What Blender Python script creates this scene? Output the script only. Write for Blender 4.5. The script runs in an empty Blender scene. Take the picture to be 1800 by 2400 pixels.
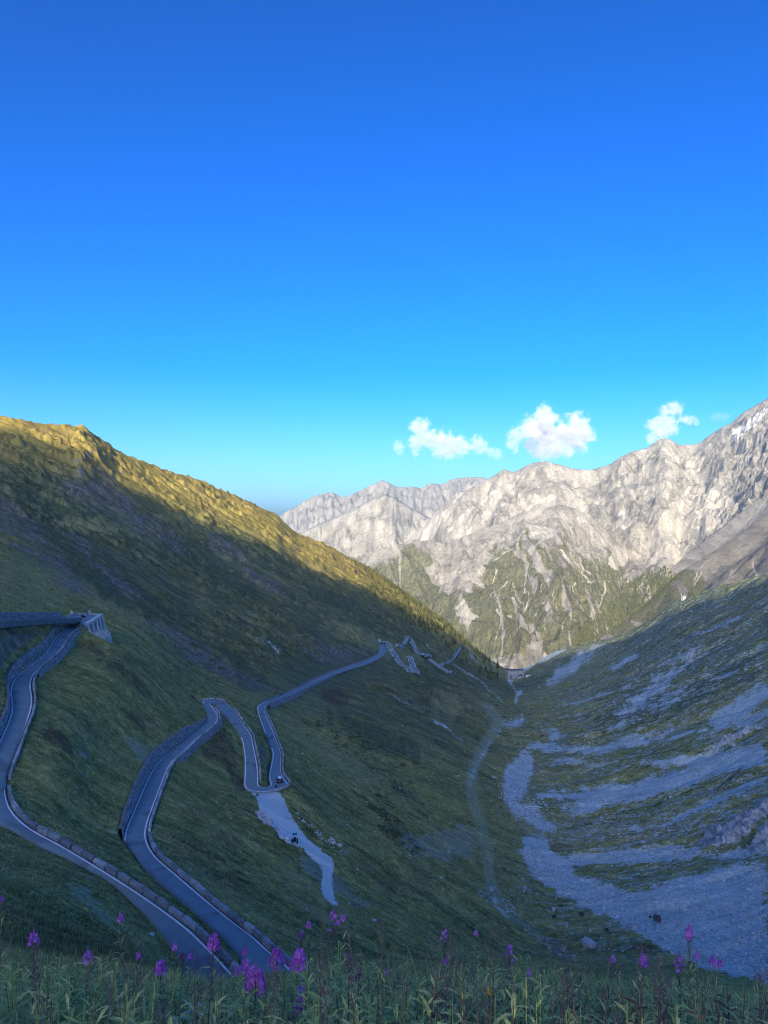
import bpy, bmesh, math, random
import numpy as np
from mathutils import Vector, Matrix

# ------------------------------------------------------------------ camera, sky, sun, exposure
SC = bpy.context.scene
COL = SC.collection
F, CX, CY, HOR = 1803.0, 900.0, 1200.0, 1240.0
PITCH = math.atan((HOR - CY) / F)
cam_d = bpy.data.cameras.new("camera")
cam_d.sensor_fit = 'VERTICAL'
cam_d.sensor_height = 24.0
cam_d.sensor_width = 18.0
cam_d.lens = F / 2400.0 * 24.0
cam_d.clip_start = 0.05
cam_d.clip_end = 80000.0
cam = bpy.data.objects.new("camera", cam_d)
COL.objects.link(cam)
cam.location = (0, 0, 0)
cam.rotation_euler = (math.pi / 2 + PITCH, 0, 0)
SC.camera = cam

SUN_AZ = math.radians(10.0)      # the sun stands behind the camera, this far round to the left
SUN_EL = math.radians(16.0)
TAN_E = math.tan(SUN_EL)
world = bpy.data.worlds.new("World")
SC.world = world
world.use_nodes = True
wn = world.node_tree.nodes
wl = world.node_tree.links
wn.clear()
w_out = wn.new('ShaderNodeOutputWorld')
w_bg = wn.new('ShaderNodeBackground')
w_sky = wn.new('ShaderNodeTexSky')
w_sky.sky_type = 'NISHITA'
w_sky.sun_disc = False
w_sky.sun_elevation = SUN_EL
w_sky.sun_rotation = math.pi + SUN_AZ
w_sky.altitude = 900.0
w_sky.air_density = 0.8
w_sky.dust_density = 4.5
w_sky.ozone_density = 4.0
w_hs = wn.new('ShaderNodeHueSaturation')
w_hs.inputs['Saturation'].default_value = 1.18
w_hs.inputs['Hue'].default_value = 0.509
w_gm = wn.new('ShaderNodeGamma')
w_gm.inputs['Gamma'].default_value = 1.42
w_bg.inputs['Strength'].default_value = 0.098
wl.new(w_sky.outputs[0], w_gm.inputs['Color'])
wl.new(w_gm.outputs[0], w_hs.inputs['Color'])
wl.new(w_hs.outputs[0], w_bg.inputs['Color'])
wl.new(w_bg.outputs[0], w_out.inputs['Surface'])

sun_d = bpy.data.lights.new("sun", 'SUN')
sun_d.energy = 4.5
sun_d.angle = math.radians(0.5)
sun_d.color = (1.0, 0.86, 0.62)
sun = bpy.data.objects.new("sun", sun_d)
COL.objects.link(sun)
SUNV = Vector((-math.sin(SUN_AZ) * math.cos(SUN_EL), -math.cos(SUN_AZ) * math.cos(SUN_EL), math.sin(SUN_EL)))
sun.rotation_euler = SUNV.to_track_quat('Z', 'Y').to_euler()

SC.view_settings.view_transform = 'Standard'
SC.view_settings.look = 'None'
SC.view_settings.exposure = 1.0
SC.view_settings.gamma = 1.0
SC.view_settings.use_curve_mapping = False
SC.render.engine = 'CYCLES'
SC.cycles.max_bounces = 6
SC.cycles.diffuse_bounces = 3
SC.cycles.transparent_max_bounces = 8
SC.cycles.volume_bounces = 2
SC.cycles.use_denoising = True
SC.cycles.filter_width = 1.05
SC.cycles.denoising_prefilter = 'NONE'

# ------------------------------------------------------------------ small helpers
rng = np.random.default_rng(7)
random.seed(7)
SP, CP = math.sin(PITCH), math.cos(PITCH)

def ray(px, py):
    """ratios (x/y, depression -z/y) of the sight line through a photo point"""
    cx = (np.asarray(px, float) - CX) / F
    cy = -(np.asarray(py, float) - CY) / F
    dy = CP - cy * SP
    dz = SP + cy * CP
    return cx / dy, -dz / dy

def qof(py):
    return ray(900.0, py)[1]

def project(x, y, z):
    yy = np.maximum(y, 1e-3)
    fw = yy * CP + z * SP
    up = -yy * SP + z * CP
    return CX + F * x / fw, CY - F * up / fw

_perm = np.random.default_rng(11).permutation(1024).astype(np.int64)
_ang = np.random.default_rng(12).random(1024) * 2 * np.pi
_gx, _gy = np.cos(_ang), np.sin(_ang)

def gnoise(x, y, seed=0):
    x = np.asarray(x, float) + seed * 17.31
    y = np.asarray(y, float) - seed * 9.77
    xi = np.floor(x).astype(np.int64); yi = np.floor(y).astype(np.int64)
    fx = x - xi; fy = y - yi
    u = fx * fx * fx * (fx * (fx * 6 - 15) + 10)
    v = fy * fy * fy * (fy * (fy * 6 - 15) + 10)
    def g(ix, iy, dx, dy):
        h = _perm[(_perm[ix & 1023] + iy) & 1023]
        return _gx[h] * dx + _gy[h] * dy
    a = g(xi, yi, fx, fy); b = g(xi + 1, yi, fx - 1, fy)
    c = g(xi, yi + 1, fx, fy - 1); d = g(xi + 1, yi + 1, fx - 1, fy - 1)
    return ((a + (b - a) * u) + ((c + (d - c) * u) - (a + (b - a) * u)) * v) * 1.5

def fbm(x, y, octv=4, seed=0, gain=0.5, lac=2.03):
    s = 0.0; a = 1.0
    for k in range(octv):
        s = s + a * gnoise(x, y, seed + k * 3)
        x = x * lac; y = y * lac; a *= gain
    return s

def ridged(x, y, octv=4, seed=0, gain=0.5, lac=2.05):
    s = 0.0; a = 1.0
    for k in range(octv):
        s = s + a * (1 - 2 * np.abs(gnoise(x, y, seed + k * 5)))
        x = x * lac; y = y * lac; a *= gain
    return s

def sstep(a, b, x):
    t = np.clip((x - a) / (b - a), 0, 1)
    return t * t * (3 - 2 * t)

def tag(o, label=None, cat=None, group=None, kind=None):
    if label: o['label'] = label
    if cat: o['category'] = cat
    if group: o['group'] = group
    if kind: o['kind'] = kind
    return o

def link(name, me, parent=None, mat=None, loc=None, rot=None):
    if mat is not None and len(me.materials) == 0:
        me.materials.append(mat)
    o = bpy.data.objects.new(name, me)
    COL.objects.link(o)
    if parent is not None: o.parent = parent
    if loc is not None: o.location = loc
    if rot is not None: o.rotation_euler = rot
    return o

def empty(name, loc=(0, 0, 0), rz=0.0):
    o = bpy.data.objects.new(name, None)
    o.empty_display_size = 0.3
    o.location = loc
    o.rotation_euler = (0, 0, rz)
    COL.objects.link(o)
    return o

def np_mesh(name, verts, faces, smooth=True):
    """verts (n,3); faces (m,3|4) int array"""
    me = bpy.data.meshes.new(name)
    v = np.ascontiguousarray(verts, dtype=np.float32)
    f = np.ascontiguousarray(faces, dtype=np.int32)
    k = f.shape[1]
    me.vertices.add(len(v)); me.vertices.foreach_set('co', v.ravel())
    me.loops.add(f.size); me.loops.foreach_set('vertex_index', f.ravel())
    me.polygons.add(len(f))
    me.polygons.foreach_set('loop_start', np.arange(0, f.size, k, dtype=np.int32))
    me.polygons.foreach_set('use_smooth', np.full(len(f), bool(smooth)))
    me.update(calc_edges=True)
    return me

def grid_faces(nr, nc, wrap=False):
    r = np.arange(nr - 1)[:, None]; c = np.arange(nc if wrap else nc - 1)[None, :]
    c2 = (c + 1) % nc
    a = r * nc + c; b = r * nc + c2
    return np.stack([a, b, b + nc, a + nc], -1).reshape(-1, 4)

def set_attr(me, name, arr):
    """arr (n,3) stored as a point colour"""
    at = me.color_attributes.new(name, 'FLOAT_COLOR', 'POINT')
    full = np.ones((len(arr), 4), np.float32)
    full[:, :3] = arr
    at.data.foreach_set('color', full.ravel())

class MB:
    """collects polygons and links them as one mesh"""
    def __init__(s): s.v = []; s.f = []; s.n = 0
    def add(s, verts, faces):
        s.v.extend([tuple(map(float, q)) for q in verts])
        s.f.extend([tuple(i + s.n for i in q) for q in faces])
        s.n = len(s.v)
        return s
    def box(s, c, d, rz=0.0, taper=(1, 1), jit=0.0):
        cx, cy, cz = c; dx, dy, dz = [q / 2 for q in d]
        P = []
        for k, (sx, sy, sz) in enumerate([(-1,-1,-1),(1,-1,-1),(1,1,-1),(-1,1,-1),(-1,-1,1),(1,-1,1),(1,1,1),(-1,1,1)]):
            tx, ty = taper if sz > 0 else (1, 1)
            x, y, z = sx * dx * tx, sy * dy * ty, sz * dz
            if jit:
                x += random.uniform(-jit, jit); y += random.uniform(-jit, jit); z += random.uniform(-jit, jit)
            P.append((cx + x * math.cos(rz) - y * math.sin(rz), cy + x * math.sin(rz) + y * math.cos(rz), cz + z))
        return s.add(P, [(0,3,2,1),(4,5,6,7),(0,1,5,4),(1,2,6,5),(2,3,7,6),(3,0,4,7)])
    def tube(s, pts, rad, n=6, cap=True):
        pts = [Vector(p) for p in pts]
        if not isinstance(rad, (list, tuple)): rad = [rad] * len(pts)
        rings = []
        up = Vector((0.31, 0.17, 0.93)).normalized()
        for i, p in enumerate(pts):
            t = (pts[min(i + 1, len(pts) - 1)] - pts[max(i - 1, 0)]).normalized()
            a = t.cross(up)
            if a.length < 1e-3: a = t.cross(Vector((1, 0, 0)))
            a.normalize(); b = t.cross(a)
            rings.append([p + (a * math.cos(2*math.pi*k/n) + b * math.sin(2*math.pi*k/n)) * rad[i] for k in range(n)])
        V = [q for r in rings for q in r]
        Fc = []
        for i in range(len(pts) - 1):
            for k in range(n):
                k2 = (k + 1) % n
                Fc.append((i*n+k, i*n+k2, (i+1)*n+k2, (i+1)*n+k))
        if cap:
            Fc.append(tuple(range(n - 1, -1, -1))); Fc.append(tuple((len(pts)-1)*n + k for k in range(n)))
        return s.add(V, Fc)
    def prism(s, poly, axis_a, axis_b, axis_n, depth, org):
        """outline (list of 2-tuples) in plane (a,b) extruded along n, centred"""
        o = Vector(org); a = Vector(axis_a); b = Vector(axis_b); n = Vector(axis_n)
        m = len(poly)
        V = [o + a*p[0] + b*p[1] - n*depth/2 for p in poly] + [o + a*p[0] + b*p[1] + n*depth/2 for p in poly]
        Fc = [tuple(range(m - 1, -1, -1)), tuple(range(m, 2*m))]
        for i in range(m):
            j = (i + 1) % m
            Fc.append((i, j, m + j, m + i))
        return s.add(V, Fc)
    def mesh(s, name, smooth=False):
        me = bpy.data.meshes.new(name)
        me.from_pydata(s.v, [], s.f)
        if smooth:
            me.polygons.foreach_set('use_smooth', np.full(len(me.polygons), True))
        me.update()
        return me
    def build(s, name, mat, parent=None, smooth=False, loc=None, rot=None):
        return link(name, s.mesh(name, smooth), parent, mat, loc, rot)

# ------------------------------------------------------------------ node-material helper
class NM:
    def __init__(s, name, rough=0.9, spec=0.2):
        s.m = bpy.data.materials.new(name); s.m.use_nodes = True
        s.t = s.m.node_tree; s.n = s.t.nodes; s.n.clear()
        s.out = s.n.new('ShaderNodeOutputMaterial')
        s.b = s.n.new('ShaderNodeBsdfPrincipled')
        s.b.inputs['Roughness'].default_value = rough
        s.b.inputs['Specular IOR Level'].default_value = spec
        s.t.links.new(s.b.outputs[0], s.out.inputs['Surface'])
        s._pos = None
    def node(s, t): return s.n.new(t)
    def lk(s, a, b): s.t.links.new(a, b)
    def pos(s):
        if s._pos is None: s._pos = s.n.new('ShaderNodeNewGeometry').outputs['Position']
        return s._pos
    def objpos(s): return s.n.new('ShaderNodeTexCoord').outputs['Object']
    def scale(s, vec, sc):
        m = s.n.new('ShaderNodeMapping'); m.inputs['Scale'].default_value = sc
        s.lk(vec, m.inputs['Vector']); return m.outputs[0]
    def noise(s, vec, scale, detail=4, rough=0.55, dist=0.0):
        k = s.n.new('ShaderNodeTexNoise')
        k.inputs['Scale'].default_value = scale; k.inputs['Detail'].default_value = detail
        k.inputs['Roughness'].default_value = rough; k.inputs['Distortion'].default_value = dist
        s.lk(vec, k.inputs['Vector']); return k.outputs['Fac']
    def voro(s, vec, scale, feat='F1', out='Distance'):
        k = s.n.new('ShaderNodeTexVoronoi'); k.feature = feat
        k.inputs['Scale'].default_value = scale
        s.lk(vec, k.inputs['Vector']); return k.outputs[out]
    def ramp(s, fac, stops, interp='LINEAR'):
        r = s.n.new('ShaderNodeValToRGB'); r.color_ramp.interpolation = interp
        el = r.color_ramp.elements
        while len(el) < len(stops): el.new(0.5)
        for e, (p, c) in zip(el, stops):
            e.position = p
            e.color = (c, c, c, 1) if isinstance(c, (int, float)) else tuple(c) + (1,)
        s.lk(fac, r.inputs['Fac']); return r.outputs['Color']
    def mix(s, fac, a, b, mode='MIX'):
        m = s.n.new('ShaderNodeMix'); m.data_type = 'RGBA'; m.blend_type = mode
        for v, i in ((fac, 0), (a, 6), (b, 7)):
            if isinstance(v, (int, float)): m.inputs[i].default_value = v if i == 0 else (v, v, v, 1)
            elif isinstance(v, tuple): m.inputs[i].default_value = v + (1,)
            else: s.lk(v, m.inputs[i])
        return m.outputs[2]
    def math(s, op, a, b=0.0, c=0.0, clamp=False):
        m = s.n.new('ShaderNodeMath'); m.operation = op; m.use_clamp = clamp
        for i, v in enumerate((a, b, c)):
            if isinstance(v, (int, float)): m.inputs[i].default_value = v
            else: s.lk(v, m.inputs[i])
        return m.outputs[0]
    def sub(s, fac, lo, hi):
        m = s.n.new('ShaderNodeMapRange'); m.interpolation_type = 'SMOOTHSTEP'
        m.inputs['From Min'].default_value = lo; m.inputs['From Max'].default_value = hi
        s.lk(fac, m.inputs['Value']); return m.outputs['Result']
    def attr(s, name):
        a = s.n.new('ShaderNodeAttribute'); a.attribute_name = name
        sp = s.n.new('ShaderNodeSeparateColor'); s.lk(a.outputs['Color'], sp.inputs[0])
        return sp.outputs[0], sp.outputs[1], sp.outputs[2]
    def island(s): return s.n.new('ShaderNodeNewGeometry').outputs['Random Per Island']
    def rand(s): return s.n.new('ShaderNodeObjectInfo').outputs['Random']
    def bump(s, h, strength=0.5, dist=0.1):
        k = s.n.new('ShaderNodeBump'); k.inputs['Strength'].default_value = strength
        k.inputs['Distance'].default_value = dist
        s.lk(h, k.inputs['Height']); s.lk(k.outputs[0], s.b.inputs['Normal'])
    def color(s, c):
        if isinstance(c, tuple): s.b.inputs['Base Color'].default_value = c + (1,)
        else: s.lk(c, s.b.inputs['Base Color'])
        return s

def plain(name, col, rough=0.8, spec=0.25, var=0.15, scale=3.0, metal=0.0, bump=0.0):
    k = NM(name, rough, spec)
    nz = k.noise(k.objpos(), scale, 4)
    dark = tuple(c * (1 - var) for c in col); lite = tuple(min(1, c * (1 + var)) for c in col)
    k.color(k.ramp(nz, [(0.3, dark), (0.7, lite)]))
    k.b.inputs['Metallic'].default_value = metal
    if bump: k.bump(nz, bump, 0.02)
    return k.m
# ------------------------------------------------------------------ the valley: heights
# sight-line knots (photo row, distance) per photo column: rough shape of the valley sides
KN = {
 -900: [(2300,14),(2150,60),(1900,95),(1700,120),(1500,150),(1400,190),(1300,250),(1200,420),(1080,700),(960,950)],
 -450: [(2300,14),(2170,45),(1960,95),(1760,130),(1600,165),(1480,198),(1420,220),(1330,280),(1240,420),(1120,700),(1000,1000),(965,1100)],
 0:    [(2290,12),(2225,30),(2060,75),(1940,116),(1760,152),(1640,178),(1520,208),(1440,232),(1350,285),(1300,350),(1262,480),(1160,740),(1075,980),(977,1200)],
 150:  [(2290,15),(2240,35),(2120,75),(2000,112),(1900,135),(1700,182),(1560,222),(1480,258),(1420,300),(1370,400),(1310,540),(1210,800),(1100,1100),(995,1350)],
 300:  [(2290,18),(2250,40),(2190,68),(2100,104),(2000,122),(1900,149),(1800,172),(1700,197),(1600,226),(1520,262),(1480,310),(1440,440),(1400,530),(1300,730),(1200,1000),(1100,1380),(1064,1500)],
 450:  [(2312,20),(2288,60),(2262,90),(2100,118),(2000,139),(1900,165),(1800,200),(1700,243),(1650,280),(1610,320),(1570,400),(1500,520),(1400,740),(1300,1020),(1200,1400),(1120,1720)],
 600:  [(2312,22),(2286,60),(2262,92),(2195,110),(2100,135),(2000,165),(1900,200),(1850,222),(1750,264),(1690,312),(1650,372),(1600,460),(1500,650),(1400,900),(1300,1280),(1220,1700),(1184,1900)],
 750:  [(2300,24),(2265,70),(2240,115),(2100,165),(2000,200),(1900,245),(1800,300),(1700,385),(1640,470),(1590,610),(1500,830),(1400,1220),(1330,1640),(1272,2000)],
 900:  [(2300,26),(2265,80),(2250,145),(2100,200),(2000,240),(1900,295),(1800,370),(1700,485),(1600,700),(1550,880),(1510,1050),(1450,1370),(1400,1740),(1347,2100)],
 1000: [(2305,27),(2270,90),(2250,165),(2100,222),(2000,268),(1900,332),(1800,418),(1700,565),(1600,880),(1550,1200),(1500,1520),(1460,1880),(1420,2150)],
 1100: [(2310,28),(2280,100),(2250,190),(2100,246),(2000,296),(1900,366),(1800,472),(1700,660),(1650,850),(1600,1180),(1550,1680),(1505,2150)],
 1200: [(2315,28),(2285,105),(2255,214),(2100,272),(2000,332),(1900,422),(1800,560),(1700,850),(1650,1200),(1600,1760),(1585,2050),(1574,2260)],
 1300: [(2320,28),(2292,110),(2262,222),(2100,286),(2000,346),(1900,432),(1800,560),(1700,800),(1650,1050),(1600,1460),(1560,1850),(1526,2200)],
 1450: [(2325,27),(2300,105),(2270,216),(2100,276),(2000,336),(1900,412),(1800,520),(1700,680),(1600,940),(1550,1220),(1494,1950)],
 1600: [(2330,26),(2310,100),(2280,204),(2100,262),(2000,314),(1900,376),(1800,456),(1700,575),(1600,770),(1500,1080),(1440,1380),(1407,1650)],
 1800: [(2335,25),(2320,90),(2290,190),(2100,238),(2000,280),(1900,326),(1800,390),(1700,480),(1600,605),(1500,800),(1400,1060),(1345,1250)],
 2250: [(2340,24),(2320,80),(2280,150),(2100,190),(2000,225),(1800,300),(1600,420),(1450,600),(1330,800),(1262,950)],
 2700: [(2340,24),(2320,70),(2280,120),(2000,185),(1800,250),(1600,340),(1400,500),(1250,700),(1150,850)],
}
CREST = [(-900,955),(-450,962),(0,977),(30,979),(65,985),(90,990),(119,993),(160,996),(195,998),(217,1014),(245,1034),(271,1052),(310,1070),(347,1085),(390,1102),(434,1115),(470,1128),(510,1145),(550,1162),(586,1177),(620,1193),(651,1210),(672,1230),(694,1248),(725,1264),(759,1276),(800,1298),(868,1332),(920,1366),(976,1406),(1042,1455),(1085,1496),(1139,1543),(1177,1566),(1205,1572),(1237,1566),(1270,1546),(1302,1528),(1330,1519),(1356,1514),(1400,1505),(1465,1488),(1505,1464),(1541,1443),(1562,1426),(1584,1411),(1606,1405),(1640,1392),(1671,1380),(1725,1366),(1760,1357),(1800,1346),(2250,1258),(2700,1140)]
cr = np.array(CREST, float)
crX, crQ = ray(cr[:, 0], cr[:, 1])
kpx = sorted(KN)
NT, NPX = 420, 721
tgrid = np.linspace(math.log(8.0) / math.log(2300.0), 1.0, NT)
colsQ, colDC = [], []
for k in kpx:
    a = np.array(KN[k], float)
    q = qof(a[:, 0]); d = a[:, 1]
    t = np.log(d) / math.log(d[-1])
    qq = np.interp(tgrid, t, q)
    ker = np.exp(-0.5 * (np.arange(-8, 9) / 3.2) ** 2); ker /= ker.sum()
    pad = np.concatenate([np.full(8, qq[0]), qq, 2 * qq[-1] - qq[-2:-10:-1]])
    colsQ.append(np.convolve(pad, ker, 'valid')); colDC.append(d[-1])
colsQ = np.array(colsQ); colDC = np.array(colDC)
PXG = np.linspace(-900, 2700, NPX)
XG = (PXG - CX) / F
def blur_px(A, sig):
    r = int(sig * 3); ker = np.exp(-0.5 * (np.arange(-r, r + 1) / sig) ** 2); ker /= ker.sum()
    P = np.concatenate([np.repeat(A[:1], r, 0), A, np.repeat(A[-1:], r, 0)], 0)
    return np.apply_along_axis(lambda v: np.convolve(v, ker, 'valid'), 0, P)
QG = np.stack([np.interp(PXG, kpx, colsQ[:, j]) for j in range(NT)], 1)
QG = blur_px(QG, 9.0)
DCG = blur_px(np.interp(PXG, kpx, colDC)[:, None], 9.0)[:, 0]
QCG = np.interp(XG, crX, crQ)

def lerp2(G, u, v):
    """bilinear lookup, u over rows (0..n-1), v over columns"""
    u = np.clip(u, 0, G.shape[0] - 1.001); v = np.clip(v, 0, G.shape[1] - 1.001)
    i = u.astype(int); j = v.astype(int); fu = u - i; fv = v - j
    return (G[i, j] * (1 - fu) * (1 - fv) + G[i + 1, j] * fu * (1 - fv) + G[i, j + 1] * (1 - fu) * fv + G[i + 1, j + 1] * fu * fv)

def near_z(y):
    """the steep meadow under the camera"""
    y = np.maximum(y, 0)
    return -1.62 - 0.33 * np.minimum(y, 4.2) - 0.62 * np.maximum(y - 4.2, 0)

def front_z(x, y):
    """height of the valley seen in front; also where the crest lies"""
    d = np.maximum(y, 0.5)
    X = np.clip(x / d, XG[0], XG[-1])
    u = (X - XG[0]) / (XG[1] - XG[0])
    dc = np.interp(X, XG, DCG); qc = np.interp(X, XG, QCG)
    t = np.log(np.maximum(d, 1.05)) / np.log(dc)
    v = (t - tgrid[0]) / (tgrid[1] - tgrid[0])
    q = lerp2(QG, u, v)
    qb = lerp2(QG, u, np.full_like(v, NT - 1.0))
    q = q + (qc - qb) * sstep(0.90, 1.0, t)
    z = -q * d
    zc = -qc * dc
    beyond = d > dc
    z = np.where(beyond, zc - 0.10 * np.minimum(d - dc, 30) - 0.62 * np.maximum(d - dc - 30, 0), z)
    w = sstep(7.0, 16.0, d)
    z = near_z(y) * (1 - w) + z * w
    return z, dc, t

SA, CA = math.sin(SUN_AZ), math.cos(SUN_AZ)
RIDGE_L = 2300.0
# crest of the pass ridge behind the camera, as the evening shadow on the valley shows it
RU = np.array([-2600,-1900,-1300,-1000,-850,-760,-690,-655,-600,-536,-413,-340,-257,-105,0,120,200,282,350,371,600,1000,1700,2600], float)
RH = np.array([  240, 330, 410, 440, 455, 458, 444, 350, 375, 384, 356, 342, 332, 272, 252, 250, 262, 278, 300, 300, 372, 430, 440, 360], float)
def back_z(x, y):
    u = x * CA - y * SA
    s = x * SA + y * CA
    p = -s
    hc = np.interp(u, RU, RH) + RIDGE_L * TAN_E
    hc = hc + 9 * fbm(u / 90.0, u * 0 + 3.3, 4, 5)
    up = -1.62 + (hc + 1.62) * np.clip(p / RIDGE_L, 0, 1) ** 1.15
    z = np.where(p < 0, -1.62 - 0.35 * np.minimum(-p, 150.0), np.where(p < RIDGE_L, up, hc - 0.55 * (p - RIDGE_L)))
    return z

def base_z(x, y):
    az = np.abs(np.arctan2(x, y))
    w = sstep(math.radians(47), math.radians(74), az)
    zf, dc, t = front_z(x, np.maximum(y, 0.3 * np.abs(x)))
    zb = back_z(x, y)
    r = np.hypot(x, y)
    zb = np.where(r < 5, -1.62 - 0.33 * np.clip(y, -5, 5), zb)
    return zf * (1 - w) + zb * w, dc, t

# ------------------------------------------------------------------ roads, traced as edges with falling heights
def zz(pts, x0, y0, sc): return [(x0 + a / sc, y0 + b / sc) for a, b in pts]
A1L = [(185.7,1454.6),(168.8,1464.7),(151.9,1475.7),(135,1486.7),(124.9,1498.5),(118.1,1512.8),(108,1527.2),(94.5,1540.7),(76,1555),(57.4,1570.2),(40.5,1582),(30.4,1593),(24.5,1607.3),(21.9,1622.5),(21.9,1630)]
A1R = [(232,1443.6),(217.7,1453.8),(199.2,1464.7),(182.3,1474),(168.8,1482.4),(160.3,1490.9),(153.6,1502.7),(146.8,1514.5),(138.4,1524.6),(128.3,1536.5),(114.8,1547.4),(101.3,1558.4),(89.5,1568.5),(81,1580.3),(75.1,1592.2),(73.4,1607.3),(75.1,1620.8),(76.8,1630)]
A2L = [(21.9,1630),(25.3,1647),(26.2,1661),(22.8,1676),(16.9,1693),(6.8,1716.5),(0,1730),(-12,1758),(-26,1795),(-36,1830),(-44,1860),(-46,1880)]
A2R = [(76.8,1630),(78.5,1642),(76.8,1657),(72.6,1672.6),(66.7,1687.8),(58.2,1708),(50.6,1728),(40.5,1757),(31.2,1780.6),(23.6,1799),(17.7,1817.7),(14.9,1836),(13.5,1849.8)]
A3L = [(-46,1880),(-35,1900),(-15,1918),(0,1929),(38.6,1948),(77,1972),(144.7,2003.7),(193,2030),(241,2056.7),(275,2078),(299,2100),(337.5,2136),(366.5,2170),(400,2213),(420,2247),(434,2281),(446,2310)]
A3R = [(13.5,1849.8),(15.2,1866.7),(20.3,1885),(32,1903.8),(47.3,1920.7),(67.5,1937.6),(101.3,1958),(130,1972),(193,2008.5),(260,2049.5),(313,2083),(366.5,2119),(410,2150.7),(448.5,2179.7),(482,2213),(511,2242),(537.6,2271),(565,2302)]
B0L = [(598,2290),(574,2262),(554.5,2233),(521,2194),(482,2160),(434,2117),(386,2078),(352,2047),(328,2020.5),(304,1987),(287.7,1971)]
B0R = [(705,2288),(668,2257),(636.5,2233),(603,2201),(554.5,2165),(506,2126.6),(458,2085.6),(410,2044.7),(366.5,2008.5),(347,1977),(343,1955)]
B1L = [(287.7,1971),(291,1950.8),(298.7,1929),(308.8,1907),(322.3,1874.9),(335.8,1844.5),(346,1822.5),(356,1804),(364.5,1792),(374.6,1780),(388,1769),(408.4,1753),(430.3,1736.5),(452.3,1718.7),(469,1706),(482.7,1694),(486.9,1685.8),(486.9,1677.4),(481,1662)]
B1R = [(343,1955),(347.6,1929),(357.8,1900),(369.6,1868),(379.7,1841),(388,1819),(394.9,1802),(400,1792),(408.4,1782),(421.9,1770),(433.7,1760),(445.5,1748),(462.4,1731.4),(479.3,1718),(496,1704.4),(509.7,1692.6),(513.9,1684),(511.4,1674),(504.6,1664),(497,1655)]
H1O = [(481,1662),(474,1650),(472.5,1643.5),(482.7,1639.4),(497.8,1638),(513,1639),(526.5,1643.6)]
H1I = [(497,1655),(493,1650.5),(493.5,1649),(496,1648.4),(499,1648.8),(502,1650.5),(506,1653.7)]
CO_ = [(526.5,1643.6),(538,1655),(547,1662),(555.7,1674),(564,1687.5),(575,1703),(584.6,1714),(590.6,1723.7),(594,1740.5),(599,1764.7),(604,1788.8),(606,1807),(607,1825),(606,1837)]
CI_ = [(506,1653.7),(518,1669),(533,1684),(547,1702),(555.7,1711.6),(561.7,1723.7),(566.5,1735.7),(570,1755),(572.5,1776.7),(572.5,1798),(572,1819),(570.7,1837)]
H2I = [(606,1837),(607.5,1841.5),(611,1843.6),(617,1845),(624,1844.8),(630,1843),(633,1840.6),(633.4,1837)]
H2O = [(570.7,1837),(572,1845.4),(579.8,1852),(591.8,1854.5),(607.5,1857),(624,1856),(642.5,1853),(654.5,1849.6),(667.8,1844.8),(677.4,1837)]
D1L = [(633.4,1837),(629.8,1827),(629,1817.7),(632.8,1799.6),(636.4,1782.7),(638.9,1768),(634.6,1752.6),(629,1738),(623,1723.7),(618,1713),(611,1693),(607.5,1681.5),(603.9,1670.6),(601.7,1658.6)]
D1R = [(677.4,1837),(671,1829.8),(663,1817.7),(659,1808),(658.7,1794.8),(660.6,1780),(661,1769.5),(658,1759.8),(652,1745),(646,1727),(640,1710.4),(632.8,1693.5),(625.6,1679),(622,1669.4),(620,1661)]
D2L = [(601.7,1658.6),(605,1652.5),(617,1645),(631.6,1641.7),(648.5,1635.7),(660.5,1631),(687,1619.5),(739,1593),(775.5,1576.6),(811.7,1563),(847.8,1552),(869.5,1543.5),(887.6,1533),(892.5,1522),(890,1512),(888,1506)]
D2R = [(620,1661),(621.4,1656),(626.8,1650),(638.9,1646),(654.5,1640),(670,1634.5),(700,1621),(739,1601),(775.5,1584),(811.7,1572),(847.8,1561),(873,1552),(893,1540.4),(904,1529.6),(905.7,1520.5),(902,1514)]
ZL_ = [(-90,1468),(0,1460.5),(80,1454),(120,1451),(145,1448.5),(157,1446)]
ZR_ = [(-90,1475),(0,1466.5),(80,1460),(130,1457),(165,1455),(185.7,1454.6)]
H0O = [(157,1446),(167,1443.5),(177,1442),(202,1440),(224,1441),(232,1443.6)]
H0I = [(185.7,1454.6)] * 6

def along(pts, n):
    p = np.array(pts, float)
    s = np.concatenate([[0], np.cumsum(np.hypot(*np.diff(p, axis=0).T))])
    t = np.linspace(0, s[-1], n) if s[-1] > 0 else np.zeros(n)
    # light smoothing of the traced corners
    x = np.interp(t, s, p[:, 0]); y = np.interp(t, s, p[:, 1])
    for _ in range(2):
        x[1:-1] = 0.25 * x[:-2] + 0.5 * x[1:-1] + 0.25 * x[2:]
        y[1:-1] = 0.25 * y[:-2] + 0.5 * y[1:-1] + 0.25 * y[2:]
    return x, y

SEGS = [  # uphill/left edge, right edge, number of samples, height at start and end
 ('upper', ZL_, ZR_, 24, -23.0, -31.0),
 ('upper', H0O, H0I, 14, -31.0, -32.0),
 ('upper', A1R, A1L, 46, -32.0, -39.6),
 ('upper', A2R, A2L, 30, -39.6, -46.0),
 ('upper', A3R, A3L, 60, -46.0, -53.2),
 ('middle', B0R, B0L, 50, -55.4, -58.2),
 ('middle', B1R, B1L, 56, -58.2, -66.0),
 ('middle', H1I, H1O, 18, -66.0, -67.0),
 ('middle', CI_, CO_, 40, -67.0, -74.0),
 ('middle', H2O, H2I, 26, -74.0, -75.0),
 ('middle', D1R, D1L, 44, -75.0, -85.5),
 ('middle', D2R, D2L, 80, -85.5, -160.0),
]
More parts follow.
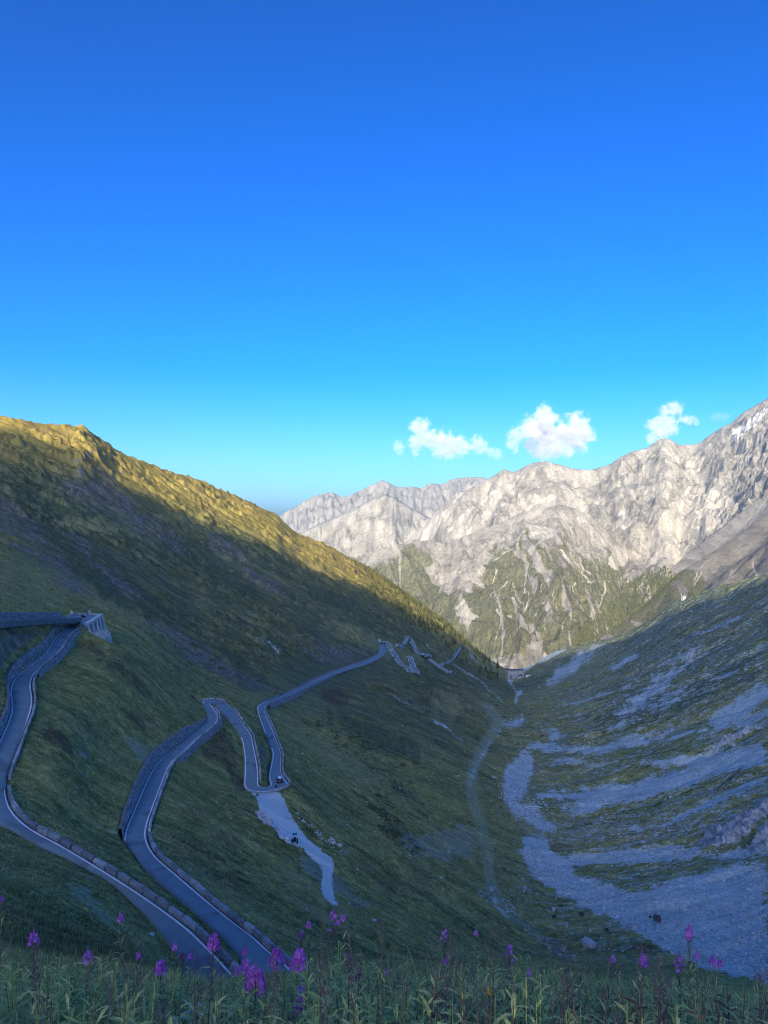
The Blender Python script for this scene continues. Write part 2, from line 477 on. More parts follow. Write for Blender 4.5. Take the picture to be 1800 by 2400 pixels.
# orientation: first list is always the same side of the ribbon (outer side at the first hairpin)
ROADS = {}
SEGI = {}
for nm, L, R, n, z0, z1 in SEGS:
    lx, ly = along(L, n); rx, ry = along(R, n)
    z = np.linspace(z0, z1, n)
    def to3(px, py):
        X, q = ray(px, py); d = -z / q
        return np.stack([X * d, d, z], 1)
    ROADS.setdefault(nm, []).append((to3(lx, ly), to3(rx, ry)))
EDGE = {}
for nm, parts in ROADS.items():
    P = np.concatenate([p[0] if i == 0 else p[0][1:] for i, p in enumerate(parts)])
    Q = np.concatenate([p[1] if i == 0 else p[1][1:] for i, p in enumerate(parts)])
    for _ in range(3):     # one smooth grade through the joins
        zm = P[:, 2].copy(); zm[1:-1] = 0.25 * zm[:-2] + 0.5 * zm[1:-1] + 0.25 * zm[2:]
        P[:, 2] = zm; Q[:, 2] = zm
    EDGE[nm] = (P, Q)
    k = 0; idx = []
    for i, p in enumerate(parts):
        m = len(p[0]); a = 0 if i == 0 else k - 1
        idx.append((a, a + m - 1)); k = a + m
    SEGI[nm] = idx
UP, MI = EDGE['upper'], EDGE['middle']
seg_u = SEGI['upper']; seg_m = SEGI['middle']

def outward(P, Q):
    """unit plan vectors pointing from edge Q's side out past edge P (per sample, from the tangent)"""
    T = np.gradient(P[:, :2], axis=0)
    ln = np.hypot(T[:, 0], T[:, 1]); ln[ln < 1e-6] = 1
    N = np.stack([-T[:, 1], T[:, 0]], 1) / ln[:, None]
    S = P[:, :2] - Q[:, :2]
    sg = np.sign((N * S).sum(1)); sg[sg == 0] = 1
    N = N * sg[:, None]
    for _ in range(2):
        N[1:-1] = N[:-2] + 2 * N[1:-1] + N[2:]
        N /= np.maximum(np.hypot(N[:, 0], N[:, 1]), 1e-6)[:, None]
    return N
OUT = {nm: (outward(P, Q), outward(Q, P)) for nm, (P, Q) in EDGE.items()}

# height of the ground beside each edge (m above the road): retaining walls uphill, short drops downhill
hu_P = {nm: np.zeros(len(EDGE[nm][0])) for nm in EDGE}; hu_Q = {nm: np.zeros(len(EDGE[nm][0])) for nm in EDGE}
def setr(arr, seg, f0, f1, h0, h1):
    a, b = seg; i0 = int(round(a + (b - a) * f0)); i1 = int(round(a + (b - a) * f1))
    arr[i0:i1 + 1] = np.linspace(h0, h1, i1 - i0 + 1)
U_P, U_Q, M_P, M_Q = hu_P['upper'], hu_Q['upper'], hu_P['middle'], hu_Q['middle']
setr(U_P, seg_u[0], 0, 1, 3.6, 2.0)            # uphill side of the top strand
setr(U_Q, seg_u[0], 0, 1, -1.0, -0.6)
setr(U_P, seg_u[1], 0, 1, -0.6, -7.0)          # outside of the top hairpin
setr(U_P, seg_u[2], 0, .2, -9.5, -6.5); setr(U_P, seg_u[2], .2, .4, -5.0, -2.8); setr(U_P, seg_u[2], .4, 1, -2.4, -1.2)
setr(U_Q, seg_u[2], 0, .12, .6, 2.0); setr(U_Q, seg_u[2], .12, .75, 2.6, 3.8); setr(U_Q, seg_u[2], .75, 1, 3.4, 2.4)
setr(U_P, seg_u[3], 0, 1, -.8, -.5); setr(U_Q, seg_u[3], 0, .6, 2.2, 2.4); setr(U_Q, seg_u[3], .6, 1, 1.5, .4)
setr(U_P, seg_u[4], 0, 1, -.5, -.9); setr(U_Q, seg_u[4], 0, 1, .3, .5)
setr(M_P, seg_m[0], 0, 1, -.8, -.6); setr(M_Q, seg_m[0], 0, .8, .35, .4); setr(M_Q, seg_m[0], .8, 1, .6, 1.4)
setr(M_Q, seg_m[1], 0, .25, 1.6, 3.4); setr(M_Q, seg_m[1], .25, .8, 3.6, 3.4); setr(M_Q, seg_m[1], .8, 1, 2.6, .3)
setr(M_P, seg_m[1], 0, .55, -.5, -.7); setr(M_P, seg_m[1], .55, .92, -1.8, -2.2); setr(M_P, seg_m[1], .92, 1, -1.0, -.3)
setr(M_Q, seg_m[2], 0, 1, .3, -.3)
setr(M_P, seg_m[3], 0, 1, .3, .3); setr(M_Q, seg_m[3], 0, 1, -.5, -.5)
setr(M_P, seg_m[4], 0, 1, -.1, -.5); setr(M_Q, seg_m[4], 0, 1, .05, .05)
setr(M_P, seg_m[5], 0, 1, -.6, -.6); setr(M_Q, seg_m[5], 0, 1, .3, .5)
setr(M_P, seg_m[6], 0, .3, -2.5, -2.6); setr(M_P, seg_m[6], .3, 1, -1.8, -1.0); setr(M_Q, seg_m[6], 0, 1, .8, 2.0)

ctrl = []
road_c = []
for nm in EDGE:
    P, Q = EDGE[nm]; oP, oQ = OUT[nm]
    c = 0.5 * (P + Q); w = 0.5 * np.hypot(P[:, 0] - Q[:, 0], P[:, 1] - Q[:, 1])
    for i in range(len(P)):
        road_c.append((c[i, 0], c[i, 1], c[i, 2], w[i]))
        ctrl.append((P[i, 0] + oP[i, 0] * 1.7, P[i, 1] + oP[i, 1] * 1.7, P[i, 2] + hu_P[nm][i]))
        ctrl.append((Q[i, 0] + oQ[i, 0] * 1.7, Q[i, 1] + oQ[i, 1] * 1.7, Q[i, 2] + hu_Q[nm][i]))
ctrl = np.array(ctrl)
# control points that lie on another strand are dropped
quads = []
for nm in EDGE:
    P, Q = EDGE[nm]
    for i in range(len(P) - 1):
        quads.append((P[i], P[i + 1], Q[i + 1], Q[i]))
QA = np.array([[q[0][:2], q[1][:2], q[2][:2], q[3][:2]] for q in quads])
QZ = np.array([0.25 * (q[0][2] + q[1][2] + q[2][2] + q[3][2]) for q in quads])

def road_hit(x, y, grow=0.0):
    """road height where a point lies on the carriageway (grown), else nan; also distance to the nearest quad centre"""
    n = len(x); out = np.full(n, np.nan)
    cen = QA.mean(1)
    for k in range(len(QA)):
        v = QA[k] + (QA[k] - cen[k]) * 0
        e = v - cen[k]; ln = np.hypot(e[:, 0], e[:, 1]); ln[ln < 1e-6] = 1
        v = v + e / ln[:, None] * grow
        lo = v.min(0); hi = v.max(0)
        m = np.nonzero((x >= lo[0]) & (x <= hi[0]) & (y >= lo[1]) & (y <= hi[1]))[0]
        if len(m) == 0: continue
        px, py = x[m], y[m]
        ar = sum(v[i][0] * v[(i + 1) % 4][1] - v[(i + 1) % 4][0] * v[i][1] for i in range(4))
        sgn = 1 if ar > 0 else -1
        ins = np.ones(len(m), bool)
        for i in range(4):
            a, b = v[i], v[(i + 1) % 4]
            ins &= ((b[0] - a[0]) * (py - a[1]) - (b[1] - a[1]) * (px - a[0])) * sgn >= -1e-4
        j = m[ins]
        zq = QZ[k]
        out[j] = np.where(np.isnan(out[j]), zq, np.minimum(out[j], zq))
    return out
hit = road_hit(ctrl[:, 0], ctrl[:, 1], 0.3)
ctrl = ctrl[np.isnan(hit)]
cb, _, _ = base_z(ctrl[:, 0], ctrl[:, 1])
cdz = ctrl[:, 2] - cb

def residual(x, y):
    out = np.zeros(len(x)); rd = np.full(len(x), 1e9)
    lo = ctrl[:, :2].min(0) - 90; hi = ctrl[:, :2].max(0) + 90
    m = np.nonzero((x > lo[0]) & (x < hi[0]) & (y > lo[1]) & (y < hi[1]))[0]
    cx = ctrl[:, 0].astype(np.float32); cy = ctrl[:, 1].astype(np.float32); dz = cdz.astype(np.float32)
    for a in range(0, len(m), 20000):
        j = m[a:a + 20000]
        X = x[j].astype(np.float32)[:, None] - cx; Y = y[j].astype(np.float32)[:, None] - cy
        r2 = X * X + Y * Y
        w = 1.0 / (r2 + 4.0) ** 2
        o = (w @ dz) / w.sum(1)
        r = np.sqrt(r2.min(1))
        fade = 1 - sstep(6.0, 85.0, r)
        out[j] = o * fade; rd[j] = r
    return out, rd

def relief(x, y, dc, t, d):
    """ribs and gullies down the fall line, broken ground, outcrops near the left crest"""
    X = x / np.maximum(y, 1)
    left = 1 - sstep(-0.02, 0.22, X - (t - 0.95) * 0.6)
    far = sstep(200, 700, d)
    wob = 30 * fbm(x / 160, y / 160, 2, 31)
    a = fbm((x + wob) / 170, (y + wob * .6) / 46, 4, 1)
    b = ridged((x + wob) / 110, (y + wob) / 34, 4, 2) - 0.9
    up = sstep(0.90, 0.97, t) * (1 - sstep(0.992, 1.0, t)) * left
    oc = np.maximum(0, fbm(x / 60 + .2 * wob / 30, y / 42, 4, 9) - 0.30)
    z = far * (3.4 * a + 3.0 * b) + up * (1.6 * b + 1.8 * a) + up * (14 * oc * ridged(x / 26, y / 20, 3, 53) + 1.3 * fbm(x / 7, y / 9, 3, 57))
    mid = far * sstep(0.03, 0.35, fbm(x / 130, y / 90, 3, 14)) * left
    z = z + mid * 7 * np.maximum(0, ridged(x / 30, y / 22, 4, 15) - 0.9)
    # bowls of the upper left corrie
    z = z + sstep(450, 900, d) * 1.5 * fbm(x / 11, y / 16, 3, 51)
    z = z + 1.1 * sstep(40, 160, d) * fbm(x / 26, y / 9, 3, 4)
    right = sstep(0.16, 0.3, X) * sstep(230, 420, d)
    rb = ridged(x / 80 + y / 600, y / 26, 4, 21) - 0.95
    z = z + right * (2.2 * rb + 1.4 * fbm(x / 22, y / 10, 3, 22))
    return z

def ground(x, y, detail=True):
    x = np.asarray(x, float); y = np.asarray(y, float)
    z, dc, t = base_z(x, y)
    res, rd = residual(x, y)
    z = z + res
    r = np.hypot(x, y)
    if detail:
        k = sstep(2.0, 26.0, rd) * sstep(18, 90, r) * (1 - sstep(math.radians(50), math.radians(62), np.abs(np.arctan2(x, y))))
        z = z + k * relief(x, y, dc, t, np.maximum(y, 0.5)) * np.where(t > 1, np.clip(1 - (t - 1) * 60, 0, 1), 1)
        k2 = sstep(0.5, 6.0, rd) * sstep(14, 40, r)
        z = z + k2 * (0.22 * fbm(x / 3.1, y / 1.7, 3, 41) + 0.12 * fbm(x / 1.1, y / 0.8, 2, 44)) * (1 - 0.0 * r)
        z = z + sstep(2, 6, r) * (1 - sstep(14, 40, r)) * 0.10 * fbm(x / 0.9, y / 0.9, 3, 47)
    z = np.maximum(z, -935.0)
    h = road_hit(x, y, 0.9)
    z = np.where(np.isnan(h), z, h - 0.42)
    return z, rd, t

def shoot(px, py, lo=4.0, hi=2600.0, n=1400):
    """where sight lines through photo points first meet the ground"""
    X, q = ray(px, py); X = np.atleast_1d(X); q = np.atleast_1d(q)
    ds = np.exp(np.linspace(math.log(lo), math.log(hi), n))
    out = []
    for a, b in zip(X, q):
        z, dc, t = base_z(a * ds, ds)
        res, _ = residual(a * ds, ds)
        z = z + res + 0.0
        h = np.nonzero(z >= -b * ds)[0]
        d = ds[h[0]] if len(h) else np.interp(a, XG, DCG)
        out.append((a * d, d, -b * d))
    return np.array(out)
# ------------------------------------------------------------------ ground cover areas, traced in the photo and laid on the ground
Z6 = lambda pts: zz(pts, 1100, 1450, 2.37)
Z8 = lambda pts: zz(pts, 800, 1900, 1.659)
Z5 = lambda pts: zz(pts, 560, 1820, 6.381)
SCREE = [
 Z6([(340,688),(415,690),(560,712),(700,708),(800,692),(900,662),(1010,634),(1110,612),(1205,598),(1140,632),(1050,660),(960,700),(850,722),(740,738),(650,748),(520,742),(400,738),(345,720)]),
 Z6([(430,785),(520,780),(600,784),(700,808),(820,806),(950,798),(1060,784),(1150,768),(1260,752),(1400,735),(1520,716),(1659,696),(1659,745),(1500,775),(1400,795),(1250,812),(1100,812),(950,812),(800,822),(680,820),(560,806),(440,800)]),
 Z6([(360,972),(470,966),(600,962),(680,940),(750,928),(850,912),(950,903),(1040,880),(1150,852),(1250,830),(1350,806),(1500,772),(1659,738),(1659,800),(1540,822),(1400,850),(1320,880),(1250,905),(1180,930),(1120,955),(1050,985),(980,1000),(900,1012),(800,1032),(720,1056),(640,1076),(560,1062),(470,1042),(560,1026),(620,1002),(540,992),(440,996),(380,990)]),
 Z6([(282,1040),(330,1028),(390,1040),(398,1052),(360,1064),(300,1058)]),
 Z6([(340,700),(330,760),(352,800),(345,850),(322,900),(318,940),(300,962),(290,1002),(240,1012),(200,1020),(178,985),(170,950),(180,900),(192,860),(230,800),(280,760),(300,720)]),
 Z6([(190,1022),(300,1038),(330,1060),(400,1090),(450,1120),(476,1150),(470,1182),(440,1210),(418,1232),(430,1270),(450,1302),(520,1326),(580,1350),(570,1422),(480,1422),(400,1340),(330,1290),(305,1250),(312,1225),(360,1205),(400,1190),(390,1160),(340,1128),(270,1100),(215,1066)]),
 Z6([(550,1322),(620,1302),(700,1292),(820,1290),(950,1280),(1040,1262),(1110,1252),(1200,1276),(1300,1290),(1420,1284),(1540,1262),(1659,1250),(1659,1300),(1500,1330),(1350,1320),(1200,1330),(1050,1350),(900,1352),(780,1372),(690,1362),(600,1372),(552,1372)]),
 Z6([(790,552),(840,500),(900,450),(960,400),(1010,350),(1080,305),(1150,268),(1230,235),(1330,160),(1345,150),(1310,200),(1260,235),(1180,290),(1100,350),(1050,402),(990,450),(950,492),(900,525),(850,545)]),
 Z6([(1310,580),(1350,540),(1400,500),(1450,470),(1500,436),(1580,385),(1659,336),(1659,430),(1600,470),(1550,515),(1500,550),(1450,590),(1400,640),(1370,652),(1400,600)]),
 Z6([(390,388),(430,345),(480,300),(530,262),(580,228),(640,180),(690,148),(755,118),(720,165),(680,205),(640,245),(600,282),(560,312),(520,338),(490,362),(440,372)]),
 Z6([(1000,500),(1060,455),(1120,412),(1180,375),(1240,350),(1180,410),(1120,455),(1060,492)]),
 Z6([(1560,290),(1610,250),(1659,215),(1659,250),(1610,285)]),
 Z6([(220,585),(260,540),(320,540),(300,580),(250,610)]),
 Z6([(360,556),(420,590),(470,610),(520,640),(500,680),(450,672),(430,620),(380,590)]),
 Z6([(1110,1115),(1180,1080),(1260,1040),(1340,1000),(1420,960),(1520,920),(1659,872),(1659,900),(1540,945),(1440,985),(1360,1030),(1280,1070),(1200,1110),(1150,1130)]),
 Z6([(890,1160),(960,1158),(1000,1168),(960,1180),(900,1178)]),
 Z8([(720,120),(780,150),(830,200),(880,250),(960,262),(1050,290),(1120,320),(1200,300),(1300,268),(1420,240),(1540,210),(1659,190),(1659,680),(1560,640),(1450,618),(1360,590),(1290,560),(1220,520),(1150,470),(1060,420),(960,380),(880,340),(800,290),(750,250),(700,180)]),
]
LINES = [  # thin pale runnels: points, half width in photo px
 (Z6([(640,662),(740,632),(850,590),(950,560)]), 5), (Z6([(520,476),(610,462),(700,432),(800,408),(900,380)]), 3),
 (Z6([(900,572),(960,545),(1050,512),(1130,462),(1250,386)]), 4), (Z6([(1240,92),(1300,72),(1400,36),(1500,-10)]), 4),
 (Z6([(800,275),(860,240),(930,205)]), 7), (Z6([(1480,220),(1570,180),(1659,140)]), 4), (Z6([(1330,350),(1450,310),(1560,262)]), 4),
 (Z6([(1050,270),(1120,230),(1210,190),(1300,150)]), 4), (Z6([(1360,330),(1470,300),(1520,282)]), 3),
 (Z6([(1100,670),(1200,640),(1290,612),(1380,580)]), 5), (Z6([(1070,1160),(1160,1110),(1240,1075),(1330,1046)]), 3),
 (Z6([(860,380),(940,345),(1010,310)]), 3), (Z6([(300,285),(380,240),(440,215),(520,172)]), 6),
 (Z6([(470,360),(560,300),(620,240)]), 4), (Z6([(250,480),(270,430),(290,400)]), 4), (Z6([(200,320),(230,350),(280,300),(350,265)]), 3),
 (Z6([(1200,690),(1280,660),(1420,600),(1540,560),(1659,500)]), 5), (Z6([(1480,600),(1560,575),(1659,520)]), 6),
 ([(1188,1592),(1196,1604),(1205,1612),(1214,1624),(1210,1640)], 3),
 ([(1182,1688),(1168,1718),(1140,1755),(1115,1795),(1102,1840)], 8), ([(1150,2085),(1165,2115),(1190,2150)], 9),
 ([(1000,1512),(1060,1556),(1130,1600),(1180,1650)], 2), ([(900,1620),(960,1650),(1040,1700),(1085,1740)], 2),
 ([(612,1494),(640,1515),(655,1530)], 2.5),
]
TRACK = [  # pale gravel of the track leaving the lower hairpin
 Z5([(150,215),(250,235),(360,240),(470,232),(545,222),(610,260),(670,330),(700,400),(745,470),(770,560),(830,660),(880,740),(950,840),(1020,910),(1100,985),(1180,1060),(1230,1130),(1340,1190),(1420,1260),(1440,1330),(1400,1440),(1390,1560),(1400,1700),(1430,1820),(1480,1914),(1400,1914),(1300,1830),(1240,1740),(1245,1600),(1255,1480),(1240,1380),(1160,1290),(1080,1210),(1010,1150),(960,1090),(890,1060),(820,1040),(700,1000),(690,950),(620,900),(560,830),(500,770),(450,690),(390,600),(330,500),(290,420),(270,330),(210,280)]),
]
PATH = [zz([(1175,1680),(1180,1700),(1150,1740),(1128,1790),(1118,1830),(1120,1870),(1135,1920),(1150,1975),(1160,2030),(1168,2080),(1150,2090),(1132,2050),(1125,1990),(1115,1935),(1098,1880),(1090,1835),(1100,1790),(1125,1740),(1155,1695)], 0, 0, 1.0),
        zz([(1120,1640),(1150,1650),(1185,1690),(1240,1682),(1190,1706),(1160,1690)], 0, 0, 1)]
HEATH = [  # reddish brown dwarf heath
 zz([(480,1745),(520,1700),(540,1720),(555,1760),(560,1830),(565,1850),(548,1850),(530,1800),(500,1775),(470,1775)], 0, 0, 1),
 zz([(150,1495),(210,1505),(260,1540),(330,1590),(320,1600),(270,1570),(210,1530)], 0, 0, 1),
 zz([(740,1615),(800,1610),(830,1640),(800,1660),(760,1650)], 0, 0, 1),
 Z5([(1270,330),(1360,370),(1480,440),(1580,530),(1480,490),(1380,450)]),
 zz([(30,1440),(110,1470),(120,1490),(60,1500),(10,1480)], 0, 0, 1),
 zz([(90,1690),(150,1720),(190,1780),(150,1770),(100,1730)], 0, 0, 1),
]
ROCKY = [  # bare broken rock on the left slopes
 zz([(120,1120),(200,1125),(300,1150),(330,1180),(300,1205),(240,1205),(170,1165)], 0, 0, 1),
 zz([(0,1160),(60,1200),(110,1260),(150,1310),(210,1390),(160,1390),(80,1320),(0,1260)], 0, 0, 1),
 zz([(250,1190),(330,1200),(400,1240),(440,1300),(390,1290),(320,1250)], 0, 0, 1),
 zz([(225,1100),(262,1105),(275,1125),(240,1130)], 0, 0, 1),
 zz([(480,1240),(540,1270),(600,1320),(560,1320),(490,1280)], 0, 0, 1),
 zz([(560,1310),(620,1350),(680,1400),(630,1390),(570,1350)], 0, 0, 1),
 zz([(150,1230),(200,1260),(260,1320),(340,1410),(290,1400),(200,1310)], 0, 0, 1),
 zz([(360,1450),(450,1500),(560,1560),(640,1620),(560,1600),(450,1550),(370,1490)], 0, 0, 1),
 zz([(680,1480),(760,1500),(860,1530),(800,1560),(720,1540)], 0, 0, 1),
]
OUTC = [  # pale cliffs on the right
 Z6([(1275,1235),(1310,1205),(1345,1188),(1400,1170),(1450,1138),(1510,1100),(1560,1060),(1610,1030),(1659,1008),(1659,1090),(1620,1120),(1580,1160),(1540,1200),(1500,1240),(1440,1268),(1380,1262),(1310,1262)]),
 Z6([(1530,1300),(1570,1240),(1610,1190),(1659,1140),(1659,1290)]),
 Z6([(1325,722),(1380,690),(1450,650),(1500,628),(1560,606),(1659,560),(1659,580),(1560,640),(1500,665),(1430,705),(1370,735)]),
 Z6([(1200,190),(1240,165),(1265,175),(1240,215),(1200,230)]),
]
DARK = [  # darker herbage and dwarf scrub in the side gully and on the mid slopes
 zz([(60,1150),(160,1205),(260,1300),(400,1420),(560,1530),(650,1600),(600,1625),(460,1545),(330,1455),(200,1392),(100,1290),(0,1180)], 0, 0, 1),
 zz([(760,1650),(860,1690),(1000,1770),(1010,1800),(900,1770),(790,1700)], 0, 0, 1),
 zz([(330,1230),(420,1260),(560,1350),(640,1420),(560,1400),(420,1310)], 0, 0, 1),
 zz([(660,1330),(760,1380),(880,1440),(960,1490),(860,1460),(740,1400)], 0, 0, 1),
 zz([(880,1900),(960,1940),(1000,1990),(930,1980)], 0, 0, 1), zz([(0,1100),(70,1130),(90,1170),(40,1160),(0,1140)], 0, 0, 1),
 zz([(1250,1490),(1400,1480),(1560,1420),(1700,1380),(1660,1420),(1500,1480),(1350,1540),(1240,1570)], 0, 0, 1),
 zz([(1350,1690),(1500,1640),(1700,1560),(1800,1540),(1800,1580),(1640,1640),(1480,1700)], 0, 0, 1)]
LIGHT = [  # paler dry grass on the rounded spurs
 zz([(120,1325),(260,1400),(420,1490),(560,1575),(540,1590),(380,1500),(220,1420),(100,1350)], 0, 0, 1),
 zz([(0,1290),(90,1320),(170,1380),(150,1430),(60,1420),(0,1400)], 0, 0, 1),
 zz([(60,1200),(200,1215),(330,1230),(300,1250),(180,1250)], 0, 0, 1),
 zz([(610,1640),(720,1700),(860,1800),(940,1880),(860,1860),(720,1760),(640,1690)], 0, 0, 1),
 zz([(700,1420),(860,1480),(1000,1540),(980,1560),(820,1510)], 0, 0, 1),
 zz([(1020,1600),(1100,1640),(1080,1700),(1000,1670)], 0, 0, 1),
 zz([(640,1980),(760,2100),(900,2200),(760,2180),(660,2090)], 0, 0, 1), zz([(330,1900),(420,1990),(560,2090),(640,2160),(560,2120),(430,2030)], 0, 0, 1)]
SPLASH = [Z8([(520,330),(560,280),(610,300),(650,350),(700,410),(760,460),(830,500),(920,560),(920,600),(860,580),(780,530),(700,470),(640,410),(590,370)]),
 zz([(275,1722),(300,1728),(330,1740),(362,1748),(352,1775),(336,1790),(318,1772),(300,1745)], 0, 0, 1),   # slate-grey wash of stones above the second wall
          zz([(150,2065),(190,2075),(235,2110),(270,2150),(300,2190),(255,2180),(205,2130),(165,2095)], 0, 0, 1),
          zz([(700,1990),(760,2030),(830,2090),(880,2130),(840,2130),(760,2080),(700,2030)], 0, 0, 1),
          zz([(930,1960),(1000,1950),(1090,1930),(1120,1960),(1110,2010),(1040,2020),(960,2010)], 0, 0, 1)]

def in_poly(px, py, poly):
    p = np.array(poly, float)
    m = (px > p[:, 0].min()) & (px < p[:, 0].max()) & (py > p[:, 1].min()) & (py < p[:, 1].max())
    out = np.zeros(len(px), bool)
    j = np.nonzero(m)[0]
    if len(j) == 0: return out
    x = px[j]; y = py[j]; ins = np.zeros(len(j), bool)
    k = len(p) - 1
    for i in range(len(p)):
        yi, yk = p[i, 1], p[k, 1]
        c = ((yi > y) != (yk > y))
        if yi != yk:
            ins ^= c & (x < (p[k, 0] - p[i, 0]) * (y - yi) / (yk - yi) + p[i, 0])
        k = i
    out[j] = ins
    return out

def near_line(px, py, pts, hw):
    p = np.array(pts, float)
    out = np.zeros(len(px))
    m = (px > p[:, 0].min() - 9) & (px < p[:, 0].max() + 9) & (py > p[:, 1].min() - 9) & (py < p[:, 1].max() + 9)
    j = np.nonzero(m)[0]
    if len(j) == 0: return out
    best = np.full(len(j), 1e9)
    for a, b in zip(p[:-1], p[1:]):
        ab = b - a; L = max(ab @ ab, 1e-6)
        t = np.clip(((px[j] - a[0]) * ab[0] + (py[j] - a[1]) * ab[1]) / L, 0, 1)
        best = np.minimum(best, np.hypot(px[j] - a[0] - t * ab[0], py[j] - a[1] - t * ab[1]))
    out[j] = np.clip(1.3 - best / hw, 0, 1)
    return out

def polys(px, py, lst):
    o = np.zeros(len(px), bool)
    for p in lst: o |= in_poly(px, py, p)
    return o.astype(float)

# ------------------------------------------------------------------ the ground sheet
fine = np.radians(np.linspace(-37.5, 37.5, 980))
coarse = np.radians(np.linspace(37.5, 322.5, 97)[1:-1])
AZ = np.concatenate([fine, coarse])
RR = np.concatenate([np.exp(np.linspace(math.log(0.6), math.log(70), 95)), np.exp(np.linspace(math.log(70), math.log(2420), 800))[1:], [2600, 2900, 3300]])
GX = (np.sin(AZ)[None, :] * RR[:, None]); GY = (np.cos(AZ)[None, :] * RR[:, None])
gx, gy = GX.ravel(), GY.ravel()
gz, g_rd, g_t = ground(gx, gy)
nA, nR = len(AZ), len(RR)
gv = np.stack([gx, gy, gz], 1)
gv = np.concatenate([gv, [[0, 0, -1.62]]])
ter_me = np_mesh('terrain', gv, grid_faces(nR, nA, wrap=True)[:, ::-1])
# cover masks
ppx, ppy = project(gx, gy, gz)
vis = (gy > 5) & (np.abs(ppx - 900) < 1300)
jj = np.nonzero(vis)[0]
wx = 3.5 * fbm(gx[jj] / (0.012 * gy[jj] + 1), gy[jj] / (0.02 * gy[jj] + 1), 3, 61)
wy = 2.0 * fbm(gx[jj] / (0.012 * gy[jj] + 1), gy[jj] / (0.02 * gy[jj] + 1), 3, 67)
mx, my = ppx[jj] + wx, ppy[jj] + wy
def soft(lst, amp, n=7, seed=0):
    o = np.zeros(len(jj))
    x_, y_ = gx[jj], gy[jj]
    for k in range(n):
        a = amp * (0.35 + 0.65 * k / (n - 1))
        sx = .014 * y_ + .5
        o += polys(mx + a * 1.9 * fbm(x_ / sx, y_ / (1.6 * sx), 4, seed + 7 * k), my + a * 1.0 * fbm(x_ / sx, y_ / (1.6 * sx), 4, seed + 7 * k + 3), lst)
    return o / n
A1m = np.zeros((len(gv), 3)); A2m = np.zeros((len(gv), 3)); A3m = np.zeros((len(gv), 3))
sc = soft(SCREE, 24, 8, 200)
for pts, hw in LINES: sc = np.maximum(sc, (0.8 if hw < 7.5 else 0.42) * near_line(mx, my, pts, hw))
A1m[jj, 0] = sc
A1m[jj, 1] = np.maximum(polys(mx, my, OUTC), 0)
A1m[jj, 2] = soft(HEATH, 22, 5, 260)
A2m[jj, 0] = soft(TRACK, 7, 5, 300)
A2m[jj, 1] = soft(ROCKY, 18, 5, 340)
A2m[jj, 2] = soft(PATH, 7, 4, 380)
A3m[jj, 0] = soft(SPLASH, 16, 5, 420)
Xr = gx / np.maximum(gy, 1)
# how near the valley's right flank, where loose stone streaks the grass
A3m[:-1, 1] = sstep(0.10, 0.30, Xr) * sstep(180, 300, gy) 
# sun-bleached upper slopes of the left ridge
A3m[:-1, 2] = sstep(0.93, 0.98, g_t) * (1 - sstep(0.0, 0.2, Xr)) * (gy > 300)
def blur_grid(a, n):
    G = a[:-1].reshape(nR, nA, 3)
    for _ in range(n):
        G = 0.25 * np.roll(G, 1, 1) + 0.5 * G + 0.25 * np.roll(G, -1, 1)
        H = G.copy(); H[1:-1] = 0.25 * G[:-2] + 0.5 * G[1:-1] + 0.25 * G[2:]; G = H
    a[:-1] = G.reshape(-1, 3)
for a_ in (A1m, A2m, A3m): blur_grid(a_, 1)
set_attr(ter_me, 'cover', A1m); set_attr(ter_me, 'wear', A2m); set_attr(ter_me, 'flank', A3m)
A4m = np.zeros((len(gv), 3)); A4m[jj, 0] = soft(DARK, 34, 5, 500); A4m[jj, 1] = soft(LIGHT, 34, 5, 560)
A4m[:-1, 2] = sstep(330, 620, gy) * (1 - sstep(0.955, 0.985, g_t)) * (1 - sstep(0.06, 0.2, Xr - 0.12 * sstep(900, 1800, gy)))  # shade below the left ridge's shadow edge, put into the slope's colour
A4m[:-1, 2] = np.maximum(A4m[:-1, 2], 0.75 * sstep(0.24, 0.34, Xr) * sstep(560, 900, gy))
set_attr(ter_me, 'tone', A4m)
# the cliffs stand out of the slope, the loose stone lies in shallow channels
rise = A1m[:-1, 1] * (3.6 * np.maximum(0, ridged(gx / 13, gy / 9, 4, 610) - 0.55) + 1.6 * fbm(gx / 4, gy / 4, 3, 613)) - 0.5 * A1m[:-1, 0] * ridged(gx / 40, gy / 7, 3, 617)
rise = rise * sstep(3, 12, g_rd) * (gy > 150)
gz = gz + rise
gv[:-1, 2] = gz
ter_me.vertices.foreach_set('co', np.ascontiguousarray(gv, dtype=np.float32).ravel()); ter_me.update()

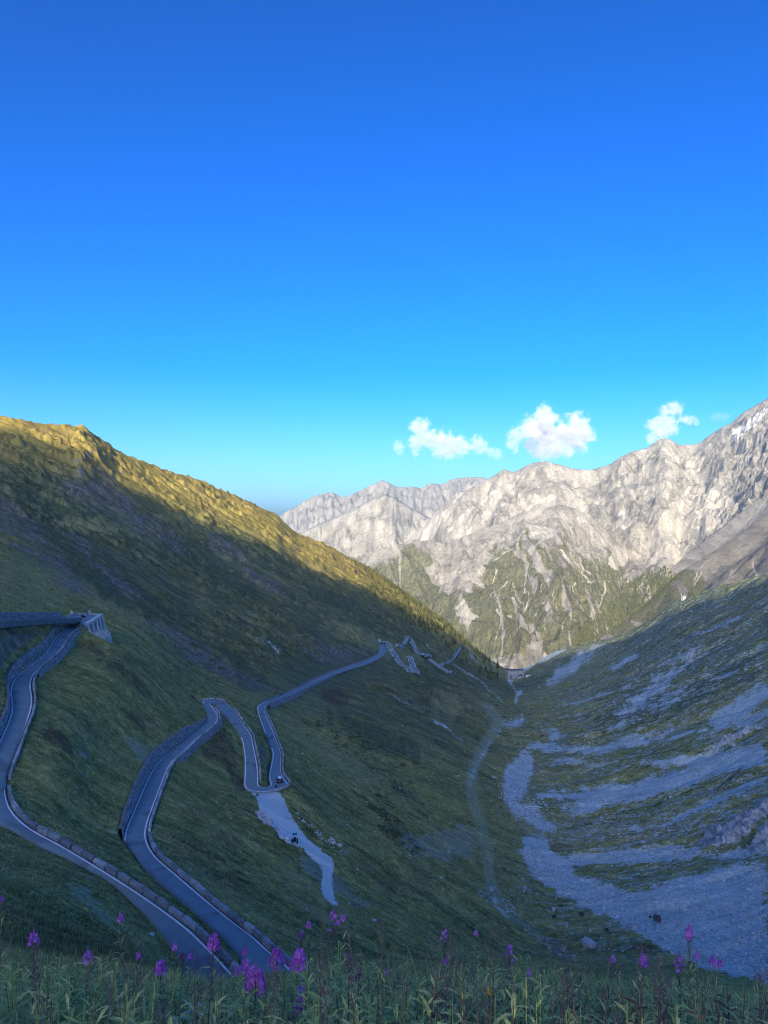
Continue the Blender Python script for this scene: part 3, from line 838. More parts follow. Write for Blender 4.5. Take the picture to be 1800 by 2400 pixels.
def mat_ground():
    k = NM('alpine_ground', 0.95, 0.1)
    P = k.pos()
    sc, oc, he = k.attr('cover'); tr, rk, pa = k.attr('wear'); sp, fl, up = k.attr('flank')
    fall = k.scale(P, (0.22, 1.0, 0.3))           # stretched down the fall line
    fall2 = k.scale(P, (0.10, 1.0, 0.15))
    big = k.noise(fall, 0.018, 5, 0.6)
    midn = k.noise(fall, 0.11, 6, 0.65)
    fin = k.noise(P, 1.3, 5, 0.7)
    tuft = k.noise(k.scale(P, (0.6, 1.0, 0.6)), 0.55, 5, 0.75)
    sn = k.math('ADD', k.math('MULTIPLY', k.noise(fall, 0.10, 7, 0.78), 0.6), k.math('MULTIPLY', k.noise(fall, 0.9, 5, 0.75), 0.4))
    strk = k.noise(fall2, 0.35, 4, 0.6)
    g1 = k.ramp(midn, [(0.30, (0.068, 0.100, 0.036)), (0.44, (0.191, 0.231, 0.076)), (0.58, (0.346, 0.356, 0.115)), (0.75, (0.537, 0.485, 0.191))])
    g2 = k.ramp(tuft, [(0.34, (0.027, 0.047, 0.022)), (0.5, (0.235, 0.278, 0.095)), (0.66, (0.605, 0.580, 0.234))])
    c = k.mix(0.55, g1, g2)
    c = k.mix(k.sub(big, 0.5, 0.72), c, k.mix(0.5, c, (0.447, 0.391, 0.167)))
    c = k.mix(k.math('MULTIPLY', k.sub(strk, 0.56, 0.72), 0.45), c, (0.582, 0.545, 0.267))
    c = k.mix(k.math('MULTIPLY', k.sub(k.noise(P, 0.05, 3), 0.56, 0.7), 0.5), c, (0.115, 0.081, 0.057))
    grain = k.math('ADD', k.math('MULTIPLY', k.noise(P, 0.45, 6, 0.85), 0.5), k.math('MULTIPLY', k.noise(P, 1.6, 4, 0.8), 0.5))
    c = k.mix(0.68, c, k.mix(1.0, c, k.ramp(grain, [(0.36, (0.30, 0.33, 0.30)), (0.50, (0.95, 0.95, 0.95)), (0.62, (1.9, 1.75, 1.6))]), 'MULTIPLY'))
    # dark dwarf shrubs in clumps
    clump = k.math('MULTIPLY', k.sub(k.noise(k.scale(P, (0.5, 1, 0.5)), 0.16, 5, 0.7), 0.56, 0.64), k.sub(k.noise(P, 0.012, 3), 0.42, 0.62))
    c = k.mix(k.math('MULTIPLY', clump, 0.75), c, (0.016, 0.030, 0.016))
    # bleached, warm grass high on the left ridge
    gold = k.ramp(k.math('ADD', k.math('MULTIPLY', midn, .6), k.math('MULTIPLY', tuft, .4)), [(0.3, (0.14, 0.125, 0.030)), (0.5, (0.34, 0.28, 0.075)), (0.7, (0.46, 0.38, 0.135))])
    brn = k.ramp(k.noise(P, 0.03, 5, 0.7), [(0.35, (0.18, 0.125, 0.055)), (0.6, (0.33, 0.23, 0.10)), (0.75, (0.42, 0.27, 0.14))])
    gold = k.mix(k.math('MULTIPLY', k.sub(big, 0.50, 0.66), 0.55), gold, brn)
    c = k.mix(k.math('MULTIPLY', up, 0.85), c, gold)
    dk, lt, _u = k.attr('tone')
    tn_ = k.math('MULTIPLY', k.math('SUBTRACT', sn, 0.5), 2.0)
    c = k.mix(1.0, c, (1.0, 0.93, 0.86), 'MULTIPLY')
    scrub_shade = k.ramp(k.math('ADD', k.math('MULTIPLY', midn, .5), k.math('MULTIPLY', grain, .5)), [(0.38, (0.020, 0.040, 0.024)), (0.50, (0.075, 0.105, 0.055)), (0.60, (0.19, 0.21, 0.115))])
    c = k.mix(k.math('MULTIPLY', _u, 0.72), c, scrub_shade)  # dark scrub tones: painted shade on the left slope, darker grass upper right
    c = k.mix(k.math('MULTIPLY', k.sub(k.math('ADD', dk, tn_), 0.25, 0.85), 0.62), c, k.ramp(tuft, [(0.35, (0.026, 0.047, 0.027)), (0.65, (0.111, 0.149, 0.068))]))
    c = k.mix(k.math('MULTIPLY', k.sub(k.math('ADD', lt, tn_), 0.3, 0.9), 0.5), c, k.ramp(tuft, [(0.35, (0.208, 0.223, 0.088)), (0.65, (0.442, 0.419, 0.189))]))
    # heath
    hc = k.ramp(tuft, [(0.3, (0.034, 0.021, 0.018)), (0.7, (0.160, 0.096, 0.070))])
    c = k.mix(k.math('MULTIPLY', k.sub(k.math('ADD', he, k.math('MULTIPLY', k.math('SUBTRACT', sn, 0.5), 3.0)), 0.3, 0.9), 0.65), c, hc)
    # lusher strip of the old path
    c = k.mix(k.math('MULTIPLY', pa, 0.42), c, k.ramp(fin, [(0.3, (0.30, 0.36, 0.24)), (0.7, (0.52, 0.56, 0.40))]))
    # broken rock, by attribute and on steep faces
    nz = k.node('ShaderNodeNewGeometry')
    sxyz = k.node('ShaderNodeSeparateXYZ'); k.lk(nz.outputs['Normal'], sxyz.inputs[0])
    steep = k.math('SUBTRACT', 1.0, sxyz.outputs[2])
    rn = k.noise(k.scale(P, (1, 1, 0.5)), 0.30, 6, 0.7)
    rockc = k.ramp(rn, [(0.30, (0.056, 0.056, 0.053)), (0.5, (0.188, 0.175, 0.150)), (0.7, (0.375, 0.350, 0.300))])
    rockf = k.math('MAXIMUM', k.math('MULTIPLY', rk, k.sub(k.math('ADD', k.math('MULTIPLY', k.noise(fall, 0.05, 4, 0.7), .5), k.math('MULTIPLY', k.noise(P, 0.22, 6, 0.75), .5)), 0.44, 0.54)), k.math('MULTIPLY', k.sub(k.math('ADD', steep, k.math('MULTIPLY', k.math('SUBTRACT', rn, 0.5), 0.35)), 0.36, 0.46), 0.9))
    c = k.mix(k.math('MULTIPLY', rockf, 0.85), c, rockc)
    # slate wash, gravel and scree
    stone = k.voro(P, 1.1, 'F1', 'Color')
    st = k.node('ShaderNodeSeparateColor'); k.lk(stone, st.inputs[0])
    peb = k.ramp(k.math('ADD', k.math('MULTIPLY', st.outputs[0], 0.5), k.math('MULTIPLY', fin, 0.5)), [(0.25, (0.209, 0.259, 0.241)), (0.5, (0.462, 0.556, 0.515)), (0.8, (0.770, 0.780, 0.780))])
    gravel = k.ramp(k.math('ADD', k.math('MULTIPLY', k.noise(P, 2.2, 5, 0.75), .5), k.math('MULTIPLY', k.noise(fall, 0.12, 6, 0.7), .5)), [(0.38, (0.242, 0.297, 0.274)), (0.5, (0.495, 0.594, 0.549)), (0.66, (0.704, 0.780, 0.750))])
    amp = k.math('ADD', 0.9, k.math('MULTIPLY', k.math('MULTIPLY', sc, k.math('SUBTRACT', 1.0, sc)), 20.0))
    sfac = k.sub(k.math('ADD', sc, k.math('MULTIPLY', k.math('SUBTRACT', sn, 0.5), amp)), 0.30, 0.70)
    loose = k.math('MULTIPLY', fl, k.math('MULTIPLY', k.sub(k.noise(fall2, 0.16, 6, 0.7), 0.43, 0.53), k.sub(k.noise(k.scale(P, (.35, 1, .4)), 0.5, 5, 0.75), 0.47, 0.58)))
    c = k.mix(k.math('MULTIPLY', loose, 0.8), c, peb)
    speck = k.math('MULTIPLY', k.math('ADD', k.math('MULTIPLY', fl, 0.8), 0.25), k.math('MULTIPLY', k.math('LESS_THAN', k.voro(P, 0.42), 0.20), k.sub(k.noise(P, 0.05, 3), 0.45, 0.6)))
    c = k.mix(speck, c, peb)
    c = k.mix(k.math('MULTIPLY', k.sub(k.math('ADD', k.math('MULTIPLY', sp, 0.75), k.math('MULTIPLY', k.math('SUBTRACT', sn, 0.5), 4.0)), 0.4, 0.9), 0.45), c, k.ramp(k.noise(P, 1.6, 4, 0.7), [(0.35, (0.17, 0.21, 0.17)), (0.65, (0.44, 0.48, 0.44))]))
    c = k.mix(sfac, c, k.mix(0.55, peb, gravel))
    c = k.mix(k.sub(k.math('ADD', tr, k.math('MULTIPLY', k.math('SUBTRACT', k.noise(P, 0.25, 6, 0.75), 0.5), 2.6)), 0.35, 0.7), c, k.mix(0.62, gravel, (0.78, 0.79, 0.75)))
    ocn = k.noise(k.scale(P, (1.2, 0.5, 1)), 0.45, 7, 0.75)
    occ = k.ramp(ocn, [(0.33, (0.114, 0.114, 0.101)), (0.5, (0.406, 0.415, 0.389)), (0.68, (0.775, 0.780, 0.760))])
    c = k.mix(k.sub(k.math('ADD', oc, k.math('MULTIPLY', k.math('SUBTRACT', ocn, 0.5), 0.8)), 0.4, 0.6), c, occ)
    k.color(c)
    k.bump(k.math('ADD', k.math('MULTIPLY', tuft, 0.7), k.math('MULTIPLY', fin, 0.3)), 0.8, 1.1)
    return k.m
M_GROUND = mat_ground()
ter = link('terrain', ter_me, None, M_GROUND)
tag(ter, kind='structure')
del A1m, A2m, A3m

# ------------------------------------------------------------------ the limestone massif and the ranges beyond
def rr(pts): return np.array(pts, float)
LAY = {
 'far': (rr([(480,1225),(560,1222),(655,1206),(672,1196),(690,1188),(715,1172),(730,1163),(750,1157),(778,1150),(800,1163),(818,1160),(850,1145),(872,1134),(895,1123),(912,1130),(930,1140),(950,1140),(962,1138),(985,1142),(1005,1130),(1035,1133),(1060,1120),(1100,1116),(1130,1117),(1200,1140),(1300,1160)]), 14000, 14000, 0.50, 0.9),
 'pyramid': (rr([(560,1330),(640,1278),(700,1249),(730,1236),(760,1222),(800,1206),(830,1192),(870,1170),(905,1157),(930,1168),(960,1188),(1010,1214),(1060,1240),(1110,1290)]), 9000, 9000, 0.62, 0.6),
 'main': (rr([(900,1330),(960,1262),(1000,1226),(1030,1190),(1060,1166),(1085,1152),(1110,1140),(1150,1118),(1168,1108),(1182,1099),(1205,1107),(1230,1093),(1250,1084),(1280,1081),(1310,1088),(1345,1098),(1385,1101),(1430,1088),(1455,1070),(1480,1058),(1515,1050),(1530,1040),(1545,1030),(1560,1026),(1575,1031),(1592,1043),(1620,1042),(1640,1038),(1660,1022),(1690,1002),(1715,990),(1740,968),(1770,950),(1800,932),(1900,880),(2100,830),(2300,800)]), 7600, 5900, 0.50, 0.5),
 'dome': (rr([(700,1420),(780,1360),(830,1322),(870,1296),(930,1277),(1000,1266),(1040,1272),(1100,1252),(1170,1226),(1230,1201),(1270,1186),(1310,1182),(1345,1190),(1390,1215),(1440,1262),(1500,1330)]), 5600, 5200, 0.52, 0.35),
 'moraine': (rr([(1480,1420),(1560,1342),(1610,1300),(1640,1275),(1700,1228),(1750,1190),(1790,1158),(1850,1110),(1950,1040)]), 4700, 4400, 0.55, 0.9),
 'brown': (rr([(1180,1640),(1240,1590),(1330,1545),(1400,1500),(1450,1465),(1500,1425),(1540,1388),(1590,1342),(1640,1312),(1690,1282),(1740,1246),(1800,1196),(1900,1120),(2100,980),(2300,900)]), 3800, 3300, 0.40, 0.55),
}
MPX = np.linspace(480, 2150, 860)
MD = np.concatenate([np.linspace(2600, 5700, 330), np.linspace(5700, 8200, 150)[1:], np.linspace(8200, 15500, 110)[1:]])
MX = (MPX - CX) / F
mX = np.repeat(MX[None, :], len(MD), 0).ravel(); mD = np.repeat(MD[:, None], len(MX), 1).ravel()
mxw = mX * mD
wobx = 90 * fbm(mxw / 700, mD / 700, 3, 71); woby = 90 * fbm(mxw / 700, mD / 700, 3, 74)
best = np.full(len(mD), -950.0); which = np.full(len(mD), -1); drop = np.full(len(mD), 900.0)
for li, (nm, (cpt, d0, d1, sf, sb)) in enumerate(LAY.items()):
    lX, lQ = ray(cpt[:, 0], cpt[:, 1])
    dcr = d0 + (d1 - d0) * np.clip((mX - lX[0]) / (lX[-1] - lX[0]), 0, 1)
    qc = np.interp(mX, lX, lQ)
    zc = -qc * dcr
    off = np.maximum(lX[0] - mX, 0) + np.maximum(mX - lX[-1], 0)
    zc = zc - off * 9000
    u = dcr - mD
    n1 = ridged((mxw + wobx) / 420, (mD + woby) / 900, 5, 80 + li) - 0.95
    n2 = ridged((mxw + .5 * wobx) / 120, (mD + .5 * woby) / 420, 4, 90 + li) - 0.9
    n3 = fbm(mxw / 60, mD / 80, 4, 95 + li)
    amp = sstep(0, 260, np.abs(u))
    f_ = np.where(u > 0, zc - sf * u * (0.80 + 0.00004 * u) - 30 * sstep(0, 200, u), zc + sb * u)
    k_ = {'far': 1.5, 'pyramid': 1.0, 'main': 1.0, 'dome': .75, 'moraine': .35, 'brown': .45}[nm]
    f_ = f_ + k_ * (amp * (75 * n1 + 26 * n2) + (0.25 + .75 * amp) * 13 * n3) * np.where(u > 0, 1, .4)
    m = f_ > best
    best = np.where(m, f_, best); which = np.where(m, li, which); drop = np.where(m, zc - f_, drop)
# sharp crag relief high on the right
crag = sstep(1560, 1760, MX * F + CX)[None, :].repeat(len(MD), 0).ravel() * (which == 2)
steps = ridged(mxw / 75, mD / 130, 4, 120) - 0.9
best = best + crag * (34 * steps + 20 * np.floor(4 * fbm(mxw / 90, mD / 120, 3, 121)) / 4 * 1.0) * sstep(30, 200, drop) * (1 - sstep(900, 1300, drop))
mv = np.stack([mxw, mD, best], 1)
mas_me = np_mesh('mountain_range', mv, grid_faces(len(MD), len(MX)))
qx, qy = project(mxw, mD, best)
jx = qx + 9 * fbm(mxw / 130, mD / 130, 5, 101); jy = qy + 7 * fbm(mxw / 130, mD / 130, 5, 104)
tree_line = np.interp(jx, [600,760,800,850,900,960,1000,1050,1080,1110,1150,1200,1250,1300,1350,1400,1450,1500,1540,1600,1700,1800,2000],
                          [1330,1330,1318,1300,1290,1276,1272,1284,1400,1370,1300,1262,1258,1270,1280,1300,1318,1312,1318,1350,1390,1390,1400])
tn = fbm(mxw / 170, mD / 420, 5, 107)
forest = sstep(-40, 60, jy - tree_line + 46 * tn)
forest *= np.where(which == 2, sstep(1335, 1365, jy), 1.0) * (which != 0) * np.where(which == 1, sstep(1290, 1310, jy), 1) * np.where(which == 4, 0.0, 1)
BROWN = [zz([(1040,1300),(1100,1270),(1140,1290),(1120,1330),(1090,1370),(1060,1395),(1035,1390),(1020,1370),(1000,1330)], 0, 0, 1)]
forest *= 1 - 0.8 * polys(jx, jy, BROWN)
gul = ridged((mxw + .8 * wobx) / 150, (mD + woby) / 1500, 3, 110)
forest *= 1 - 0.85 * sstep(1.22, 1.42, gul + .25 * tn)
forest *= 1 - sstep(1525, 1545, jy + 10 * tn) * 0.75
MG = zz  # pale gullies and landslips, traced
Zm = lambda pts: zz(pts, 900, 900, 1.8433)
GUL = [
 (Zm([(545,770),(560,830),(555,870),(580,910),(600,960),(605,1000),(590,1050),(575,1100)]), 4), (Zm([(640,720),(620,800),(610,880),(625,940),(600,1010),(600,1090)]), 4),
 (Zm([(475,750),(490,800),(480,880),(470,930),(500,985),(540,1000)]), 4.5), (Zm([(530,850),(500,905),(475,930)]), 4), (Zm([(410,800),(370,850),(300,900)]), 5),
 (Zm([(790,680),(830,740),(870,800),(920,830)]), 6), (Zm([(740,700),(790,760),(840,800),(890,850)]), 5), (Zm([(880,680),(900,760),(930,820),(925,860)]), 5),
 (Zm([(960,860),(950,920),(905,970),(890,1010)]), 6), (Zm([(870,900),(895,950),(915,985)]), 5), (Zm([(680,860),(690,930),(660,1000),(690,1050),(680,1100)]), 3),
 (Zm([(730,880),(735,950),(770,1000),(765,1060)]), 3), (Zm([(820,870),(830,940),(870,990),(880,1020)]), 3), (Zm([(560,880),(575,960),(590,1010)]), 2.5),
 (Zm([(740,880),(800,875),(860,850),(960,850),(1060,860)]), 4), (Zm([(520,1000),(500,1050),(480,1100)]), 3), (Zm([(630,990),(700,1020),(830,1015)]), 3),
 (Zm([(1105,680),(1120,730),(1160,760),(1180,790)]), 7), (Zm([(1300,700),(1250,740),(1200,790),(1150,820),(1060,900)]), 6), (Zm([(800,560),(810,620),(850,700),(880,740)]), 4),
 (Zm([(920,570),(960,610),(1010,640)]), 3), (Zm([(1390,800),(1360,840),(1340,890)]), 6), (Zm([(1500,790),(1480,840)]), 5), (Zm([(1600,730),(1610,830)]), 7), (Zm([(1340,840),(1400,780),(1450,740)]), 4),
 (Zm([(380,860),(430,865),(440,880)]), 4), (Zm([(700,650),(660,700),(640,760)]), 5), (Zm([(600,640),(560,700),(480,760)]), 5), (Zm([(340,760),(300,830),(280,860)]), 5),
]
FANS = [
 Zm([(90,690),(110,640),(180,590),(230,560),(280,570),(230,620),(180,670),(110,690)]), Zm([(150,640),(250,570),(310,480),(340,450),(300,540),(210,650),(160,680)]),
 Zm([(590,580),(640,520),(650,460),(690,500),(740,470),(740,520),(690,550),(620,590)]), Zm([(420,600),(420,500),(500,450),(520,520),(470,570)]),
 Zm([(1160,640),(1200,560),(1260,500),(1330,440),(1380,420),(1420,460),(1500,490),(1540,540),(1480,590),(1400,640),(1350,690),(1280,680),(1200,780),(1150,770),(1170,700)]),
 Zm([(1310,330),(1400,300),(1370,350),(1340,400),(1310,370)]), Zm([(960,770),(1000,700),(1050,720),(1120,740),(1060,770),(990,800)]),
 Zm([(1010,600),(1020,520),(1060,560),(1070,600),(1030,620)]), Zm([(300,960),(340,930),(380,980),(420,1010),(370,1040),(330,1010)]), Zm([(620,640),(700,620),(760,640),(700,670),(640,670)]),
 Zm([(820,560),(870,540),(900,600),(860,600)]), Zm([(1180,790),(1230,700),(1320,690),(1280,760),(1220,800)]), Zm([(250,680),(300,600),(370,560),(380,600),(330,680)]),
]
pale = polys(jx, jy, FANS)
gl = np.zeros(len(jx))
for pts, hw in GUL: gl = np.maximum(gl, near_line(jx, jy, pts, hw * .42) * np.clip(0.75 + 0.9 * fbm(mxw / 60, mD / 160, 3, 140), 0.15, 1))
pale = np.maximum(pale, gl)
forest *= 1 - np.clip(pale * 1.2, 0, 1)
SNOWP = [zz([(1715,1032),(1722,1010),(1745,995),(1770,975),(1800,955),(1800,968),(1775,985),(1750,1005),(1735,1022)], 0, 0, 1)]
snow = polys(jx, jy, SNOWP)
rid = (which == 0) * 1.0
strat = (which == 5) * 1.0
ma = np.stack([forest, pale, snow], 1); mb = np.stack([rid, strat, crag], 1)
set_attr(mas_me, 'cover', ma); set_attr(mas_me, 'kind', mb)

def mat_massif():
    k = NM('limestone_massif', 0.95, 0.08)
    P = k.pos()
    fo, pa, sn = k.attr('cover'); fr, stt, cg = k.attr('kind')
    fall = k.scale(P, (1.0, 0.25, 0.22))
    n1 = k.noise(fall, 0.010, 7, 0.68, 0.6)
    n2 = k.noise(P, 0.03, 6, 0.75)
    n3 = k.noise(k.scale(P, (0.35, 0.35, 1.4)), 0.022, 5, 0.7, 1.2)
    rock = k.ramp(n1, [(0.30, (0.155, 0.145, 0.122)), (0.44, (0.27, 0.25, 0.21)), (0.56, (0.38, 0.352, 0.295)), (0.72, (0.50, 0.465, 0.39))])
    rock = k.mix(k.math('MULTIPLY', k.sub(n2, 0.50, 0.66), 0.6), rock, (0.13, 0.124, 0.108))
    rock = k.mix(k.math('MULTIPLY', k.sub(n3, 0.52, 0.66), 0.5), rock, (0.43, 0.40, 0.35))
    st = k.noise(k.scale(P, (0.10, 0.10, 1.0)), 0.055, 5, 0.65, 0.4)
    strata = k.ramp(st, [(0.3, (0.13, 0.108, 0.078)), (0.48, (0.20, 0.175, 0.132)), (0.62, (0.30, 0.27, 0.215)), (0.7, (0.18, 0.155, 0.115))])
    rock = k.mix(k.math('MULTIPLY', stt, 0.8), rock, k.mix(0.35, strata, rock))
    cgc = k.ramp(n2, [(0.32, (0.065, 0.065, 0.064)), (0.5, (0.23, 0.22, 0.205)), (0.68, (0.42, 0.40, 0.37))])
    rock = k.mix(k.math('MULTIPLY', cg, 0.65), rock, cgc)
    farc = k.ramp(n1, [(0.3, (0.14, 0.125, 0.115)), (0.7, (0.31, 0.285, 0.255))])
    rock = k.mix(k.math('MULTIPLY', fr, 0.75), rock, farc)
    palec = k.ramp(n2, [(0.3, (0.40, 0.37, 0.31)), (0.7, (0.52, 0.48, 0.405))])
    rock = k.mix(k.math('MULTIPLY', k.sub(k.math('ADD', pa, k.math('MULTIPLY', k.math('SUBTRACT', n2, 0.5), 1.1)), 0.35, 0.65), 0.92), rock, palec)
    tree = k.voro(k.scale(P, (1, 1, 0.3)), 0.085, 'F1', 'Distance')
    fc = k.ramp(k.math('ADD', k.math('MULTIPLY', tree, 0.6), k.math('MULTIPLY', k.noise(P, 0.012, 5, .65), 0.4)), [(0.2, (0.23, 0.215, 0.115)), (0.5, (0.165, 0.163, 0.092)), (0.75, (0.095, 0.10, 0.062))])
    ff = k.sub(k.math('ADD', fo, k.math('MULTIPLY', k.math('SUBTRACT', k.noise(fall, 0.022, 8, 0.78, .5), 0.5), 3.0)), 0.34, 0.66)
    c = k.mix(ff, rock, fc)
    c = k.mix(k.sub(k.math('ADD', sn, k.math('MULTIPLY', k.math('SUBTRACT', n2, 0.5), 0.9)), 0.4, 0.6), c, (0.58, 0.58, 0.57))
    k.color(c)
    hb = k.math('ADD', k.math('MULTIPLY', n1, 0.6), k.math('MULTIPLY', n2, 0.5))
    k.bump(k.math('ADD', hb, k.math('MULTIPLY', k.noise(P, 0.11, 5, 0.75), 0.35)), 1.0, 30.0)
    return k.m
mas = link('mountain_range', mas_me, None, mat_massif())
tag(mas, kind='structure')
# ------------------------------------------------------------------ carriageways and their white edge lines
def mat_asphalt():
    k = NM('asphalt', 0.85, 0.25)
    P = k.pos()
    a = k.noise(P, 0.35, 4, 0.6); b = k.noise(P, 9.0, 3, 0.7)
    c = k.ramp(a, [(0.3, (0.18, 0.265, 0.285)), (0.55, (0.22, 0.32, 0.335)), (0.75, (0.255, 0.365, 0.38))])
    c = k.mix(0.25, c, k.ramp(b, [(0.35, (0.12, 0.13, 0.145)), (0.65, (0.26, 0.27, 0.29))]))
    c = k.mix(k.math('MULTIPLY', k.sub(k.noise(k.scale(P, (1, 1, 0)), 0.12, 2), 0.58, 0.64), 0.4), c, (0.09, 0.098, 0.11))
    k.color(c); k.bump(b, 0.2, 0.02)
    return k.m
M_ASPH = mat_asphalt()
M_LINE = plain('road_paint', (0.84, 0.85, 0.86), 0.6, 0.3, 0.06, 1.3)
M_GRAV = plain('verge_gravel', (0.33, 0.32, 0.30), 0.95, 0.1, 0.25, 2.0)

def road_mesh(name, P, Q, mat):
    n = len(P); W = 5
    V = []
    for i in range(n):
        for j in range(W + 1):
            f = j / W
            p = P[i] * (1 - f) + Q[i] * f
            V.append((p[0], p[1], p[2] + 0.05 * (1 - (2 * f - 1) ** 2)))
    V = np.array(V)
    Fc = grid_faces(n, W + 1)
    lo = V.copy(); lo[:, 2] -= 1.1
    m = len(V)
    sk = []
    for i in range(n - 1):
        a, b = i * (W + 1), (i + 1) * (W + 1)
        sk.append((a, b, m + b, m + a))
        a += W; b += W
        sk.append((b, a, m + a, m + b))
    Fc = np.concatenate([Fc, np.array(sk)])
    me = np_mesh(name, np.concatenate([V, lo]), Fc)
    return me
for nm in ('upper', 'middle'):
    P, Q = EDGE[nm]
    tag(link('road', road_mesh('road', P, Q, M_ASPH), None, M_ASPH), kind='structure')

def ribbon(E, Oth, inset, width, lift):
    """a strip inside edge E"""
    D = Oth[:, :2] - E[:, :2]
    ln = np.maximum(np.hypot(D[:, 0], D[:, 1]), 1e-3)[:, None]
    N = D / ln
    a = E.copy(); b = E.copy()
    a[:, :2] += N * inset; b[:, :2] += N * (inset + width)
    z = E[:, 2] + 0.05 * (1 - (2 * np.clip((inset + width / 2) / ln[:, 0], 0, 1) - 1) ** 2) + lift
    a[:, 2] = z; b[:, 2] = z
    return a, b
def fine_pts(E, step=1.2):
    s = np.concatenate([[0], np.cumsum(np.linalg.norm(np.diff(E, axis=0), axis=1))])
    return s
def line_strip(nm, side, seg, f0=0.0, f1=1.0, inset=0.2, width=0.3, parent=None):
    P, Q = EDGE[nm]
    E, O = (P, Q) if side == 'P' else (Q, P)
    N = -OUT[nm][0 if side == 'P' else 1]
    a, b = SEGI[nm][seg]; i0 = int(round(a + (b - a) * f0)); i1 = int(round(a + (b - a) * f1))
    e = E[i0:i1 + 1]; n_ = N[i0:i1 + 1]
    if len(e) < 2: return
    A = e.copy(); B = e.copy()
    A[:, :2] += n_ * inset; B[:, :2] += n_ * (inset + width)
    A[:, 2] += 0.035; B[:, 2] += 0.04
    me = np_mesh('edge_line', np.concatenate([A, B]), np.array([(i, i + 1, len(A) + i + 1, len(A) + i) for i in range(len(A) - 1)]))
    tag(link('edge_line', me, None, M_LINE), kind='structure')
for sg in (2, 3, 4):
    line_strip('upper', 'P', sg)
for sg, f0, f1 in ((2, 0.0, 1), (3, 0, 1), (1, 0, 1), (0, .8, 1)):
    if sg < 2: line_strip('upper', 'P', sg, f0, f1)
    else: line_strip('upper', 'Q', sg, f0, f1)
for sg in (0, 1): line_strip('middle', 'P', sg)
line_strip('middle', 'Q', 1, 0, .90)
line_strip('middle', 'Q', 2, .2, 1); line_strip('middle', 'P', 2, 0, .5)
line_strip('middle', 'Q', 3); line_strip('middle', 'P', 3, .45, 1)
line_strip('middle', 'Q', 4); line_strip('middle', 'P', 4)
line_strip('middle', 'P', 5); line_strip('middle', 'Q', 5, 0, .46); line_strip('middle', 'Q', 5, .66, 1)
line_strip('middle', 'P', 6); line_strip('middle', 'Q', 6)
# ------------------------------------------------------------------ stone walls along the road
def mat_stone(name, lo, mid, hi, sc=0.8):
    k = NM(name, 0.92, 0.15)
    P = k.pos()
    a = k.noise(P, sc, 5, 0.7); b = k.noise(P, sc * 6, 4, 0.7)
    c = k.ramp(a, [(0.3, lo), (0.5, mid), (0.7, hi)])
    c = k.mix(0.4, c, k.ramp(b, [(0.3, lo), (0.7, hi)]))
    rnd = k.math('FRACT', k.math('ADD', k.rand(), k.island()))
    c = k.mix(0.55, c, k.ramp(rnd, [(0.0, tuple(q * .75 for q in lo)), (0.5, mid), (1.0, hi)]))
    c = k.mix(k.math('MULTIPLY', k.sub(k.noise(P, sc * 2.5, 3), 0.58, 0.66), 0.6), c, (0.05, 0.06, 0.04))
    k.color(c); k.bump(b, 0.6, 0.06)
    return k.m
M_STONE = mat_stone('wall_stone', (0.15, 0.15, 0.15), (0.34, 0.34, 0.335), (0.56, 0.555, 0.54))
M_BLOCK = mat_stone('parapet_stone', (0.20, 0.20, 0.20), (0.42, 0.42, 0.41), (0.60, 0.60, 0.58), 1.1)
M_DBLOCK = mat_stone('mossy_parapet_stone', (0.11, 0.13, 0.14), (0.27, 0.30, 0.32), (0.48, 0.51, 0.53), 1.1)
M_MORTAR = plain('wall_core', (0.20, 0.20, 0.20), 0.95, 0.1, 0.3, 1.0, bump=0.4)
M_CONC = plain('old_concrete', (0.60, 0.61, 0.60), 0.9, 0.15, 0.25, 0.7, bump=0.3)

def seg_pts(nm, side, seg, f0=0.0, f1=1.0, step=0.5):
    """edge points, outward directions and beside-heights, evenly spaced along a stretch of road edge"""
    P, Q = EDGE[nm]
    E = P if side == 'P' else Q
    O = OUT[nm][0 if side == 'P' else 1]
    H = (hu_P if side == 'P' else hu_Q)[nm]
    segs = seg if isinstance(seg, (list, tuple)) else [seg]
    a, b = SEGI[nm][segs[0]][0], SEGI[nm][segs[-1]][1]
    i0 = a + (b - a) * f0; i1 = a + (b - a) * f1
    idx = np.arange(int(round(i0)), int(round(i1)) + 1)
    e = E[idx]; o = O[idx]; h = H[idx]
    s = np.concatenate([[0], np.cumsum(np.linalg.norm(np.diff(e, axis=0), axis=1))])
    n = max(2, int(s[-1] / step) + 1)
    t = np.linspace(0, s[-1], n)
    e2 = np.stack([np.interp(t, s, e[:, j]) for j in range(3)], 1)
    o2 = np.stack([np.interp(t, s, o[:, j]) for j in range(2)], 1)
    o2 /= np.maximum(np.hypot(o2[:, 0], o2[:, 1]), 1e-6)[:, None]
    return e2, o2, np.interp(t, s, h), s[-1], t

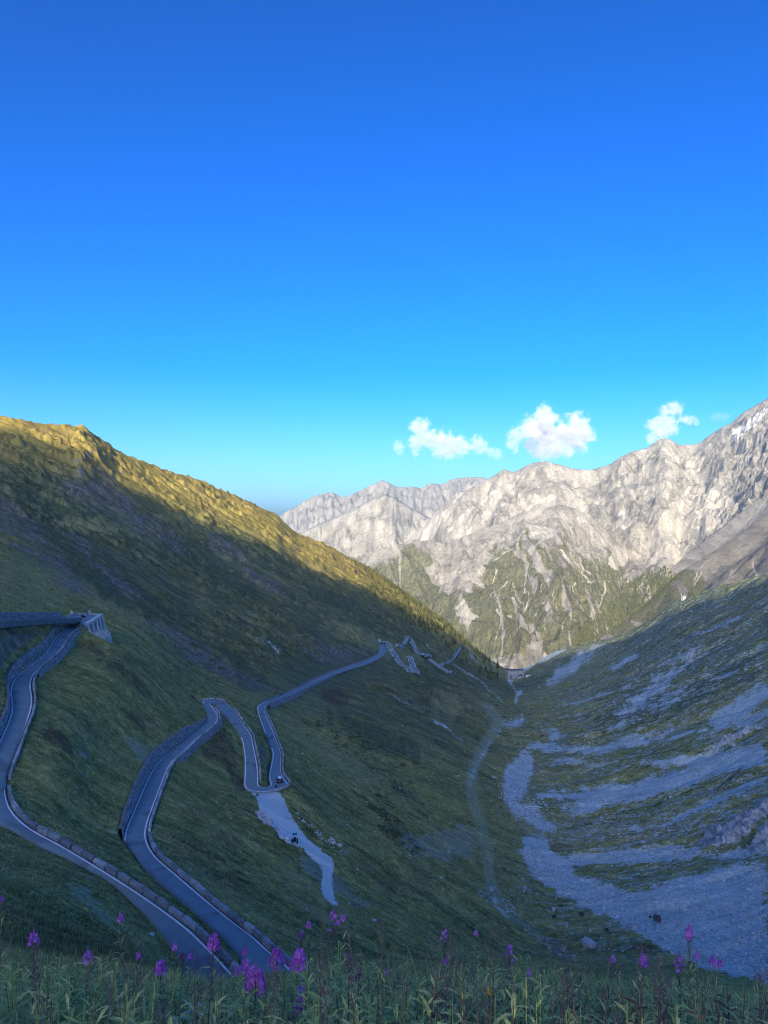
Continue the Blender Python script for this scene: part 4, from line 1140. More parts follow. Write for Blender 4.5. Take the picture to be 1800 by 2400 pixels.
def block_mesh(seed, mat):
    random.seed(seed)
    b = MB()
    # a roughly dressed block: a 3 x 1 x 2 lattice box with the corners knocked off
    xs = [-.5, -.17, .17, .5]; ys = [-.5, .5]; zs = [0, .62, 1.0]
    idx = {}
    V = []
    for i, x in enumerate(xs):
        for j, y in enumerate(ys):
            for k, z in enumerate(zs):
                sh = 0.82 if k == 2 else 1.0
                ex = 0.955 if (k == 2 and i in (0, 3)) else 1.0
                idx[i, j, k] = len(V)
                V.append((x * ex + random.uniform(-.025, .025), y * sh + random.uniform(-.06, .06), z + (random.uniform(-.07, .05) if k else 0)))
    Fc = []
    for i in range(3):
        for k in range(2):
            Fc.append((idx[i,0,k], idx[i+1,0,k], idx[i+1,0,k+1], idx[i,0,k+1]))
            Fc.append((idx[i+1,1,k], idx[i,1,k], idx[i,1,k+1], idx[i+1,1,k+1]))
        Fc.append((idx[i,0,2], idx[i+1,0,2], idx[i+1,1,2], idx[i,1,2]))
    for k in range(2):
        Fc.append((idx[0,1,k], idx[0,0,k], idx[0,0,k+1], idx[0,1,k+1]))
        Fc.append((idx[3,0,k], idx[3,1,k], idx[3,1,k+1], idx[3,0,k+1]))
    b.add(V, Fc)
    me = b.mesh('stone_block'); me.materials.append(mat)
    return me
BLK = [block_mesh(i, M_BLOCK) for i in range(5)]
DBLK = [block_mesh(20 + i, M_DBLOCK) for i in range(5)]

def parapet(label, nm, side, seg, f0, f1, L=2.6, gap=0.35, hh=0.62, th=0.5, off=0.45, meshes=None, group='low stone parapets along the road', dz=0.0):
    e, o, h, tot, t = seg_pts(nm, side, seg, f0, f1, 0.25)
    root = empty('parapet_wall', tuple(e[0]))
    tag(root, label, 'parapet wall', group)
    s = 0.0
    while s + L * 0.6 < tot:
        l = min(L * random.uniform(0.88, 1.12), tot - s)
        c = s + l / 2
        p = np.array([np.interp(c, t, e[:, j]) for j in range(3)]); q = np.array([np.interp(c, t, o[:, j]) for j in range(2)])
        a = np.array([np.interp(s, t, e[:, j]) for j in range(3)]); b_ = np.array([np.interp(s + l, t, e[:, j]) for j in range(3)])
        rz = math.atan2(b_[1] - a[1], b_[0] - a[0])
        tilt = -math.atan2(b_[2] - a[2], max(math.hypot(b_[0] - a[0], b_[1] - a[1]), .1))
        ob = link('stone_block', random.choice(meshes or BLK), root)
        ob.location = (p[0] + q[0] * off - e[0][0], p[1] + q[1] * off - e[0][1], p[2] - 0.12 + dz - e[0][2])
        ob.rotation_euler = (0, tilt, rz + (math.pi if random.random() < .5 else 0) * 0)
        ob.scale = (l, th * random.uniform(.92, 1.1), (hh + .12) * random.uniform(.9, 1.12))
        s += l + gap * random.uniform(.7, 1.4)
    return root

def retaining(label, nm, side, seg, f0, f1, up=True, off=0.12, hmul=1.0, hmin=0.6, cap=0.5, group=None, stone=(0.85, 0.42), jag=0.25, hfix=None):
    """a masonry wall beside the road: rising on the uphill side, or falling away below the downhill edge"""
    e, o, h, tot, t = seg_pts(nm, side, seg, f0, f1, 0.8)
    n = len(e)
    hh = np.maximum(np.abs(h) * hmul, hmin) if hfix is None else np.interp(np.linspace(0, 1, n), np.linspace(0, 1, len(hfix)), hfix)
    rj = np.random.default_rng(len(label) + n)
    hh = hh + (rj.random(n) - .5) * jag * (1 if up else 0)
    org = e[0].copy()
    root = empty('retaining_wall', tuple(org))
    tag(root, label, 'stone wall', group)
    rows = []
    for i in range(n):
        p = e[i] - org
        def at(d, z): return (p[0] + o[i, 0] * d, p[1] + o[i, 1] * d, p[2] + z)
        if up: rows.append([at(off, -.6), at(off, 0), at(off + .10 * hh[i], hh[i]), at(off + .10 * hh[i] + cap, hh[i] + .02), at(off + .10 * hh[i] + cap + .1, -.6)])
        else: rows.append([at(off - .3, -.25), at(off, 0.0), at(off + .35, 0.0), at(off + .35 + .14 * hh[i], -hh[i]), at(off + .2 + .14 * hh[i], -hh[i] - 1.6)])
    V = [q for r in rows for q in r]
    Fc = [(i*5+j, (i+1)*5+j, (i+1)*5+j+1, i*5+j+1) for i in range(n - 1) for j in range(4)]
    MB().add(V, Fc).build('wall_core', M_MORTAR, root)
    b = MB()
    L0, H0 = stone
    s = 0.0; rowk = 0
    z = 0.0
    zmax = hh.max()
    while z < zmax - 0.1:
        rh = H0 * random.uniform(.8, 1.2)
        s = random.uniform(-.4, 0)
        while s < tot:
            l = L0 * random.uniform(.6, 1.45)
            c = min(max(s + l / 2, 0), tot)
            ht = np.interp(c, t, hh)
            if z < ht - .1 and s + l > 0.1:
                z1 = min(z + rh, ht)
                p = np.array([np.interp(c, t, e[:, j]) for j in range(3)]) - org
                a = np.array([np.interp(max(c - l/2, 0), t, e[:, j]) for j in range(3)]); a2 = np.array([np.interp(min(c + l/2, tot), t, e[:, j]) for j in range(3)])
                q = np.array([np.interp(c, t, o[:, j]) for j in range(2)])
                T = a2 - a; T = T / max(np.linalg.norm(T), 1e-3)
                g = 0.035
                pr = random.uniform(.03, .16)
                V = []
                sgn = 1 if up else -1
                for (su, sv) in ((-1, 0), (1, 0), (1, 1), (-1, 1)):
                    zz_ = (z + g) if sv == 0 else (z1 - g)
                    dd = (off + .10 * zz_) if up else (off + .35 + .14 * zz_)
                    for fr in (0, 1):
                        k_ = 0.86 if fr else 1.0
                        u = su * (l / 2 - g) * k_ + random.uniform(-.03, .03)
                        zc = (z + z1) / 2; zv = zc + (zz_ - zc) * k_ + random.uniform(-.03, .03)
                        ddv = dd + (-pr if up else pr) * fr
                        V.append((p[0] + T[0] * u + q[0] * ddv, p[1] + T[1] * u + q[1] * ddv, p[2] + T[2] * u + sgn * zv))
                b.add(V, [(1, 3, 5, 7), (0, 2, 3, 1), (2, 4, 5, 3), (4, 6, 7, 5), (6, 0, 1, 7)])
            s += l
        z += rh
    st = b.build('stone_facing', M_STONE, root)
    tag(st, kind='stuff')
    return root

retaining('long dark masonry wall above the topmost strand of road at the left edge', 'upper', 'P', 0, 0, .97, True, group='masonry walls holding the slope')
retaining('tall pale masonry wall on the uphill side of the road below the top hairpin', 'upper', 'Q', 2, .10, 1.0, True, group='masonry walls holding the slope')
retaining('dark overgrown wall on the uphill side at the left edge of the photo', 'upper', 'Q', 3, 0, .62, True, group='masonry walls holding the slope')
retaining('tall grey masonry wall on the uphill side of the second strand of road', 'middle', 'Q', 1, 0.02, .93, True, group='masonry walls holding the slope')
retaining('stone facing under the outer edge of the road below the top hairpin', 'upper', 'P', 2, .16, .80, False, .75, 1.0, 1.2, group='masonry walls under the road edge')
bast = retaining('stone bastion with sloping buttresses carrying the top hairpin', 'upper', 'P', 2, 0, .17, False, .75, 1, 1, hfix=[9.0, 8.0, 6.2, 4.5], group=None)
retaining('stone facing under the outer edge of the second strand near its hairpin', 'middle', 'P', 1, .50, .93, False, .75, 1.0, .9, group='masonry walls under the road edge')
retaining('long stone facing under the road that runs out towards the far hairpins', 'middle', 'P', 6, .04, .55, False, .75, 1.0, 1.2, stone=(1.1, .6), group='masonry walls under the road edge')
retaining('pale stone parapet standing in front of the topmost strand of road', 'upper', 'Q', 0, 0, .98, True, .1, 1, .9, cap=.5, hfix=[.95, .95], jag=.1)
# the low wall on the uphill face of the long far stretch
retaining('low cut-stone wall above the road running out to the far hairpins', 'middle', 'Q', 6, .05, .9, True, .2, hfix=[.7, 1.6, 1.2, 1.8], stone=(1.2, .6))

def buttresses():
    e, o, h, tot, t = seg_pts('upper', 'P', 2, 0, .17, .25)
    org = np.array(bast.location)
    for f in (0.03, 0.26, 0.48, 0.70, 0.92):
        i = int(f * (len(e) - 1))
        p = e[i] - org; q = o[i]
        T = e[min(i + 1, len(e) - 1)] - e[max(i - 1, 0)]; T = T / np.linalg.norm(T)
        H = 10.2 - 5.2 * f
        poly = [(0.8, 0.1), (1.6, 0.1), (2.3, -H * .42), (4.0, -H * .62), (4.9, -H), (4.9, -H - 1.6), (0.8, -H - 1.6)]
        MB().prism(poly, (q[0], q[1], 0), (0, 0, 1), (T[0], T[1], 0), .75, tuple(p)).build('buttress', M_CONC, bast)
    c = MB()
    n = len(e)
    V = []
    for i in range(0, n, 4):
        p = e[i] - org; q = o[i]
        for d, z in ((0.1, .0), (0.1, .85), (1.25, .85), (1.25, -.1)): V.append((p[0] + q[0]*d, p[1] + q[1]*d, p[2] + z))
    m = len(V) // 4
    c.add(V, [(i*4+j, (i+1)*4+j, (i+1)*4+j+1, i*4+j+1) for i in range(m - 1) for j in range(3)] + [(0, 1, 2, 3), (4*m-1, 4*m-2, 4*m-3, 4*m-4)])
    c.build('coping', M_CONC, bast)
buttresses()

parapet('pale block parapet on the outer edge of the uppermost left road, below the bastion', 'upper', 'P', [2, 3], .12, .97, 2.5, .22)
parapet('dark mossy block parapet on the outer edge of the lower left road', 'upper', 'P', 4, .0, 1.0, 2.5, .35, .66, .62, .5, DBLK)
parapet('pale block parapet on the outer edge of the second road, up to its hairpin', 'middle', 'P', 1, .02, .98, 2.3, .4)
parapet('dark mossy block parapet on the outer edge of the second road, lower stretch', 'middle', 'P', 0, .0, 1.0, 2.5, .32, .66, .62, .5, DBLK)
parapet('pale block parapet beside the grass wedge between the two hairpins', 'middle', 'Q', 3, .12, .97, 2.4, .45)
parapet('long low pale curb wall on the outer edge of the road where the car drives', 'middle', 'P', 5, .02, .98, 4.2, .05, .55, .5, .5)
parapet('pale curb wall round the outside of the lower hairpin', 'middle', 'P', 4, .62, 1.0, 2.8, .05, .55, .5, .4)
parapet('low stone curb on the outer edge of the road running out to the far hairpins', 'middle', 'P', 6, .0, .98, 5.0, .3, .6, .5, .4)
parapet('curved coping wall round the outside of the second hairpin', 'middle', 'Q', 2, .3, 1.0, 2.2, .1, .5, .45, .4)
parapet('low parapet along the back edge of the top hairpin', 'upper', 'P', 1, .1, 1.0, 2.2, .1, .6, .5, .4)

# ------------------------------------------------------------------ the hairpins farther down the valley, laid on the slope
def far_road(pts, width=5.6, wall=None):
    """road traced by its centre line in the photo and draped on the hillside"""
    x, y = along(pts, 26)
    W = shoot(x, y, 400, 2300, 700)
    c = W.copy()
    for _ in range(2): c[1:-1] = .25 * c[:-2] + .5 * c[1:-1] + .25 * c[2:]
    T = np.gradient(c[:, :2], axis=0); T /= np.maximum(np.hypot(T[:, 0], T[:, 1]), 1e-6)[:, None]
    N = np.stack([-T[:, 1], T[:, 0]], 1)
    zg = ground(c[:, 0], c[:, 1])[0]
    c[:, 2] = np.maximum(zg, c[:, 2]) + .5
    for _ in range(3): c[1:-1, 2] = .25 * c[:-2, 2] + .5 * c[1:-1, 2] + .25 * c[2:, 2]
    for s in (-1, 1):   # keep the road above the ground on both sides
        zz_ = ground(c[:, 0] + N[:, 0] * s * width * .45, c[:, 1] + N[:, 1] * s * width * .45)[0]
        c[:, 2] = np.maximum(c[:, 2], zz_ + .25)
    for _ in range(2): c[1:-1, 2] = np.maximum(c[1:-1, 2], (.25 * c[:-2, 2] + .5 * c[1:-1, 2] + .25 * c[2:, 2]))
    P = c.copy(); Q = c.copy()
    P[:, :2] += N * width / 2; Q[:, :2] -= N * width / 2
    me = road_mesh('road', P, Q, M_ASPH)
    # deeper skirts: the fill under the road
    v = np.empty(len(me.vertices) * 3, np.float32); me.vertices.foreach_get('co', v)
    v = v.reshape(-1, 3); v[len(v) // 2:, 2] -= 2.0; me.vertices.foreach_set('co', v.ravel())
    tag(link('road', me, None, M_ASPH), kind='structure')
    for E, s in ((P, 1), (Q, -1)):
        A = E.copy(); B = E.copy()
        A[:, :2] -= N * s * .05; B[:, :2] -= N * s * .45
        A[:, 2] += .06; B[:, 2] += .06
        tag(link('edge_line', np_mesh('edge_line', np.concatenate([A, B]), np.array([(i, i + 1, len(A) + i + 1, len(A) + i) for i in range(len(A) - 1)])), None, M_LINE), kind='structure')
    lab = wall
    if lab:
        root = empty('parapet_wall', tuple(P[0])); tag(root, lab, 'parapet wall', 'low walls of the far hairpins')
        for i in range(0, len(P) - 1):
            a, b_ = P[i], P[i + 1]
            l = float(np.linalg.norm(b_ - a))
            if l < .5: continue
            ob = link('stone_block', random.choice(BLK), root)
            m = (a + b_) / 2 - P[0]
            ob.location = (m[0], m[1], m[2] - .2)
            ob.rotation_euler = (0, -math.atan2(b_[2] - a[2], math.hypot(b_[0] - a[0], b_[1] - a[1])), math.atan2(b_[1] - a[1], b_[0] - a[0]))
            ob.scale = (l * 1.0, .7, 1.1)
    return c
FE = far_road([(892,1508),(899,1505.5),(906,1507.5),(911,1516),(918,1530),(928,1544),(938,1558),(952,1571),(963,1581),(972,1587)], 6.0, 'low wall along the far road dropping from the fifth hairpin')
far_road([(958,1548),(962,1551),(966,1562),(972,1577),(976,1585)], 7.0, 'low wall beside the short strand of the fifth hairpin')
far_road([(931,1521),(940,1517.5),(947,1511.5),(950,1505),(955,1502.5),(961,1504),(965,1511),(971,1521),(979,1530),(987,1537)], 5.5, 'pale wall round the sixth hairpin far down the valley')
far_road([(1006,1545),(1018,1554.5),(1031,1563),(1043,1571),(1051,1577)], 5.5)
far_road([(1033,1561),(1047,1554.5),(1060,1548),(1069,1540),(1074,1531),(1077,1522),(1083,1516.5),(1088,1517),(1094,1524),(1100,1532),(1107,1545),(1117,1554)], 5.5, 'pale wall round the seventh hairpin far down the valley')
far_road([(1117,1554),(1130,1562),(1145,1571),(1160,1577),(1176,1581)], 4.5)
far_road([(1121,1540),(1134,1544),(1148,1555),(1160,1565)], 4.5)
FP = far_road([(985,1536),(994,1537.5),(1004,1540)], 13.0)
far_road([(1042,1578.5),(1053,1577),(1066,1576.5)], 3.0, 'short pale end wall of the far lower hairpin')
# ------------------------------------------------------------------ vehicles, signs and the people's things on the road
M_DARKP = plain('dark_car_paint', (0.020, 0.022, 0.030), 0.25, 0.5, 0.1)
M_WHITEP = plain('white_car_paint', (0.78, 0.79, 0.80), 0.3, 0.5, 0.05)
M_GLASS = plain('tinted_glass', (0.03, 0.04, 0.05), 0.08, 0.6, 0.1)
M_RUB = plain('black_rubber', (0.02, 0.02, 0.022), 0.85, 0.2, 0.2)
M_STEEL = plain('grey_steel', (0.35, 0.36, 0.37), 0.45, 0.5, 0.15, metal=0.7)
M_RED = plain('red_lens', (0.50, 0.02, 0.025), 0.3, 0.5, 0.1)
M_CLEAR = plain('clear_lens', (0.75, 0.76, 0.78), 0.2, 0.6, 0.05)
M_REDP = plain('dark_red_paint', (0.16, 0.012, 0.016), 0.35, 0.5, 0.15)
M_CLOTH = plain('dark_riding_suit', (0.025, 0.028, 0.036), 0.8, 0.2, 0.2)
M_HELM = plain('white_helmet', (0.75, 0.76, 0.78), 0.3, 0.5, 0.05)
M_SKIN = plain('skin', (0.50, 0.33, 0.25), 0.6, 0.3, 0.05)
M_SIGNB = plain('grey_sign_back', (0.10, 0.105, 0.11), 0.6, 0.3, 0.1)
M_YEL = plain('yellow_machine_paint', (0.10, 0.09, 0.05), 0.5, 0.4, 0.2)

def wheel_mesh(r, w):
    b = MB(); n = 14
    prof = [(r * .55, -w/2), (r * .93, -w/2), (r, -w*.3), (r, w*.3), (r * .93, w/2), (r * .55, w/2)]
    V = [(math.cos(2*math.pi*k/n) * a, y, math.sin(2*math.pi*k/n) * a) for a, y in prof for k in range(n)]
    b.add(V, [(i*n+k, i*n+(k+1)%n, (i+1)*n+(k+1)%n, (i+1)*n+k) for i in range(len(prof)-1) for k in range(n)])
    return b.mesh('tyre', True)
def rim_mesh(r, w):
    b = MB(); n = 10
    V = [(math.cos(2*math.pi*k/n) * r * .56, y, math.sin(2*math.pi*k/n) * r * .56) for y in (-w*.42, w*.42) for k in range(n)]
    b.add(V, [tuple(range(n)), tuple(range(2*n-1, n-1, -1))] + [(k, n+k, n+(k+1)%n, (k+1)%n) for k in range(n)])
    return b.mesh('rim')

def shell(sections, name, mat, parent):
    """body skinned over cross-sections: (x, [(y,z) half outline from sill to roof centre])"""
    V = []; m = len(sections[0][1]); n = len(sections)
    for x, half in sections:
        for y, z in half: V.append((x, y, z))
        for y, z in reversed(half[:-1] if half[-1][0] == 0 else half): V.append((x, -y, z))
    w = len(V) // n
    Fc = [(i*w+j, i*w+j+1, (i+1)*w+j+1, (i+1)*w+j) for i in range(n-1) for j in range(w-1)]
    Fc += [tuple(range(w)), tuple(range((n-1)*w + w - 1, (n-1)*w - 1, -1))]
    Fc += [(i*w, (i+1)*w, (i+1)*w + w - 1, i*w + w - 1) for i in range(n-1)]
    o = MB().add(V, Fc).build(name, mat, parent)
    return o

def make_car(label, cat, loc, rz, low, roofm, group=None, van=False, name='car', s=1.0):
    root = empty(name, loc, rz); tag(root, label, cat, group); root.scale = (s, s, s)
    L = 4.3; W = .88
    if van:
        sec = [(-2.6,.45,.95,.95),(-2.5,.35,1.0,2.0),(1.2,.35,1.0,2.1),(1.7,.35,1.0,1.9),(2.5,.35,1.0,1.15),(2.65,.42,.8,1.0)]
        secs = [(x, [(W, zl), (W * 1.02, zm * .9), (W * .98, zm), (W * .86, zt - .05), (0, zt)]) for x, zl, zm, zt in sec]
        shell(secs, 'body', low, root)
        MB().add([(1.72,.72,1.86),(1.72,-.72,1.86),(2.38,-.74,1.28),(2.38,.74,1.28)], [(0,1,2,3)]).build('windscreen', M_GLASS, root).location = (.03, 0, .03)
        hw = 1.7; r = .34
        wx = (-1.6, 1.75)
    else:
        sec = [(-2.12,.38,.72),(-2.05,.26,.95),(-1.1,.24,.98),(.6,.24,.96),(1.6,.26,.86),(2.05,.28,.72),(2.15,.36,.60)]
        secs = [(x, [(W*.96, zl), (W, .55), (W*.98, zm - .1), (W*.86, zm), (0, zm + .02)]) for x, zl, zm in sec]
        shell(secs, 'body', low, root)
        cab = [(-1.98,.96,.97),(-1.45,.96,1.36),(-.2,.96,1.44),(.35,.95,1.40),(1.15,.93,.95)]
        cs = [(x, [(W*.88, zl), (W*.80, max(zt - .08, zl + .005)), (W*.66, zt), (0, zt + .015)]) for x, zl, zt in cab]
        shell(cs, 'window', M_GLASS, root)
        roof = [(-1.5,1.37),(-1.0,1.42),(-.2,1.465),(.38,1.42)]
        V = []
        for x, z in roof:
            V += [(x, -W*.68, z - .03), (x, 0, z + .012), (x, W*.68, z - .03)]
        V2 = [(a, b_, c - .035) for a, b_, c in V]
        n3 = len(V)
        Fc = [(i*3+j, (i+1)*3+j, (i+1)*3+j+1, i*3+j+1) for i in range(3) for j in range(2)]
        Fc += [tuple(n3 + q for q in reversed(f)) for f in Fc[:]]
        Fc += [(i*3, i*3+n3, (i+1)*3+n3, (i+1)*3) for i in range(3)] + [(i*3+2, (i+1)*3+2, (i+1)*3+2+n3, i*3+2+n3) for i in range(3)] + [(0,1,1+n3,n3),(1,2,2+n3,1+n3)]
        MB().add(V + V2, [tuple(f) for f in Fc]).build('roof', roofm, root)
        MB().box((-2.13, 0, .78), (.05, .5, .12)).build('number_plate', M_WHITEP, root)
        r = .31; wx = (-1.32, 1.35)
    for sx in wx:
        for sy in (-1, 1):
            wo = link('wheel', wheel_mesh(r, .2), root, M_RUB, (sx, sy * (W - .06), r))
            link('rim', rim_mesh(r, .2), wo, M_STEEL)
    xe = -2.14 if not van else -2.63
    for sy in (-1, 1):
        MB().box((xe + .02, sy * .66, .78 if not van else 1.0), (.06, .3, .15 if not van else .35)).build('tail_light', M_RED, root)
        MB().box((2.12 if not van else 2.6, sy * .62, .64 if not van else .85), (.08, .3, .14)).build('headlight', M_CLEAR, root)
    MB().box((xe - .03, 0, .45), (.12, 1.6, .16)).build('bumper', M_RUB, root)
    return root

def on_road(nm, px, py):
    """point of the carriageway seen at a photo point"""
    X, q = ray(px, py)
    P, Q = EDGE[nm]; c = .5 * (P + Q)
    d = -c[:, 2] / q
    i = int(np.argmin(np.hypot(X * d - c[:, 0], d - c[:, 1])))
    z = c[i, 2]; d = -z / q
    T = c[min(i + 1, len(c) - 1)] - c[max(i - 1, 0)]
    return (float(X * d), float(d), float(z + .05)), math.atan2(T[1], T[0])
p, a = on_road('middle', 655, 1832)
make_car('dark car with a pale roof and red tail lights driving through the lower hairpin', 'car', p, math.radians(100), M_DARKP, M_WHITEP)

def far_spot(px, py, lift=.6):
    w = shoot([px], [py], 400, 2300, 900)[0]
    z = float(ground(np.array([w[0]]), np.array([w[1]]))[0][0])
    return w, z
def near_c(c, px, py):
    X, Y = project(c[:, 0], c[:, 1], c[:, 2])
    i = int(np.argmin(np.hypot(X - px, Y - py))); j = min(max(i, 1), len(c) - 2)
    T = c[j + 1] - c[j - 1]
    return tuple(c[i] + np.array([0, 0, .12])), math.atan2(T[1], T[0])
for px, py, lab, v in ((913.5, 1524, 'tiny white van high on the far road below the fifth hairpin', True), (943, 1559, 'tiny white car lower down on the far road below the fifth hairpin', False)):
    p, a = near_c(FE, px, py)
    make_car(lab, 'van' if v else 'car', p, a, M_WHITEP, M_WHITEP, None, v, 'van' if v else 'car')
for k_, (px, lab, v) in enumerate(((992, 'white van, left of two parked on the lay-by of the sixth hairpin', True), (998, 'white car, right of two parked on the lay-by of the sixth hairpin', False))):
    p, a = near_c(FP, px, 1537)
    make_car(lab, 'van' if v else 'car', (p[0], p[1] + 1.5, p[2]), a + .5, M_WHITEP, M_WHITEP, None, v, 'van' if v else 'car')

# ---- body helper for the two riders: one skinned surface
def skin_body(name, joints, edges, parent, mat):
    me = bpy.data.meshes.new(name)
    me.from_pydata([j[:3] for j in joints], edges, [])
    o = link(name, me, parent, mat)
    m = o.modifiers.new('skin', 'SKIN'); m.use_smooth_shade = True
    for v, j in zip(me.skin_vertices[0].data, joints): v.radius = (j[3], j[3])
    me.skin_vertices[0].data[0].use_root = True
    o.modifiers.new('sub', 'SUBSURF').levels = 1
    o.modifiers['sub'].render_levels = 1
    # bake so the figure is plain geometry
    dg = bpy.context.evaluated_depsgraph_get()
    m2 = bpy.data.meshes.new_from_object(o.evaluated_get(dg))
    o.modifiers.clear(); o.data = m2
    if len(m2.materials) == 0: m2.materials.append(mat)
    return o

def motorcycle(label, loc, rz, rider_label):
    r = empty('motorcycle', loc, rz); tag(r, label, 'motorcycle')
    for x in (-.68, .72):
        w = link('wheel', wheel_mesh(.31, .15), r, M_RUB, (x, 0, .31)); link('rim', rim_mesh(.31, .12), w, M_STEEL)
    shell([(-.95,[(.10,.72),(.13,.82),(0,.86)]),(-.45,[(.16,.55),(.18,.72),(0,.78)]),(.05,[(.19,.35),(.22,.75),(0,.96)]),(.45,[(.15,.45),(.19,.85),(0,.98)]),(.72,[(.10,.75),(.13,.9),(0,1.0)])], 'fairing', M_REDP, r)
    MB().box((-.25, 0, .80), (.7, .28, .1)).build('saddle', M_RUB, r)
    MB().tube([(.62,-.36,1.02),(.55,0,1.08),(.62,.36,1.02)], .018).build('handlebar', M_STEEL, r)
    for sy in (-1, 1): MB().tube([(.5,.08*sy,1.0),(.74,.08*sy,.31)], .03).build('fork', M_STEEL, r)
    MB().box((-.98, 0, .78), (.05, .16, .08)).build('tail_light', M_RED, r)
    for sy in (-1, 1): MB().box((-.7, sy * .34, .66), (.5, .2, .34)).build('pannier', M_RUB, r)
    pr = empty('person', loc, rz); tag(pr, rider_label, 'person')
    J = [(-.2,0,.92,.15),(-.12,0,1.15,.16),(-.02,0,1.38,.17),(.06,0,1.52,.07),(.08,0,1.62,.09),
         (.0,.2,1.40,.07),(.18,.32,1.22,.055),(.48,.30,1.08,.045),(.0,-.2,1.40,.07),(.18,-.32,1.22,.055),(.48,-.30,1.08,.045),
         (-.12,.16,.88,.10),(.22,.24,.78,.085),(.02,.22,.36,.06),(.16,.22,.32,.05),(-.12,-.16,.88,.10),(.22,-.24,.78,.085),(.02,-.22,.36,.06),(.16,-.22,.32,.05)]
    E = [(0,1),(1,2),(2,3),(3,4),(2,5),(5,6),(6,7),(2,8),(8,9),(9,10),(0,11),(11,12),(12,13),(13,14),(0,15),(15,16),(16,17),(17,18)]
    skin_body('riding_suit', J, E, pr, M_CLOTH)
    b = MB(); n = 10
    V = []
    for i in range(7):
        th = math.pi * i / 6
        for k in range(n): V.append((.1 + .155 * math.sin(th) * math.cos(2*math.pi*k/n), .135 * math.sin(th) * math.sin(2*math.pi*k/n), 1.70 + .155 * math.cos(th)))
    b.add(V, [(i*n+k, (i+1)*n+k, (i+1)*n+(k+1)%n, i*n+(k+1)%n) for i in range(6) for k in range(n)])
    b.build('helmet', M_HELM, pr, True)
    MB().box((.235, 0, 1.70), (.05, .17, .09)).build('visor', M_GLASS, pr)
p, a = on_road('upper', 194, 1449.5)
motorcycle('dark red motorcycle riding round the top hairpin at the left', p, a + math.pi, 'rider in dark suit and white helmet on the motorcycle in the top hairpin')

# ---- small dark tractor standing on the gravel track, with a crate beside it
def gpt(px, py):
    w = shoot([px], [py], 40, 900, 1600)[0]
    z = float(ground(np.array([w[0]]), np.array([w[1]]))[0][0])
    return (float(w[0]), float(w[1]), z)
tp = gpt(691, 1976)
t = empty('tractor', tp, math.radians(95)); tag(t, 'small dark tractor with a roll frame parked on the pale gravel track', 'tractor')
for x, y, r in ((-.55, .62, .55), (-.55, -.62, .55), (.85, .55, .36), (.85, -.55, .36)):
    w = link('wheel', wheel_mesh(r, .34), t, M_RUB, (x, y, r)); link('rim', rim_mesh(r, .3), w, M_REDP)
shell([(-.7,[(.32,.55),(.34,.95),(0,1.0)]),(.2,[(.30,.5),(.32,1.05),(0,1.15)]),(1.25,[(.26,.5),(.27,.95),(0,1.0)])], 'hood', M_DARKP, t)
MB().box((-.45, 0, 1.12), (.5, .5, .12)).build('seat', M_RUB, t)
MB().box((-.72, 0, 1.43), (.12, .5, .5)).build('backrest', M_RUB, t)
for x in (-.8, .1):
    for y in (-.42, .42): MB().tube([(x, y, .9), (x, y, 2.25)], .035, 6).build('frame_post', M_STEEL, t)
MB().box((-.35, 0, 2.29), (1.2, 1.05, .08)).build('canopy', M_DARKP, t)
for y in (-1, 1): MB().box((-.55, y * .62, 1.16), (.95, .36, .06)).build('mudguard', M_DARKP, t)
MB().tube([(.7, .2, 1.0), (.7, .2, 1.9)], .035).build('exhaust_pipe', M_STEEL, t)
MB().tube([(.0, 0, 1.1), (-.15, 0, 1.45)], .02).build('steering_wheel', M_RUB, t)
cp = gpt(673, 1971)
c = empty('crate', cp, .2); tag(c, 'white box standing left of the dark tractor', 'box')
MB().box((0, 0, .35), (.75, .6, .68)).build('box_body', M_WHITEP, c)
MB().box((0, 0, .725), (.8, .65, .06)).build('lid', M_CONC, c)
for sx in (-1, 1): MB().box((sx * .39, 0, .5), (.03, .22, .05)).build('handle', M_STEEL, c)
bp = gpt(658, 1966)
tag(MB().prism([(-.8, 0), (-.4, .12), (.2, .16), (.8, .05), (.7, -.06), (-.6, -.05)], (1, 0, 0), (0, 0, 1), (0, 1, 0), .35, (0, 0, .08)).build('plank', M_WHITEP, None, False, bp, (.1, .15, -.5)), 'pale bent board lying at the edge of the gravel track', 'board')

# ---- road signs and posts
def sign_triangle(label, loc, rz):
    r = empty('warning_sign', loc, rz); tag(r, label, 'road sign')
    MB().tube([(0, 0, -.3), (0, 0, 1.9)], .035, 8).build('pole', M_STEEL, r)
    a = .5
    MB().prism([(-a, 0), (a, 0), (a * .94, .08), (.06, .84), (-.06, .84), (-a * .94, .08)], (1, 0, 0), (0, 0, 1), (0, 1, 0), .03, (0, -.05, 1.5)).build('panel', M_SIGNB, r)
    MB().box((0, -.02, 1.75), (.5, .03, .04)).build('bracket', M_STEEL, r)
    MB().box((0, 0, .0), (.3, .3, .2)).build('foot', M_CONC, r)
sign_triangle('dark triangular sign on a thin pole at the top of the gravel track', gpt(603, 1880), .1)
def post(label, loc, hgt=1.5, panel=True, group=None):
    r = empty('marker_post', loc, .3); tag(r, label, 'post', group)
    MB().tube([(0, 0, -.3), (0, 0, hgt * .62)], .07, 8).build('pole', M_SIGNB, r)
    MB().box((0, 0, hgt * .70), (.42, .10, hgt * .30), 0, (.9, 1)).build('number_panel', M_RUB, r)
    MB().box((0, 0, hgt * .93), (.16, .14, hgt * .12)).build('cap', M_SIGNB, r)
post('dark number post at the outer edge of the lower hairpin above the gravel track', gpt(646.5, 1854.5), 2.1)
pp, _ = on_road('middle', 505, 1638.5)
post('dark number post behind the second hairpin', (pp[0] + .3, pp[1] + 2.2, pp[2] - .3), 2.0)
pp = gpt(637.5, 1692)
